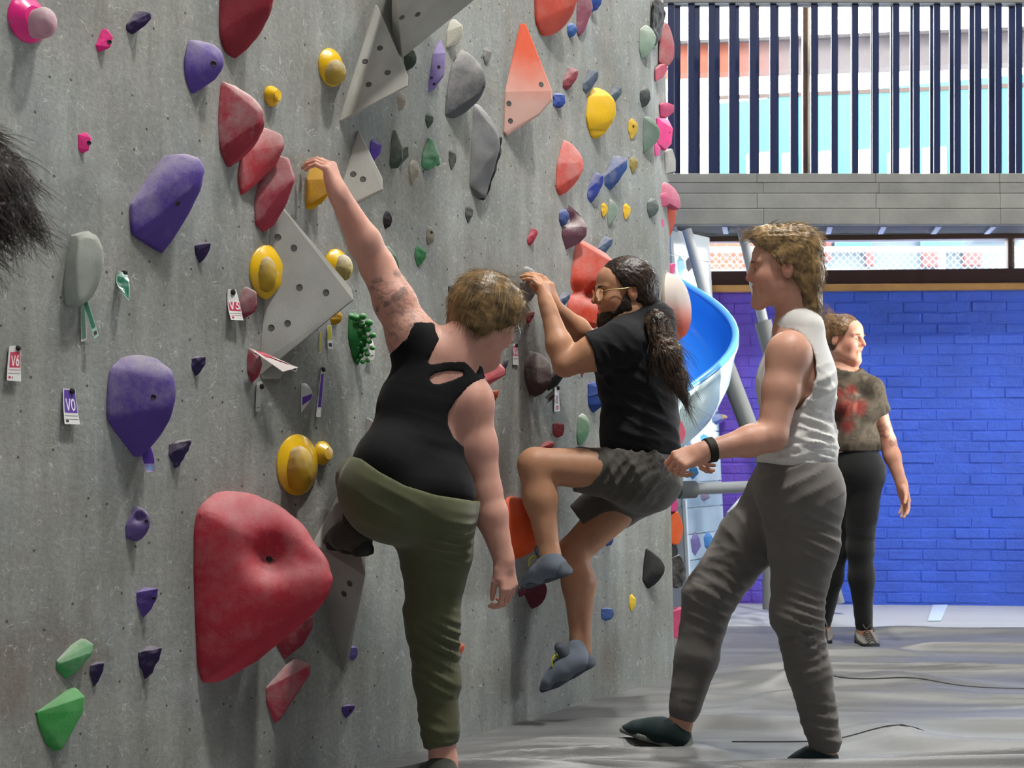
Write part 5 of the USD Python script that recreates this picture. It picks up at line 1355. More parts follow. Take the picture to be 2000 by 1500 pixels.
def shoe(parent, ankle, toe, heel, up, cu, cs, width=0.046, laces=None, tongue=True, name='shoe', rubber=None):
    """A climbing shoe: upper with a heel and a pointed toe, rubber sole with rand, laces and tongue loop. ankle, heel, toe are points; heel and toe lie on the sole."""
    ankle, toe, heel, up = (np.asarray(x, float) for x in (ankle, toe, heel, up))
    f = _n(toe - heel); L = np.linalg.norm(toe - heel); u = _n(up - f * (up @ f)); s = np.cross(f, u)
    A = lambda a, b, c=0.0: heel + f * a * L + u * b + s * c
    w = width / 1.35
    top = [limb(A(.13, .036), A(.45, .038), .032, .036, .03, (s, 1.1)), limb(A(.45, .038), A(.80, .026), .036, .024, .03, (s, 1.3)), limb(A(.80, .026), A(.95, .016), .024, .013, .02, (s, 1.45)),
           limb(A(.16, .04), ankle * .45 + A(.2, .07) * .55, .034, .036, .03), limb(A(.30, .055), A(.62, .042), .034, .026, .03, (s, 1.1))]
    an = _n(ankle - A(.2, .05))
    cutp = A(.2, .05) + an * min(np.linalg.norm(ankle - A(.2, .05)) * .8, 0.065)
    m = mesh_field(top, 0.005, cuts=[lambda P: (P - cutp) @ an, lambda P: -((P - heel) @ u) + 0.004])
    r = obj(name, m, cu, parent, smooth=True)
    rb = [limb(A(.03, .011), A(.30, .009), .020, .022, .02, (s, 1.5)), limb(A(.30, .009), A(.66, .011), .022, .027, .02, (s, 1.4)), limb(A(.66, .011), A(.97, .010), .026, .013, .02, (s, 1.5)), limb(A(.0, .012), A(.06, .055), .02, .020, .02, (s, 1.2))]
    m2 = mesh_field(rb, 0.005, cuts=[lambda P: -((P - heel) @ u) + 0.0, lambda P: (P - heel) @ u - 0.020 - 0.03 * np.clip(1 - ((P - heel) @ f) / (0.22 * L), 0, 1)])
    obj('sole', m2, cs, r, smooth=True)
    if laces is not None:
        pts = []
        for i in range(7):
            a = .38 + .36 * i / 6; z = .078 - .042 * (i / 6) ** 1.0
            obj('lace', tube([A(a, z - .012, -.022), A(a + .01, z + .001, -.010), A(a + .02, z + .003, 0), A(a + .01, z + .001, .010), A(a, z - .012, .022)], 0.0034, 6), laces, r, smooth=True)
        obj('lace', tube([A(.40, .085, 0), A(.36, .100, .012), A(.42, .108, .022), A(.50, .09, .018), A(.42, .086, 0), A(.46, .105, -.014), A(.55, .098, -.018), A(.60, .075, -.022)], 0.0034, 6), laces, r, smooth=True)
    if tongue:
        q = [limb(A(.30, .085), A(.33, .118), .024, .020, .01, (s, 1.15))]
        obj('tongue', mesh_field(q, 0.005), cs, r, smooth=True)
    return r
# ------------------------------------------------------------------ the people
def poly_cut(poly, scale, front=None):
    """A cut that takes away what lies inside the outline (pixels) as seen from the camera's place."""
    Q = np.asarray(poly, float)
    def f(P):
        uv = project(P)
        d2 = np.full(len(uv), 1e9); s = np.ones(len(uv))
        for i in range(len(Q)):
            a, b = Q[i], Q[i - 1]
            e, w = b - a, uv - a
            t = np.clip((w @ e) / (e @ e), 0, 1)
            q = w - t[:, None] * e
            d2 = np.minimum(d2, (q * q).sum(1))
            c1, c2, c3 = uv[:, 1] >= a[1], uv[:, 1] < b[1], e[0] * w[:, 1] > e[1] * w[:, 0]
            allc, none = c1 & c2 & c3, ~c1 & ~c2 & ~c3
            s = np.where(allc | none, -s, s)
        sd = s * np.sqrt(d2) / scale              # negative inside
        out = -sd
        if front is not None: out = np.where(front(P), out, -1.0)
        return out
    return f
def below(p, n):
    p, n = np.asarray(p, float), _n(n)
    return lambda P: (P - p) @ n

def ones(m): return np.ones((len(m.vertices), 3))
def face_tint(m, hd, t=None, lips=(1.0, 0.70, 0.68), ruddy=0.10):
    t = ones(m) if t is None else t
    L = hd.loc(np.array(m.vertices))
    near = np.linalg.norm(L, axis=1) < 0.2
    lp = np.clip(1 - (np.abs(L[:, 0]) / 0.024) ** 4, 0, 1) * np.clip(1 - np.abs((L[:, 2] + 0.058) / 0.0125) ** 4, 0, 1) * (L[:, 1] > 0.074) * near
    t *= 1 - lp[:, None] * (1 - np.array(lips))
    ck = (np.exp(-((np.abs(L[:, 0]) - 0.042) ** 2 / 0.0006 + (L[:, 2] + 0.03) ** 2 / 0.0009)) + np.exp(-((L[:, 0]) ** 2 / 0.0003 + (L[:, 2] + 0.024) ** 2 / 0.0003))) * (L[:, 1] > 0.03) * near
    er = np.exp(-((np.abs(L[:, 0]) - 0.085) ** 2 / 0.0002 + (L[:, 2]) ** 2 / 0.0015)) * near
    t *= 1 - np.clip(ck + er, 0, 1)[:, None] * ruddy * np.array([0.2, 1.5, 1.4])
    return t

# ================= the man in the white tank top, walking to the left
def man_tank():
    x = thing('person', 'person in white tank top and grey joggers walking left, blond mullet haircut', 'person')
    D = 4.95
    fw = _n((-0.97, 0.20, 0)); lat = np.cross(UP, fw)          # lat: to his left, towards the camera
    skin = skin_mat('fair', '#bf937e')
    hd = Head(px(1527, 527, D - 0.02), (-1, 0.10, -0.03), (0.02, 0, 1), 1.0); hd.skin = skin; hd.browm = plain('brow_fair', '#6b5338', 0.8)
    shL, shR = px(1540, 690, 4.80), px(1548, 690, 5.12)
    elL, wrL = px(1508, 852, 4.74), px(1378, 881, 4.68)
    elR, wrR = px(1503, 846, 5.20), px(1405, 876, 5.06)
    nb, ch, wa, pe = px(1560, 655, D), px(1556, 745, D), px(1556, 870, D), px(1556, 950, D)
    hpL, knL, anL = px(1568, 960, 4.88), px(1556, 1200, 4.87), px(1611, 1462, 4.89)
    hpR, knR, anR = px(1538, 960, 5.04), px(1384, 1165, 5.06), px(1330, 1408, 5.06)
    p = hd.prims(nose=0.9)
    p += [limb(hd.at(0, -0.035, -0.06), nb, 0.056, 0.064, 0.03), limb(nb, ch, 0.075, 0.098, 0.06, (lat, 1.5)), limb(ch, wa, 0.102, 0.094, 0.06, (lat, 1.45)), limb(wa, pe, 0.094, 0.108, 0.06, (lat, 1.45)),
          limb(nb, shL + lat * -.03, 0.055, 0.055, 0.04), limb(nb, shR + lat * .03, 0.055, 0.055, 0.04)]
    for sh, el, wr, tw in ((shL, elL, wrL, 1), (shR, elR, wrR, 1)):
        m_ = sh * .55 + el * .45
        p += [ell(sh + np.array([0, 0, -.01]), (0.066, 0.066, 0.07), k=0.03), limb(sh, m_, 0.062, 0.057, 0.03), limb(m_, el, 0.056, 0.046, 0.025), limb(el, el * .65 + wr * .35, 0.046, 0.047, 0.02), limb(el * .65 + wr * .35, wr, 0.046, 0.0285, 0.02)]
    dL = px(1318, 903, 4.66) - wrL
    hl = hand(wrL, dL, (0.15, 0.75, -0.55), (-0.1, 0.3, 1), fingers=((1.0, 1.2, .7), (1.1, 1.25, .7), (1.15, 1.3, .7), (1.2, 1.3, .7)), thumb=(0.35, 0.45), size=1.03)
    hr = hand(wrR, px(1345, 900, 4.98) - wrR, (0.1, -0.75, -0.5), (-0.1, -0.3, 1), curl=(0.8, 1.0, 0.6), thumb=(0.4, 0.4), size=1.0)
    p += hl + hr
    for hp, kn, an in ((hpL, knL, anL), (hpR, knR, anR)):
        p += [limb(hp, kn, 0.085, 0.056, 0.03), limb(kn, kn * .6 + an * .4, 0.055, 0.054, 0.03), limb(kn * .6 + an * .4, an, 0.052, 0.036, 0.03)]
    p += [limb(anL, anL + np.array([0, 0, -.055]), .036, .034), limb(anR, anR + np.array([0.0, 0, -.04]), .036, .034)]
    m = body_mesh(p, [around([hd.c], 0.165), around([q.c for q in hl] + [wrL], 0.03), around([q.c for q in hr] + [wrR], 0.03)])
    obj('body', m, skin, x, smooth=True, tint=face_tint(m, hd, ruddy=.14))
    hd.eyes(x)
    # tank top
    tp = [limb(nb + UP * .02, ch, 0.082, 0.114, 0.06, (lat, 1.42)), limb(ch, wa, 0.117, 0.112, 0.06, (lat, 1.42)), limb(wa, pe + UP * .03, 0.114, 0.126, 0.06, (lat, 1.42)),
          limb(nb - fw * .02 + lat * .07 + UP * .01, ch + lat * .1 - fw * .02, .052, .07, .04), limb(nb - fw * .02 - lat * .07 + UP * .01, ch - lat * .1 - fw * .02, .052, .07, .04)]
    hem = px(1556, 906, D)
    def armhole(sh):
        c = sh + UP * -0.055 + fw * 0.012
        return lambda P: 0.098 - np.sqrt((((P - c) - np.outer((P - c) @ lat, lat)) ** 2 * np.array([1, 1, 0.55])).sum(1)) + 0.0 * P[:, 0] - 1e3 * (((P - c) @ lat) * np.sign((sh - nb) @ lat) < -0.075)
    nk = hd.at(0, -0.02, -0.15)
    cuts = [lambda P: -((P - hem) @ _n((0.04, 0, 1))), armhole(shL), armhole(shR), lambda P: 0.078 - np.linalg.norm((P - (nb + UP * .075 + fw * .02)) * np.array([.9, 1.0, 1.0]), axis=1)]
    t = mesh_field(tp, 0.006, cuts)
    t = pulls(t, [(px(1590, 845, 4.8), (.35, 0, 1), .07, .032, .014), (px(1545, 890, 4.8), (-.2, 0, 1), .10, .03, .009), (px(1610, 770, 4.82), (-.5, 0, 1), .08, .04, .010), (px(1600, 880, 4.82), (.15, 0, 1), .06, .022, .012)])
    t = folds(t, 0.009, (0.35, 0, 1), 17, 3, 2.4, 0.4, lambda v: np.clip((px(0, 690, D)[2] - v[:, 2]) / 0.22, 0.1, 1))
    obj('tank_top', t, cloth_mat('white_rib', '#cfcdc9', 0.9, 420, 0.03), x, smooth=True)
    # joggers
    jp = [limb(px(1556, 918, D), pe, 0.112, 0.122, 0.05, (lat, 1.35)), limb(pe, hpL + lat * .02, 0.118, 0.118, 0.05), limb(pe, hpR - lat * .02, 0.118, 0.11, 0.05),
          limb(hpL, px(1570, 1060, 4.88), 0.118, 0.108, 0.05), limb(px(1570, 1060, 4.88), knL, 0.108, 0.078, 0.03), limb(knL, px(1580, 1310, 4.87), 0.077, 0.068, 0.03), limb(px(1580, 1310, 4.87), px(1609, 1440, 4.89), 0.068, 0.052, 0.02), limb(px(1609, 1440, 4.89), px(1612, 1468, 4.89), 0.050, 0.044, 0.01, caps=(False, True)),
          limb(hpR, px(1462, 1055, 5.05), 0.115, 0.098, 0.05), limb(px(1462, 1055, 5.05), knR, 0.098, 0.080, 0.03), limb(knR, px(1362, 1280, 5.06), 0.080, 0.070, 0.03), limb(px(1362, 1280, 5.06), px(1338, 1380, 5.06), 0.070, 0.052, 0.02), limb(px(1338, 1380, 5.06), px(1331, 1404, 5.06), 0.050, 0.042, 0.01, caps=(False, True)),
          ell(px(1594, 980, D), (0.075, .115, .10), k=.05)]
    j = mesh_field(jp, 0.007, [lambda P: (P - px(1556, 902, D)) @ UP])
    j = pulls(j, [(px(1600, 1215, 4.76), (.35, 0, 1), .09, .030, .018), (px(1585, 1270, 4.76), (-.3, 0, 1), .08, .034, .014), (px(1560, 940, 4.8), (-.5, 0, 1), .10, .045, .012), (px(1615, 1050, 4.78), (.5, 0, 1), .08, .04, .012), (px(1605, 1420, 4.82), (.2, 0, 1), .08, .035, .010), (px(1400, 1170, 4.96), (.6, 0, 1), .09, .04, .012), (px(1440, 1000, 4.9), (.9, 0, .6), .12, .05, .012)])
    j = folds(j, 0.009, (0.45, 0.2, 1), 13, 9, 2.2, 0.6, lambda v: np.clip((px(0, 930, D)[2] - v[:, 2]) / 0.08, 0.15, 1))
    js = obj('joggers', j, cloth_mat('grey_twill', '#686460', 0.9, 380, 0.08), x, smooth=True)
    pk = [px(1600, 962, 4.79), px(1634, 960, 4.83)]
    obj('pocket_flap', tube([px(1560, 972, 4.765), px(1585, 966, 4.76), px(1610, 964, 4.78), px(1630, 966, 4.82)], 0.004, 6), cloth_mat('grey_twill', '#686460', 0.9, 380, 0.08), js, smooth=True)
    # wristband
    b = _n(wrL - elL); a_ = wrL - b * 0.012
    obj('wristband', mesh_field([limb(a_ - b * .016, a_ + b * .010, .0400, .0380, .01, caps=(True, True))], 0.003), plain('band_black', '#15130f', 0.7), x, smooth=True)
    # shoes
    RUB, GRN = plain('rubber_black', '#1a1b1c', 0.6), cloth_mat('shoe_teal', '#16292a', 0.7, 300)
    shoe(x, anR, px(1212, 1430, 5.10), px(1340, 1468, 5.05), (0.25, 0, 1), GRN, plain('rubber_greygreen', '#6f766e', 0.6), tongue=False)
    shoe(x, anL, px(1528, 1513, 4.93), px(1632, 1509, 4.88), UP, GRN, RUB)
    # hair: short fluffy top, long at the nape
    base = hd.prims()[:3]
    hp_ = [q.grown(0.011) for q in base[:1]] + [ell(hd.at(0, 0.02, 0.095), np.array((0.075, 0.090, 0.048)), hd.M, 0.03), ell(hd.at(0, -0.055, 0.07), np.array((0.082, 0.074, 0.070)), hd.M, 0.03), ell(hd.at(0, -0.074, 0.0), np.array((0.078, 0.055, 0.08)), hd.M, 0.03),
           limb(hd.at(0, -0.075, -0.03), hd.at(0, -0.082, -0.130), 0.052, 0.040, 0.03, (hd.M[0], 1.3)), limb(hd.at(0, -0.082, -0.13), hd.at(0, -0.088, -0.168), 0.036, 0.018, 0.02, (hd.M[0], 1.4)), ell(hd.at(0, 0.076, 0.102), np.array((0.048, 0.026, 0.022)), hd.M, 0.02), ell(hd.at(0, 0.05, 0.118), np.array((0.05, 0.04, 0.022)), hd.M, 0.02)]
    def hair_line(P):
        L = hd.loc(P)
        side = np.abs(L[:, 0])
        a = (0.058 - L[:, 2]) * 0.9 - 0.0 + np.clip(L[:, 1] - 0.0, -0.2, 0.2) * 1.0 - 0.054      # forehead to temple
        behind = L[:, 1] + 0.022                                                                 # everything behind the ear stays
        return np.minimum(a, behind)
    hm = mesh_field(hp_, 0.0045, [hair_line])
    def flow(v):
        L = hd.loc(v)
        f = np.stack([L[:, 0] * 3, -0.35 + 0.0 * L[:, 1] + np.where(L[:, 1] > 0.05, 0.55, 0), -0.9 + np.where(L[:, 2] > 0.09, 0.95, 0)], 1)
        return f @ hd.M
    hm = groove(hm, flow, 0.0045, 60, 5)
    H = hair_mat('dirty_blond', '#54422a', '#a98a5c')
    h = obj('hair', hm, H, x, smooth=True)
    strands(h, hm, flow, 3600, 0.042, H, 0.0011, 0.22, 0.004, 4)
    return x
man_tank()

# ================= the climber in glasses and black t-shirt
def climber():
    x = thing('person', 'person climbing in black t-shirt and grey shorts, with glasses, beard and long ponytail', 'person')
    fw = -WN; lat = -WD                                        # lat: to his left, towards the camera
    skin = skin_mat('tan', '#b68a6c')
    hd = Head(px(1217, 571, 5.56), (-0.95, -0.22, -0.10), (0.10, 0, 1), 1.0); hd.skin = skin; hd.browm = plain('brow_dark', '#1e140e', 0.8)
    nb, ch, wa, pe = px(1250, 640, 5.62), px(1245, 725, 5.60), px(1250, 850, 5.62), px(1252, 925, 5.64)
    shL, shR = px(1216, 666, 5.44), px(1272, 660, 5.78)
    elL, wrL = px(1104, 712, 5.44), px(1071, 603, 5.50)
    elR, wrR = px(1150, 668, 5.74), px(1082, 600, 5.62)
    hpL, knL, anL = px(1236, 922, 5.54), px(1045, 908, 5.47), px(1073, 1082, 5.44)
    hpR, knR, anR = px(1258, 940, 5.74), px(1119, 1078, 5.68), px(1134, 1252, 5.63)
    p = hd.prims(nose=1.0, jaw=.97)
    p += [limb(hd.at(0, -0.035, -0.06), nb, 0.055, 0.062, 0.03), limb(nb, ch, 0.078, 0.104, 0.06, (lat, 1.55)), limb(ch, wa, 0.106, 0.094, 0.06, (lat, 1.45)), limb(wa, pe, 0.094, 0.108, 0.06, (lat, 1.4)),
          limb(nb, shL, 0.055, 0.055, 0.04), limb(nb, shR, 0.055, 0.055, 0.04)]
    for sh, el, wr in ((shL, elL, wrL), (shR, elR, wrR)):
        m_ = sh * .5 + el * .5
        p += [limb(sh, m_, 0.062, 0.062, 0.03), limb(m_, el, 0.062, 0.044, 0.025), limb(el, el * .65 + wr * .35, 0.044, 0.047, 0.012), limb(el * .65 + wr * .35, wr, 0.046, 0.028, 0.02)]
    hl = hand(wrL, px(1056, 545, 5.53) - wrL, (-0.85, 0.45, -0.1), (0.35, 0.9, 0.2), fingers=((.55, .45, .35), (.5, .5, .3), (.5, .55, .3), (.5, .55, .3)), thumb=(0.35, 0.35), size=1.06)
    hr = hand(wrR, px(1066, 542, 5.58) - wrR, (-0.85, 0.45, -0.1), (-0.35, -0.9, 0.2), fingers=((.55, .5, .35), (.55, .55, .3), (.55, .6, .3), (.55, .6, .3)), thumb=(0.35, 0.35), size=1.0)
    p += hl + hr
    p += [limb(hpL, knL, 0.090, 0.060, 0.03), limb(knL, knL * .62 + anL * .38, 0.060, 0.058, 0.02), limb(knL * .62 + anL * .38, anL, 0.056, 0.037, 0.03), limb(anL, px(1082, 1108, 5.42), .037, .036),
          limb(hpR, knR, 0.090, 0.058, 0.03), limb(knR, knR * .64 + anR * .36 + np.array([.012, 0, 0]), 0.056, 0.061, 0.02), limb(knR * .64 + anR * .36 + np.array([.012, 0, 0]), anR, 0.058, 0.037, 0.03), limb(anR, px(1137, 1272, 5.62), .037, .036)]
    m = body_mesh(p, [around([hd.c], 0.165), around([q.c for q in hl + hr] + [wrL, wrR], 0.03)])
    obj('body', m, skin, x, smooth=True, tint=face_tint(m, hd, lips=(1, .66, .64)))
    hd.eyes(x, (-0.1, 1, 0.15))
    # t-shirt
    tp = [limb(nb + UP * .015, ch, 0.088, 0.122, 0.06, (lat, 1.48)), limb(ch, wa, 0.124, 0.116, 0.06, (lat, 1.42)), limb(wa, pe + UP * .02, 0.117, 0.122, 0.06, (lat, 1.4)), limb(nb - fw * .05, wa - fw * .04, .09, .09, .05),
          limb(nb, shL, 0.072, 0.076, 0.04), limb(nb, shR, 0.072, 0.076, 0.04), limb(shL, shL * .48 + elL * .52, 0.074, 0.078, 0.03, caps=(False, True)), limb(shR, shR * .42 + elR * .58, 0.078, 0.080, 0.03, caps=(False, True))]
    t = mesh_field(tp, 0.0065, [lambda P: -((P - px(1250, 902, 5.63)) @ _n((0.05, 0, 1))), lambda P: 0.070 - np.linalg.norm(P - (nb + UP * .075 + fw * .01), axis=1)])
    t = pulls(t, [(px(1250, 800, 5.4), (.5, 0, 1), .14, .045, .010), (px(1200, 720, 5.4), (.8, 0, .6), .09, .04, .010), (px(1280, 860, 5.4), (.25, 0, 1), .10, .035, .010)])
    t = folds(t, 0.009, (0.6, 0, 1), 13, 21, 2.2, 0.4)
    obj('t_shirt', t, cloth_mat('black_tee', '#1d1e21', 0.9, 420, 0.1, 0.08), x, smooth=True)
    # shorts
    GS = cloth_mat('grey_shorts', '#55534f', 0.9, 300, 0.1)
    hemL, hemR = px(1122, 915, 5.53), px(1140, 1026, 5.74)
    sp = [limb(px(1250, 882, 5.63), pe, 0.116, 0.126, 0.05, (lat, 1.3)), limb(pe, hpL, 0.125, 0.118, 0.05), limb(pe, hpR, 0.125, 0.118, 0.05), ell(px(1272, 940, 5.62), (.10, .13, .10), k=.05),
          limb(hpL, hemL, 0.116, 0.083, 0.03, caps=(False, True)), limb(hpR, hemR, 0.116, 0.090, 0.03, caps=(False, True))]
    s = mesh_field(sp, 0.0065, [lambda P: (P - px(1250, 884, 5.63)) @ _n((0.1, 0, 1))])
    s = pulls(s, [(px(1225, 920, 5.45), (.75, 0, -.6), .10, .035, .014), (px(1280, 905, 5.48), (.5, 0, -1), .08, .03, .014), (px(1190, 930, 5.45), (.9, 0, -.5), .045, .035, .008)])
    s = folds(s, 0.008, (0.8, 0, 0.6), 15, 31, 2.2, 0.45, lambda v: np.clip((np.minimum(np.abs((v - hemL) @ _n(hemL - hpL)), np.abs((v - hemR) @ _n(hemR - hpR))) - .015) / .05, 0, 1))
    obj('shorts', s, GS, x, smooth=True)
    # glasses
    GOLD = plain('gold_wire', '#c9b27a', 0.25, 0.5, metallic=0.9)
    g = obj('glasses', tube([hd.at(-0.010, 0.106, 0.006), hd.at(0, 0.110, 0.010), hd.at(0.010, 0.106, 0.006)], 0.0016, 6), GOLD, x, smooth=True)
    LENS = mat('tinted_lens', {'f': ('fresnel', {'IOR': 1.5}), 't': ('transparent_bsdf', {'color': (0.80, 0.74, 0.42)}), 'g': ('glossy_bsdf', {'roughness': 0.03}), 'm': ('mix_closure', {})}, [('f.fac', 'm.fac'), ('t.BSDF', 'm.closure1'), ('g.BSDF', 'm.closure2')], 'm.closure')
    for sx in (-1, 1):
        ring = []
        for a in np.linspace(0, 2 * math.pi, 28):
            ca, sa = math.cos(a), math.sin(a)
            r_ = (abs(ca) ** 3 + abs(sa) ** 3) ** (-1 / 3)
            xx = sx * 0.036 + 0.0255 * ca * r_; zz = -0.004 + 0.0215 * sa * r_
            ring.append(hd.at(xx, 0.107 - 3.2 * xx * xx, zz))
        obj('rim', tube(ring, 0.0015, 6, False), GOLD, g, smooth=True)
        c = np.mean(ring[:-1], axis=0)
        obj('lens', trimesh.Trimesh(np.vstack([ring[:-1], [c]]), [[i, (i + 1) % 27, 27] for i in range(27)], process=False), LENS, g)
        obj('temple', tube([hd.at(sx * 0.061, 0.093, 0.006), hd.at(sx * 0.072, 0.078, 0.010), hd.at(sx * 0.079, 0.03, 0.010), hd.at(sx * 0.081, -0.012, 0.012), hd.at(sx * 0.080, -0.03, -0.004)], 0.0021, 6), GOLD, g, smooth=True)
    HB = hair_mat('dark_brown', '#17100c', '#3a2a20')
    # beard along the jaw
    bp = [q.grown(0.0062) for q in hd.prims(jaw=.97) if not q.sub and not q.late and not (q.kind == 'el' and q.R < 0.04 * 1.0 and abs(hd.loc(q.c[None])[0][0]) > .07)]
    def beard_line(P):
        L = hd.loc(P)
        top = L[:, 2] - (-0.066 + np.clip(0.055 - L[:, 1], 0, 0.1) * 1.35)
        front = -(L[:, 1] + 0.004)
        mouth = 0.018 - np.sqrt(L[:, 0] ** 2 * .5 + (L[:, 2] + 0.056) ** 2) - 0.5 * (L[:, 1] < 0.05)
        return np.maximum(np.maximum(top, front), mouth)
    bm = mesh_field(bp, 0.004, [beard_line])
    fl = lambda v: np.tile(-hd.M[2] + hd.M[1] * .2, (len(v), 1))
    b = obj('beard', groove(bm, fl, 0.0025, 110, 2), HB, x, smooth=True)
    strands(b, bm, fl, 700, 0.012, HB, 0.0009, 0.5, 0.01, 8)
    # slicked hair and ponytail
    tie = px(1272, 612, 5.60)
    hp_ = [q.grown(0.012) for q in hd.prims()[:1]] + [ell(hd.at(0, -0.05, 0.02), np.array((0.080, 0.075, 0.085)), hd.M, 0.03), limb(hd.at(0, -0.07, -0.03), tie, 0.06, 0.028, 0.03)]
    def hl_(P):
        L = hd.loc(P)
        a = (0.075 - L[:, 2]) * 0.55 + L[:, 1] - 0.052
        e = L[:, 1] + 0.026
        return np.where(L[:, 2] > 0.012, a, np.maximum(a, e))
    hm = mesh_field(hp_, 0.0045, [hl_])
    def flow(v): return _rows(tie - v)
    hm = groove(hm, flow, 0.0035, 90, 6)
    h = obj('hair', hm, HB, x, smooth=True)
    strands(h, hm, flow, 1500, 0.05, HB, 0.0009, 0.06, 0.004, 9)
    TB = hair_mat('tail_brown', '#1c140e', '#574231')
    tail = [tie, px(1285, 636, 5.45), px(1304, 690, 5.40), px(1322, 740, 5.41), px(1340, 784, 5.44)]
    tm = mesh_field(chain(tail, [.028, .040, .044, .034, .010], .02, (lat, 1.15)), 0.0045)
    T_ = np.array(tail)
    def tflow(v):
        k = np.clip(np.searchsorted(-T_[:, 2], -v[:, 2]), 1, 4)
        return T_[k] - T_[k - 1]
    tm = groove(tm, tflow, 0.009, 70, 12)
    tl = obj('ponytail', tm, TB, x, smooth=True)
    strands(tl, tm, tflow, 1800, 0.10, TB, 0.0011, 0.06, 0.006, 3)
    obj('hair_tie', tube([tie + 0.030 * (math.cos(a) * lat + math.sin(a) * _n(np.cross(lat, T_[1] - T_[0]))) for a in np.linspace(0, 6.3, 20)], 0.006, 8, False), plain('tie_grey', '#6d6a66', 0.7), x, smooth=True)
    # shoes
    UB, RG, LY = cloth_mat('shoe_blue_grey', '#6a7380', 0.8, 300), plain('rubber_grey', '#4c535c', 0.6), plain('lace_yellow', '#c6c81f', 0.7)
    shoe(x, anL, px(1024, 1150, 5.55), px(1108, 1124, 5.39), (-0.15, -0.25, 1), UB, RG, laces=LY)
    shoe(x, anR, px(1060, 1352, 5.60), px(1156, 1300, 5.58), (-0.35, -0.2, 1), UB, RG, laces=LY)
    return x
def _rows(v): return v / (np.linalg.norm(v, axis=1)[:, None] + 1e-9)
climber()

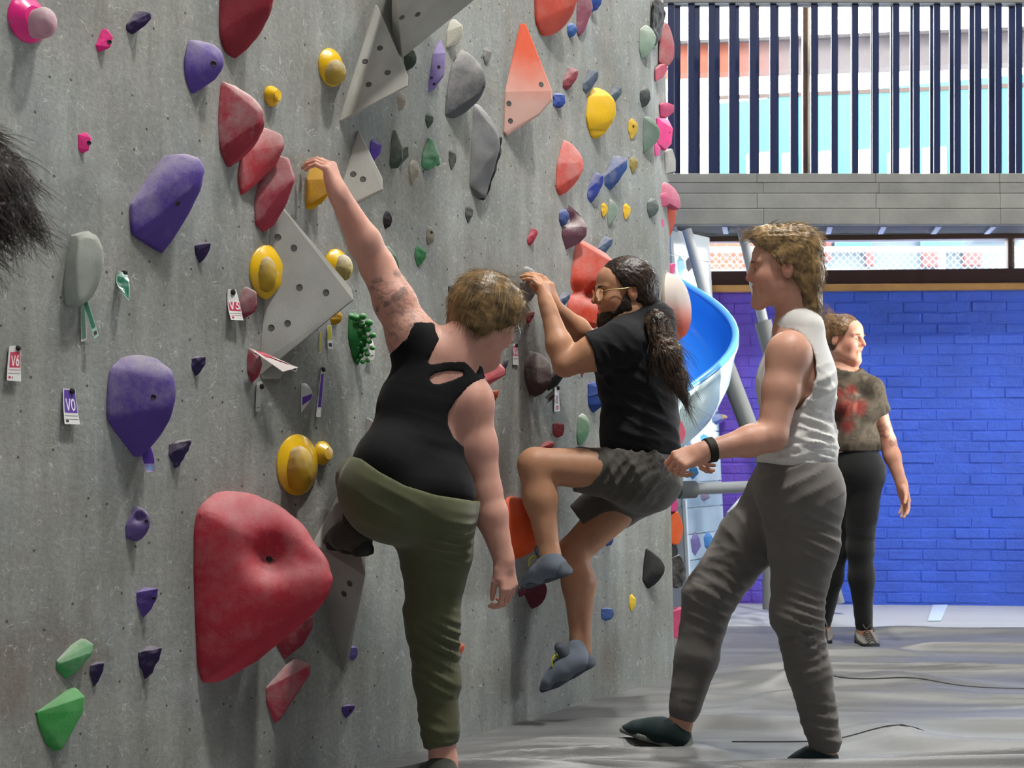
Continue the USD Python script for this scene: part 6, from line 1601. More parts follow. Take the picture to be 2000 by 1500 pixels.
# ================= the woman in the black top, one foot up, seen from behind
def woman_black():
    x = thing('person', 'person in black strappy top and olive trousers seen from behind, reaching up', 'person')
    fw = _n((-0.5, 0.86, 0)); lat = np.cross(UP, fw)            # lat: to her left
    rt = -lat
    skin = skin_mat('rosy', '#c89a8a')
    hd = Head(px(950, 622, 4.66), (0.60, 0.62, -0.50), (0.30, 0.30, 0.9), 1.0); hd.skin = skin; hd.browm = plain('brow_fair', '#6b5338', 0.8)
    nb, ch, wa, pe = px(872, 706, 4.62), px(845, 790, 4.62), px(808, 900, 4.56), px(806, 965, 4.52)
    shL, elL, wrL = px(806, 662, 4.60), px(737, 520, 4.62), px(661, 378, 4.525)
    shR, elR, wrR = px(915, 785, 4.60), px(946, 960, 4.60), px(984, 1092, 4.58)
    hpL, knL, anL = px(754, 962, 4.50), px(712, 938, 4.63), px(699, 1024, 4.52)
    hpR, knR, anR = px(850, 985, 4.56), px(844, 1210, 4.55), px(866, 1490, 4.54)
    p = hd.prims()
    p += [limb(hd.at(0, -0.045, -0.055), nb, 0.056, 0.066, 0.03), limb(nb, ch, 0.080, 0.100, 0.06, (rt, 1.45)), limb(ch, wa, 0.102, 0.100, 0.06, (rt, 1.38)), limb(wa, pe, 0.102, 0.128, 0.06, (rt, 1.3)),
          limb(nb, shL, 0.060, 0.066, 0.04), limb(nb, shR, 0.058, 0.062, 0.04), limb(shL, ch, .062, .08, .04), limb(shR, ch, .064, .08, .04)]
    for sh, el, wr in ((shL, elL, wrL), (shR, elR, wrR)):
        m_ = sh * .5 + el * .5
        p += [limb(sh, m_, 0.066, 0.061, 0.035), limb(m_, el, 0.061, 0.051, 0.025), limb(el, el * .66 + wr * .34, 0.051, 0.049, 0.02), limb(el * .66 + wr * .34, wr, 0.049, 0.030, 0.02)]
    hl = hand(wrL, px(645, 333, 4.52) - wrL, (-0.86, 0.42, -0.35), (0.4, 0.8, 0.25), fingers=((.85, .55, .35), (.85, .6, .35), (.85, .65, .35), (.8, .7, .35)), thumb=(0.3, 0.3), size=0.98)
    hr = hand(wrR, px(994, 1150, 4.57) - wrR, (-0.75, 0.65, 0.1), (-0.6, -0.75, 0.1), fingers=((.35, .9, .6), (.45, 1.0, .6), (.5, 1.05, .6), (.55, 1.1, .6)), thumb=(0.25, 0.3), size=1.0)
    p += hl + hr
    p += [limb(hpL, knL, 0.09, 0.066, 0.03), limb(knL, anL, 0.06, 0.038, 0.03), limb(anL, px(702, 1052, 4.50), .038, .037), limb(hpR, knR, 0.095, 0.062, 0.03), limb(knR, knR * .6 + anR * .4, 0.057, 0.054, 0.03), limb(knR * .6 + anR * .4, anR, 0.053, 0.040, 0.03), limb(anR, px(867, 1515, 4.54), .039, .037)]
    arm = [around([shL, elL], 0.06)]
    m = body_mesh(p, [around([hd.c], 0.15), around([q.c for q in hl] + [wrL], 0.03), around([q.c for q in hr] + [wrR], 0.03), arm[0]])
    t = face_tint(m, hd)
    v = np.array(m.vertices)
    ax = elL - shL; tt = (v - shL) @ ax / (ax @ ax)             # inked flowers and leaves on the upper left arm
    dr = np.linalg.norm(v - shL - np.clip(tt, -.2, 1.1)[:, None] * ax, axis=1)
    on = (tt > -0.12) & (tt < 0.86) & (dr < 0.085)
    w = v + 0.012 * np.stack([meshkit.noise(v * 40, 1), meshkit.noise(v * 40, 2), meshkit.noise(v * 40, 3)], 1)
    cell = np.abs(2 * meshkit.noise(w * 33, 77) - 1); petal = np.abs(2 * meshkit.noise(w * 62, 78) - 1)
    line = np.clip(1 - np.minimum(cell / 0.12, petal / 0.13), 0, 1)
    leaf = np.clip((meshkit.noise(v * 38, 79) - 0.56) * 8, 0, 1) * ((tt > 0.45) | (tt < 0.12))
    edge = np.clip((meshkit.noise(v * 16, 80) - 0.34) * 6, 0, 1) * np.clip((0.86 - tt) / 0.08, 0, 1) * np.clip((tt + 0.12) / 0.08, 0, 1)
    ink = on * np.clip(line * 0.75 + leaf * 0.8, 0, 1) * edge
    t = t * (1 - ink[:, None] * (1 - np.array([0.36, 0.40, 0.44])))
    obj('body', m, skin, x, smooth=True, tint=t)
    hd.eyes(x)
    # top with straps and a slit across the back
    tp = [limb(nb, ch, 0.086, 0.110, 0.05, (rt, 1.42)), limb(ch, wa, 0.113, 0.113, 0.06, (rt, 1.36)), limb(wa, pe, 0.114, 0.142, 0.06, (rt, 1.3)), limb(nb, shL, 0.066, 0.071, 0.04), limb(nb, shR, 0.063, 0.067, 0.04), limb(shL, ch, .068, .09, .04), limb(shR, ch, .069, .09, .04), ell(px(757, 905, 4.46), (.092, .10, .09), k=.05), ell(px(865, 955, 4.5), (.09, .10, .08), k=.05)]
    sc = F / 4.6
    hem = [(640, 888), (705, 902), (740, 928), (790, 955), (850, 974), (915, 984), (1000, 990), (1000, 1100), (640, 1100)]
    cuts = [poly_cut(hem, sc), poly_cut([(852, 600), (852, 648), (858, 662), (836, 704), (838, 712), (880, 706), (908, 704), (930, 730), (940, 700), (960, 600)], sc),
            poly_cut([(838, 738), (850, 729), (880, 724), (903, 727), (906, 733), (885, 742), (858, 750), (845, 749)], sc), poly_cut([(700, 560), (806, 634), (792, 662), (768, 686), (752, 700), (738, 716), (660, 700)], sc),
            poly_cut([(938, 742), (918, 752), (890, 782), (876, 806), (875, 830), (886, 856), (902, 872), (1010, 880), (1010, 720)], sc)]
    tm = mesh_field(tp, 0.0055, cuts)
    tm = folds(tm, 0.004, (0.4, 0, 1), 9, 51, 2.0, 0.3)
    obj('black_top', tm, cloth_mat('black_knit', '#0c0c0e', 0.9, 420, 0.1, 0.05), x, smooth=True)
    # trousers
    hpL = px(750, 956, 4.44)
    jp = [limb(px(806, 905, 4.55), pe, 0.108, 0.138, 0.05, (rt, 1.30)), limb(pe, hpL, 0.14, 0.122, 0.05), limb(pe, hpR, 0.14, 0.118, 0.05), limb(hpL, knL, 0.122, 0.082, 0.05), limb(knL, px(705, 984, 4.57), 0.08, 0.056, 0.03, caps=(False, True)),
          limb(hpR, px(852, 1075, 4.56), 0.118, 0.104, 0.05), limb(px(852, 1075, 4.56), knR, 0.104, 0.077, 0.03), limb(knR, px(854, 1330, 4.55), 0.077, 0.068, 0.03), limb(px(854, 1330, 4.55), px(860, 1430, 4.545), 0.068, 0.056, 0.02), limb(px(860, 1430, 4.545), px(863, 1454, 4.54), 0.056, 0.050, 0.01, caps=(False, True)), ell(px(770, 985, 4.44), (.11, .10, .10), k=.05), ell(px(860, 1005, 4.46), (.085, .09, .10), k=.05)]
    j = mesh_field(jp, 0.007, [poly_cut([(600, 878), (640, 880), (705, 896), (740, 921), (790, 948), (850, 967), (915, 977), (1000, 983), (1000, 700), (600, 700)], sc)])
    j = pulls(j, [(px(880, 1255, 4.48), (.55, 0, 1), .07, .028, .016), (px(850, 1290, 4.48), (.6, 0, 1), .08, .034, .012), (px(895, 1060, 4.44), (.25, 0, 1), .07, .030, .014), (px(850, 1440, 4.55), (.3, 0, 1), .05, .03, .008), (px(760, 1000, 4.34), (.5, 0, 1), .09, .05, .006)])
    j = folds(j, 0.006, (0.5, 0.0, 1), 14, 61, 2.2, 0.5, lambda v: np.clip((px(0, 1010, 4.6)[2] - v[:, 2]) / 0.2, 0.2, 1))
    obj('trousers', j, cloth_mat('olive', '#565840', 0.9, 360, 0.1), x, smooth=True)
    # shoes
    DK, RB = cloth_mat('shoe_olive', '#3b3d36', 0.8, 300), plain('rubber_black', '#1a1b1c', 0.6)
    shoe(x, anL, px(640, 1062, 4.585), px(712, 1084, 4.44), (-0.1, -0.1, 1), DK, RB)
    ft = px(866, 1540, 4.51); ft[2] = 0.0
    shoe(x, anR, ft + fw * 0.20, ft - fw * 0.045, UP, DK, RB)
    # glasses seen past the cheek
    SIL = plain('silver_wire', '#b9bcc0', 0.25, 0.5, metallic=0.9)
    g = obj('glasses', tube([hd.at(-0.010, 0.106, 0.006), hd.at(0, 0.110, 0.010), hd.at(0.010, 0.106, 0.006)], 0.0016, 6), SIL, x, smooth=True)
    for sx in (-1, 1):
        ring = [hd.at(sx * 0.036 + 0.026 * math.cos(a), 0.106 - 3.0 * (sx * 0.036 + 0.026 * math.cos(a)) ** 2, -0.002 + 0.021 * math.sin(a)) for a in np.linspace(0, 6.2832, 26)]
        obj('rim', tube(ring, 0.0017, 6, False), SIL, g, smooth=True)
        obj('temple', tube([hd.at(sx * 0.061, 0.094, 0.004), hd.at(sx * 0.075, 0.07, 0.008), hd.at(sx * 0.080, -0.01, 0.010)], 0.0020, 6), SIL, g, smooth=True)
    # short hair
    H = hair_mat('light_brown', '#4a3a22', '#8f744a')
    hp_ = [q.grown(0.020) for q in hd.prims()[:1]] + [ell(hd.at(0, -0.045, 0.02), np.array((0.094, 0.088, 0.092)), hd.M, 0.03), ell(hd.at(0, -0.050, -0.045), np.array((0.082, 0.055, 0.055)), hd.M, 0.03), ell(hd.at(0, 0.03, 0.075), np.array((0.085, 0.07, 0.052)), hd.M, 0.03),
           limb(hd.at(0.078, 0.02, 0.05), hd.at(0.088, 0.03, -0.035), .022, .016, .03), limb(hd.at(-0.078, 0.02, 0.05), hd.at(-0.088, 0.03, -0.035), .022, .016, .03)]
    def hl_(P):
        L = hd.loc(P)
        a = (0.030 - L[:, 2]) * 0.75 + L[:, 1] - 0.058
        return np.maximum(a, -(L[:, 2] + 0.092))
    hm = mesh_field(hp_, 0.0045, [hl_])
    crown = hd.at(0.0, -0.055, 0.105)
    def flow(v):
        d = v - crown; L = hd.loc(v)
        return _rows(d - hd.M[2] * (np.clip(0.10 - L[:, 2], 0, 1) * 1.2)[:, None])
    hm = groove(hm, flow, 0.003, 80, 15)
    h = obj('hair', hm, H, x, smooth=True)
    strands(h, hm, flow, 3600, 0.045, H, 0.0010, 0.10, 0.002, 14)
    return x
woman_black()

# ================= the woman standing by the blue wall
def woman_far():
    x = thing('person', 'person in camouflage t-shirt and black leggings standing by the blue brick wall', 'person')
    D = 7.6
    fw = _n((0.30, -0.95, 0)); lat = np.cross(UP, fw)           # her left: to the right in the picture
    skin = skin_mat('pale', '#cf9c84')
    hd = Head(px(1649, 663, D), (0.74, -0.64, -0.06), (0.05, 0, 1), 0.97); hd.skin = skin; hd.browm = plain('brow_fair', '#6b5338', 0.8)
    nb, ch, wa, pe = px(1652, 742, D), px(1654, 790, D), px(1660, 865, D), px(1666, 915, D)
    shL, elL, wrL = px(1700, 762, D - .04), px(1733, 862, D + .03), px(1762, 948, D - .03)
    shR, elR, wrR = px(1606, 762, D + .06), px(1590, 865, D + .12), px(1596, 950, D + .02)
    hpL, knL, anL = px(1686, 925, D - .02), px(1680, 1072, D), px(1688, 1232, D + .03)
    hpR, knR, anR = px(1645, 928, D + .06), px(1630, 1075, D + .1), px(1606, 1225, D + .16)
    p = hd.prims(nose=1.0, jaw=.88)
    p += [limb(hd.at(0, -0.035, -0.06), nb, 0.038, 0.046, 0.02), limb(nb, ch, 0.070, 0.092, 0.05, (lat, 1.5)), limb(ch, wa, 0.092, 0.086, 0.05, (lat, 1.4)), limb(wa, pe, 0.088, 0.105, 0.05, (lat, 1.35)), limb(nb, shL, .045, .05, .04), limb(nb, shR, .045, .05, .04)]
    for sh, el, wr in ((shL, elL, wrL), (shR, elR, wrR)):
        p += [limb(sh, el, 0.052, 0.041, 0.03), limb(el, el * .66 + wr * .34, 0.041, 0.041, 0.02), limb(el * .66 + wr * .34, wr, 0.040, 0.026, 0.02)]
    hl = hand(wrL, px(1771, 992, D - .06) - wrL, (-0.85, -0.3, 0.1), (0.1, -0.9, 0.0), curl=(.25, .3, .2), thumb=(0.5, 0.2), size=.95)
    hr = hand(wrR, px(1600, 990, D) - wrR, (0.9, -0.2, 0), (0.2, -0.9, 0), curl=(.3, .35, .2), size=.95)
    p += hl + hr
    for hp, kn, an in ((hpL, knL, anL), (hpR, knR, anR)):
        p += [limb(hp, kn, 0.092, 0.058, 0.03), limb(kn, kn * .66 + an * .34, 0.057, 0.057, 0.03), limb(kn * .66 + an * .34, an, 0.056, 0.035, 0.03), limb(an, an + np.array([0, 0, -.03]), .035, .034)]
    m = body_mesh(p, [around([hd.c], 0.15), around([q.c for q in hl] + [wrL], 0.03)], 0.007, 0.0035)
    t = face_tint(m, hd, ruddy=.12)
    v = np.array(m.vertices); ax = elL - shL; tt = (v - shL) @ ax / (ax @ ax); dr = np.linalg.norm(v - shL - tt[:, None] * ax, axis=1)
    ink = (tt > .62) & (tt < 1.05) & (dr < .08) & (np.abs(2 * meshkit.noise(v * 40, 5) - 1) < .25) & (meshkit.noise(v * 18, 6) > .45)
    t[ink] *= (0.6, 0.62, 0.65)
    obj('body', m, skin, x, smooth=True, tint=t)
    hd.eyes(x)
    CAMO = mat('cloth_camo', {'tc': ('texture_coordinate', {}), 'nz': ('noise_texture', {'scale': 11.0, 'detail': 3.0, 'distortion': 0.3}), 'rp': ('rgb_ramp', {'ramp': [(0.36, lin('#38332c')), (0.5, lin('#5c5347')), (0.62, lin('#453e35')), (0.74, lin('#6f6557'))]}),
        'at': ('attribute', {'attribute': 'tint'}), 'mm': ('mix_color', {'blend_type': 'multiply', 'fac': 1.0}), 'p': ('principled_bsdf', {'roughness': 0.9, 'specular_ior_level': 0.2})},
        [('tc.object', 'nz.vector'), ('nz.fac', 'rp.fac'), ('rp.color', 'mm.a'), ('at.color', 'mm.b'), ('mm.result', 'p.base_color')], 'p.BSDF')
    tp = [limb(nb, ch, 0.080, 0.108, 0.05, (lat, 1.45)), limb(ch, wa, 0.110, 0.106, 0.05, (lat, 1.36)), limb(wa, pe, 0.106, 0.112, 0.05, (lat, 1.3)), limb(nb, shL, .058, .063, .04), limb(nb, shR, .058, .063, .04),
          limb(shL, shL * .55 + elL * .45, .064, .066, .03, caps=(False, True)), limb(shR, shR * .55 + elR * .45, .064, .066, .03, caps=(False, True)), ell(ch + fw * .06 + lat * .06 - UP * .02, (.06, .06, .06), k=.05), ell(ch + fw * .06 - lat * .06 - UP * .02, (.06, .06, .06), k=.05)]
    tm = mesh_field(tp, 0.007, [lambda P: -((P - px(1660, 881, D)) @ UP), lambda P: 0.066 - np.linalg.norm(P - (nb + UP * .068 + fw * .012), axis=1)])
    tm = folds(tm, 0.007, (0.5, 0, 1), 9, 71, 2.0, .3)
    v = np.array(tm.vertices); tn = np.ones((len(v), 3))
    red = np.zeros(len(v))
    for u, vv_, r_ in ((1640, 800, .055), (1668, 797, .04), (1628, 770, .035), (1645, 832, .035), (1655, 762, .025)):
        q = px(u, vv_, D); red = np.maximum(red, np.clip(1.4 - np.hypot(v[:, 0] - q[0], v[:, 2] - q[2]) / r_ + 0.6 * (meshkit.noise(v * 30, 9) - .5), 0, 1))
    red *= (v[:, 1] < D - 0.02)
    tn = tn * (1 - red[:, None]) + red[:, None] * np.array([1.9, 0.42, 0.42])
    obj('t_shirt', tm, CAMO, x, smooth=True, tint=tn)
    BL = cloth_mat('black_leggings', '#1a1b1b', 0.8, 500, 0.08, 0.2)
    lp = [q.grown(0.006) for q in p if False]
    lg = [limb(px(1662, 866, D), pe, 0.094, 0.112, 0.05, (lat, 1.32))]
    for hp, kn, an in ((hpL, knL, anL), (hpR, knR, anR)):
        lg += [limb(pe, hp, .11, .10, .05), limb(hp, kn, 0.099, 0.063, 0.03), limb(kn, kn * .66 + an * .34, 0.062, 0.062, 0.03), limb(kn * .66 + an * .34, an, 0.061, 0.039, 0.03, caps=(False, True))]
    lm = mesh_field(lg, 0.007, [lambda P: (P - px(1660, 862, D)) @ UP])
    obj('leggings', folds(lm, 0.003, (0, 0, 1), 12, 81, 2.0, .3), BL, x, smooth=True)
    GR, RB = cloth_mat('shoe_grey', '#77756f', 0.8, 300), plain('rubber_black', '#1a1b1c', 0.6)
    zf = floor_z(*anL[:2])
    for an, dr_ in ((anL, (0.12, -0.99, 0)), (anR, (-.15, -.98, 0))):
        b = np.array([an[0], an[1], 0.0]) + np.array([0, 0, -0.002]); dr_ = _n(dr_)
        shoe(x, an, b + dr_ * 0.17, b - dr_ * 0.055, UP, GR, RB, tongue=False, laces=plain('lace_grey', '#55534e', 0.8))
    H = hair_mat('brown_bun', '#4a3524', '#8a6a48')
    hp_ = [q.grown(0.012) for q in hd.prims()[:1]] + [ell(hd.at(0, -0.045, 0.02), np.array((0.078, 0.075, 0.085)), hd.M, .03), ell(hd.at(0, -0.085, 0.10), np.array((0.036, 0.036, 0.034)), hd.M, .015)]
    def hl_(P):
        L = hd.loc(P)
        a = (0.066 - L[:, 2]) * 0.75 + L[:, 1] - 0.070
        return np.where(L[:, 2] > 0.012, a, np.maximum(a, L[:, 1] + 0.020))
    hm = mesh_field(hp_, 0.005, [hl_])
    bun = hd.at(0, -0.085, 0.10)
    fl = lambda v: _rows(bun - v)
    hm = groove(hm, fl, 0.003, 80, 3)
    h = obj('hair', hm, H, x, smooth=True)
    strands(h, hm, fl, 700, 0.05, H, 0.0012, 0.15, 0.01, 2)
    up_ = lambda v: np.tile(hd.M[2] - hd.M[1] * .5, (len(v), 1))
    strands(h, hm, up_, 70, 0.07, H, 0.0014, 0.5, 0.03, 6, where=lambda v: np.linalg.norm(v - bun, axis=1) < 0.05, name='loose_hair')
    return x
woman_far()

# ================= the person at the left edge, of whom only the hair shows
def person_edge():
    x = thing('person', 'person at the left edge of the picture, only long dark tousled hair in view', 'person')
    D = 3.0
    fw = _n((-1.0, 0.05, 0)); lat = np.cross(UP, fw)
    skin = skin_mat('fair', '#bf937e')
    hd = Head(px(-128, 372, D), (-0.97, 0.05, -0.1), (0.0, 0, 1), 1.0); hd.skin = skin; hd.browm = plain('brow_dark', '#1e140e', 0.8)
    def B(f, l, z): return np.array([hd.c[0], hd.c[1], 0]) + fw * (f + .06) + lat * l + UP * z
    Z = hd.c[2]
    nb, ch, wa, pe = B(0, 0, Z - .22), B(0, 0, Z - .36), B(0, 0, Z - .56), B(0, 0, Z - .68)
    p = hd.prims()
    p += [limb(hd.at(0, -.03, -.06), nb, .052, .06, .03), limb(nb, ch, .075, .095, .05, (lat, 1.5)), limb(ch, wa, .095, .088, .05, (lat, 1.4)), limb(wa, pe, .09, .108, .05, (lat, 1.35))]
    hands = []
    for s in (-1, 1):
        sh, el, wr = B(0, s * .18, Z - .25), B(-.02, s * .23, Z - .53), B(.08, s * .22, Z - .76)
        hp, kn, an = B(0, s * .09, Z - .74), B(.02, s * .1, .46), B(-.02, s * .1, .08)
        p += [limb(nb, sh, .05, .055, .04), limb(sh, el, .055, .043, .03), limb(el, wr, .043, .027, .02), limb(hp, kn, .09, .058, .03), limb(kn, an, .058, .037, .03)]
        hands += hand(wr, wr - el + fw * .02, lat * -s, fw, curl=(.4, .5, .3), size=.95)
    m = body_mesh(p + hands, [around([hd.c], .15)], .009, .004)
    obj('body', m, skin, x, smooth=True, tint=face_tint(m, hd))
    hd.eyes(x)
    t = mesh_field([limb(nb, ch, .085, .112, .05, (lat, 1.45)), limb(ch, wa, .113, .108, .05, (lat, 1.36)), limb(wa, pe, .108, .118, .05, (lat, 1.3))] + [limb(B(0, s * .18, Z - .25), B(-.012, s * .21, Z - .42), .066, .068, .03, caps=(False, True)) for s in (-1, 1)] + [limb(nb, B(0, s * .18, Z - .25), .062, .066, .04) for s in (-1, 1)], .009, [lambda P: .068 - np.linalg.norm(P - (nb + UP * .07), axis=1)])
    obj('t_shirt', folds(t, .007, (0, 0, 1), 9, 3), cloth_mat('charcoal', '#35373c'), x, smooth=True)
    lg = [limb(pe, B(0, 0, Z - .72), .11, .11, .05, (lat, 1.32))]
    for s in (-1, 1):
        lg += [limb(B(0, s * .09, Z - .74), B(.02, s * .1, .46), .11, .075, .04), limb(B(.02, s * .1, .46), B(-.02, s * .1, .09), .075, .058, .03, caps=(False, True))]
    obj('trousers', folds(mesh_field(lg, .009), .009, (0, 0, 1), 9, 5), cloth_mat('navy_trousers', '#262a35'), x, smooth=True)
    for s in (-1, 1):
        b = B(-.02, s * .1, 0.0)
        shoe(x, b + UP * .08, b + fw * .19, b - fw * .055, UP, cloth_mat('shoe_olive', '#3b3d36', 0.8, 300), plain('rubber_black', '#1a1b1c', 0.6))
    H = hair_mat('near_black', '#0d0806', '#2a1710')
    tp = [hd.prims()[0].grown(.022), ell(hd.at(0, -.055, .02), np.array((.095, .085, .09)), hd.M, .03), limb(hd.at(.03, -.09, .02), hd.at(.035, -.150, -.055), .055, .030, .03), limb(hd.at(-.03, -.09, .03), hd.at(-.03, -.135, -.075), .055, .026, .03), limb(hd.at(0, -.08, .03), hd.at(0, -.14, .0), .06, .03, .03), limb(hd.at(0, -.09, -.02), hd.at(0, -.085, -.10), .06, .03, .03)]
    hm = mesh_field(tp, .006, [lambda P: np.where(hd.loc(P)[:, 2] > .012, (.06 - hd.loc(P)[:, 2]) * .6 + hd.loc(P)[:, 1] - .052, hd.loc(P)[:, 1] + .02)])
    def fl(v):
        L = hd.loc(v)
        return np.stack([L[:, 0] * 2, -0.6 + 0 * L[:, 0], -1.0 + 0 * L[:, 0]], 1) @ hd.M
    hm = groove(hm, fl, .010, 40, 8)
    h = obj('hair', hm, H, x, smooth=True)
    strands(h, hm, fl, 3000, .09, H, .0011, .35, .02, 5)
person_edge()
# ================================================================== route cards and tape tags hanging on the wall
PAPER = plain('card_white', '#d2d2d0', 0.5, 0.4)
BLK = plain('clip_black', '#141313', 0.5)
def card(label, quad, clip=None, prints=(), text=None, lines=(), curl=0.0, twist=0.0, base=PAPER, name='route_card', bow=0.0):
    """A thin card: quad = four (u, v, h) corners, top left first, clockwise; h is the distance off the wall. prints: (s0, t0, s1, t1, material).
    curl lifts the foot, bow bends the middle outwards, twist turns the foot."""
    C = np.array([on_plane(u, v, h=h) for u, v, h in quad])
    def at(s, t, o=0.0):
        s, t = np.broadcast_arrays(np.asarray(s, float), np.asarray(t, float))
        a = C[0] * (1 - s)[..., None] + C[1] * s[..., None]
        b = C[3] * (1 - s)[..., None] + C[2] * s[..., None]
        p = a * (1 - t)[..., None] + b * t[..., None]
        return p + WN * (o + curl * t ** 2 + bow * np.sin(np.pi * t) + twist * (s - 0.5) * np.sin(np.pi * t) * 1.0)[..., None]
    def sheet(s0, t0, s1, t1, o, th=0.0006, n=14, m=4):
        S, T = np.meshgrid(np.linspace(s0, s1, m), np.linspace(t0, t1, n), indexing='ij')
        v = np.vstack([at(S.ravel(), T.ravel(), o), at(S.ravel(), T.ravel(), o - th)])
        f = []; k = m * n
        for i in range(m - 1):
            for j in range(n - 1):
                a = i * n + j
                f += [[a, a + 1, a + n + 1], [a, a + n + 1, a + n], [k + a, k + a + n + 1, k + a + 1], [k + a, k + a + n, k + a + n + 1]]
        edge = [(i * n, (i + 1) * n) for i in range(m - 1)] + [((i + 1) * n + n - 1, i * n + n - 1) for i in range(m - 1)] + [(j + 1, j) for j in range(n - 1)] + [((m - 1) * n + j, (m - 1) * n + j + 1) for j in range(n - 1)]
        for a, b in edge: f += [[a, b, k + b], [a, k + b, k + a]]
        t_ = trimesh.Trimesh(v, f, process=False); t_.fix_normals()
        return t_
    x = thing(name, label, 'card')
    c0 = obj('card', sheet(0, 0, 1, 1, 0.0006), base, x)
    for s0, t0, s1, t1, m_ in prints:
        obj('print', sheet(s0, t0, s1, t1, 0.0009, 0.0002), m_, c0)
    if text:
        word, s0, t0, s1, t1, m_ = text
        tm = meshkit.text_mesh(word, 1.0, 0.02, bold=True)
        b = tm.bounds; q = (np.array(tm.vertices) - b[0]) / (b[1] - b[0])
        v = at(s0 + q[:, 0] * (s1 - s0), t1 + q[:, 1] * (t0 - t1), 0.0) + WN * (0.0010 + 0.0004 * q[:, 2])[:, None]
        tt = trimesh.Trimesh(v, tm.faces, process=False)
        obj('lettering', tt, m_, c0)
    for s0, t0, s1, t1, m_ in lines:
        obj('line', sheet(s0, t0, s1, t1, 0.0010, 0.0002, 4, 3), m_, c0)
    if clip:
        p = on_plane(clip[0], clip[1], h=0.0)
        r = (clip[2] if len(clip) > 2 else 6) / F * p[1]
        m_ = tube([p, p + WN * 0.004, p + WN * 0.009, p + WN * 0.011], [r, r, r * .9, r * .5], 12)
        obj('screw', m_, BLK, x, smooth=40)
    return x
RED, PUR, GRN_, YEL = plain('print_red', '#c03a52', 0.45), plain('print_purple', '#5a3aa0', 0.45), plain('print_green', '#3a6a58', 0.3), plain('print_yellow', '#b8b02c', 0.45)
INK = plain('ink_dark', '#3a2c34', 0.6)
LET = plain('letter_white', '#e4e0e0', 0.5)
card('white and red V6 route card on a black screw at the left edge', [(18, 676, .004), (40, 674, .006), (38, 745, .006), (10, 743, .004)], (32, 680), [(.14, .18, .96, .62, RED)], ('V6', .24, .28, .88, .58, LET), [(.1, .68, .95, .695, RED), (.08, .78, .92, .79, INK), (.1, .87, .26, .94, RED), (.34, .88, .40, .94, INK)], curl=.006)
card('white and purple V0 route card near the big purple hold', [(123, 758, .003), (147, 760, .004), (151, 829, .006), (121, 828, .004)], (138, 764), [(.08, .04, .96, .68, PUR)], ('V0', .16, .28, .86, .62, LET), [(.06, .76, .95, .77, INK), (.06, .86, .95, .87, INK), (.1, .88, .28, .95, INK)], curl=.01)
card('white and red V3 route card left of the largest grey triangle', [(445, 564, .004), (461, 566, .004), (469, 626, .010), (445, 625, .006)], (452, 571), [(.08, .42, .95, .70, RED)], ('V3', .10, .36, .92, .66, LET), [(.05, .77, .92, .78, INK), (.10, .84, .9, .85, RED), (.12, .88, .30, .95, RED)], curl=.012, twist=.008)
card('small pink V3 route card beside the bowed head', [(1001, 672, .004), (1010, 671, .004), (1013, 713, .006), (1001, 712, .004)], (1006, 675, 4), [(.05, .10, .95, .58, plain('print_pink', '#d06a80', .5))], ('V3', .1, .2, .9, .5, LET), [(.1, .7, .9, .72, INK)])
card('curled glossy green tag under the stone grey pinch block', [(230, 530, .004), (247, 532, .006), (246, 588, .030), (232, 570, .020)], (241, 534), [(.08, .22, .92, .95, plain('print_gloss_green', '#2e6a58', 0.12))], base=plain('tag_gloss', '#9fb8ae', 0.12), curl=.01, twist=.02, name='route_tag')
card('long green tape tag hanging below the grey green pinch', [(160, 585, .004), (170, 584, .010), (193, 655, .030), (184, 662, .030)], None, [(.1, .02, .85, .76, GRN_), (.2, .84, .8, .94, INK)], base=plain('tag_pale_green', '#8fb0a0', 0.3), name='route_tag')
card('second green tape strip lying flat below the pinch', [(157, 584, .001), (166, 584, .001), (169, 664, .003), (158, 668, .003)], None, [(.08, .02, .92, .95, plain('print_moss', '#56806a', .4))], name='route_tag')
card('twisted purple tape tag under the point of the big purple hold', [(278, 864, .006), (290, 862, .010), (301, 922, .026), (286, 922, .020)], None, [(.05, .02, .95, .72, PUR), (.15, .78, .85, .93, plain('print_pale_blue', '#8ba6d8', .4))], name='route_tag', twist=.02, base=plain('tag_lilac', '#b7a8d6', .4))
card('white and red tape tag sticking out sideways under the largest grey triangle', [(492, 684, .03), (514, 688, .03), (582, 718, .075), (552, 726, .070)], None, [(.3, .0, .95, .35, RED)], name='route_tag', base=plain('tag_white', '#c9c0bc', .4))
card('dark red tape strip folded under the sideways white and red tag', [(496, 690, .030), (500, 686, .030), (582, 717, .075), (578, 727, .072)], None, [(.12, .02, .88, .78, plain('print_maroon', '#8a2434', .4)), (.2, .82, .8, .97, INK)], name='route_tag')
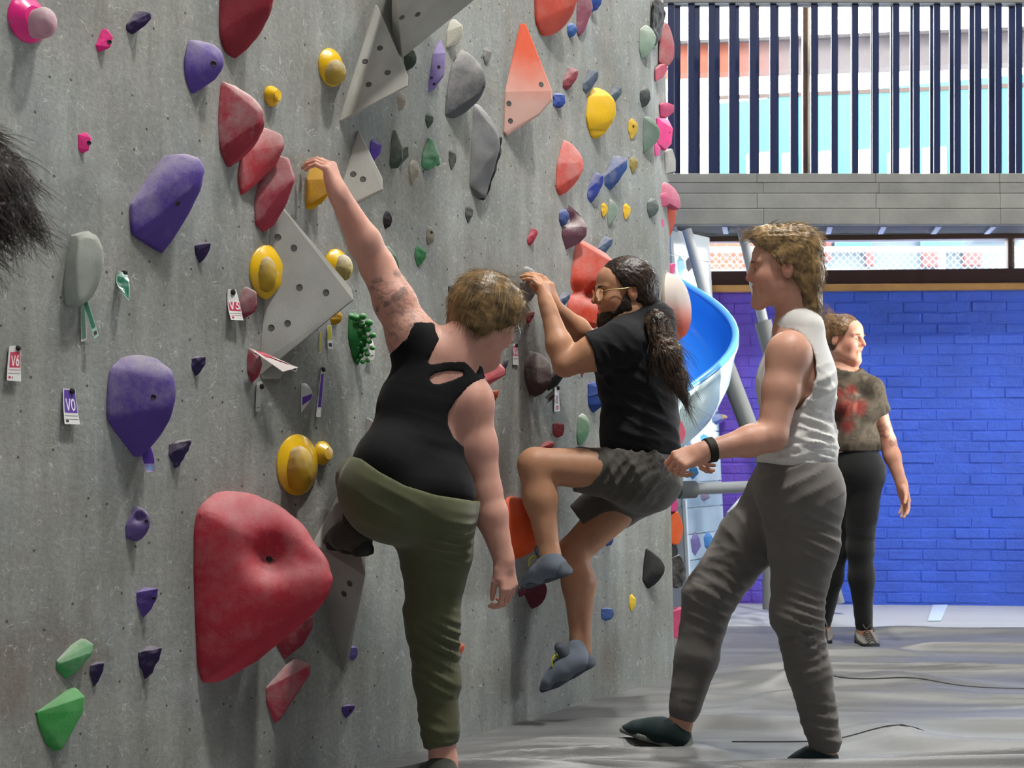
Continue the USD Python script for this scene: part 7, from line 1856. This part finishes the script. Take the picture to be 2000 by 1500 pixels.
card('plain white tag on a black screw under the chalky pink edge', [(501, 746, .003), (512, 745, .006), (508, 804, .008), (499, 804, .005)], (508, 755), [], lines=[(.2, .85, .8, .87, INK)], name='route_tag', base=plain('tag_grey', '#b4b4b0', .4))
card('curled white and purple tag left of the long purple strip', [(588, 748, .004), (598, 749, .006), (602, 788, .022), (588, 806, .010)], None, [(.1, .5, .95, .78, PUR)], name='route_tag', twist=.02, bow=.01)
card('long narrow purple strip tag below a streak of chalk', [(627, 720, .003), (634, 718, .006), (626, 815, .014), (617, 814, .010)], (629, 722, 5), [(.15, .12, .9, .80, PUR), (.25, .84, .75, .92, LET)], name='route_tag')
card('yellow and white tag under the largest grey triangle', [(639, 636, .004), (647, 635, .006), (650, 682, .010), (640, 681, .006)], None, [(.08, .02, .9, .62, YEL)], lines=[(.2, .75, .8, .9, INK)], name='route_tag')
card('narrow yellow tag half hidden by the largest grey triangle', [(624, 648, .003), (628, 647, .004), (626, 690, .006), (622, 689, .004)], None, [(.1, .02, .9, .95, YEL)], name='route_tag')
card('bent white tag on a black screw right of the berry hold', [(721, 658, .003), (725, 658, .005), (731, 702, .016), (717, 705, .010)], (722, 658, 4), [], lines=[(.2, .8, .8, .83, INK), (.3, .5, .8, .53, INK)], name='route_tag', bow=.006)
card('white striped tag under the black wedge', [(1083, 756, .004), (1091, 755, .004), (1093, 803, .006), (1082, 804, .004)], (1088, 758, 4), [(.25, .35, .8, .7, plain('print_mauve', '#9a7a90', .5)), (.35, .75, .8, .95, plain('print_rose', '#a04a60', .5))], name='route_tag')
card('crumpled silver tag under the chalk topped mauve hold', [(1064, 776, .01), (1078, 764, .03), (1080, 780, .03), (1066, 790, .012)], None, [(.2, .3, .9, .9, INK)], name='route_tag', base=plain('tag_foil', '#b9bcbc', .15, metallic=.7), bow=.01)
card('little silver tag hanging left under the mauve hold', [(1036, 760, .004), (1042, 762, .008), (1041, 786, .012), (1037, 788, .006)], None, [], name='route_tag', base=plain('tag_foil', '#b9bcbc', .15, metallic=.7))
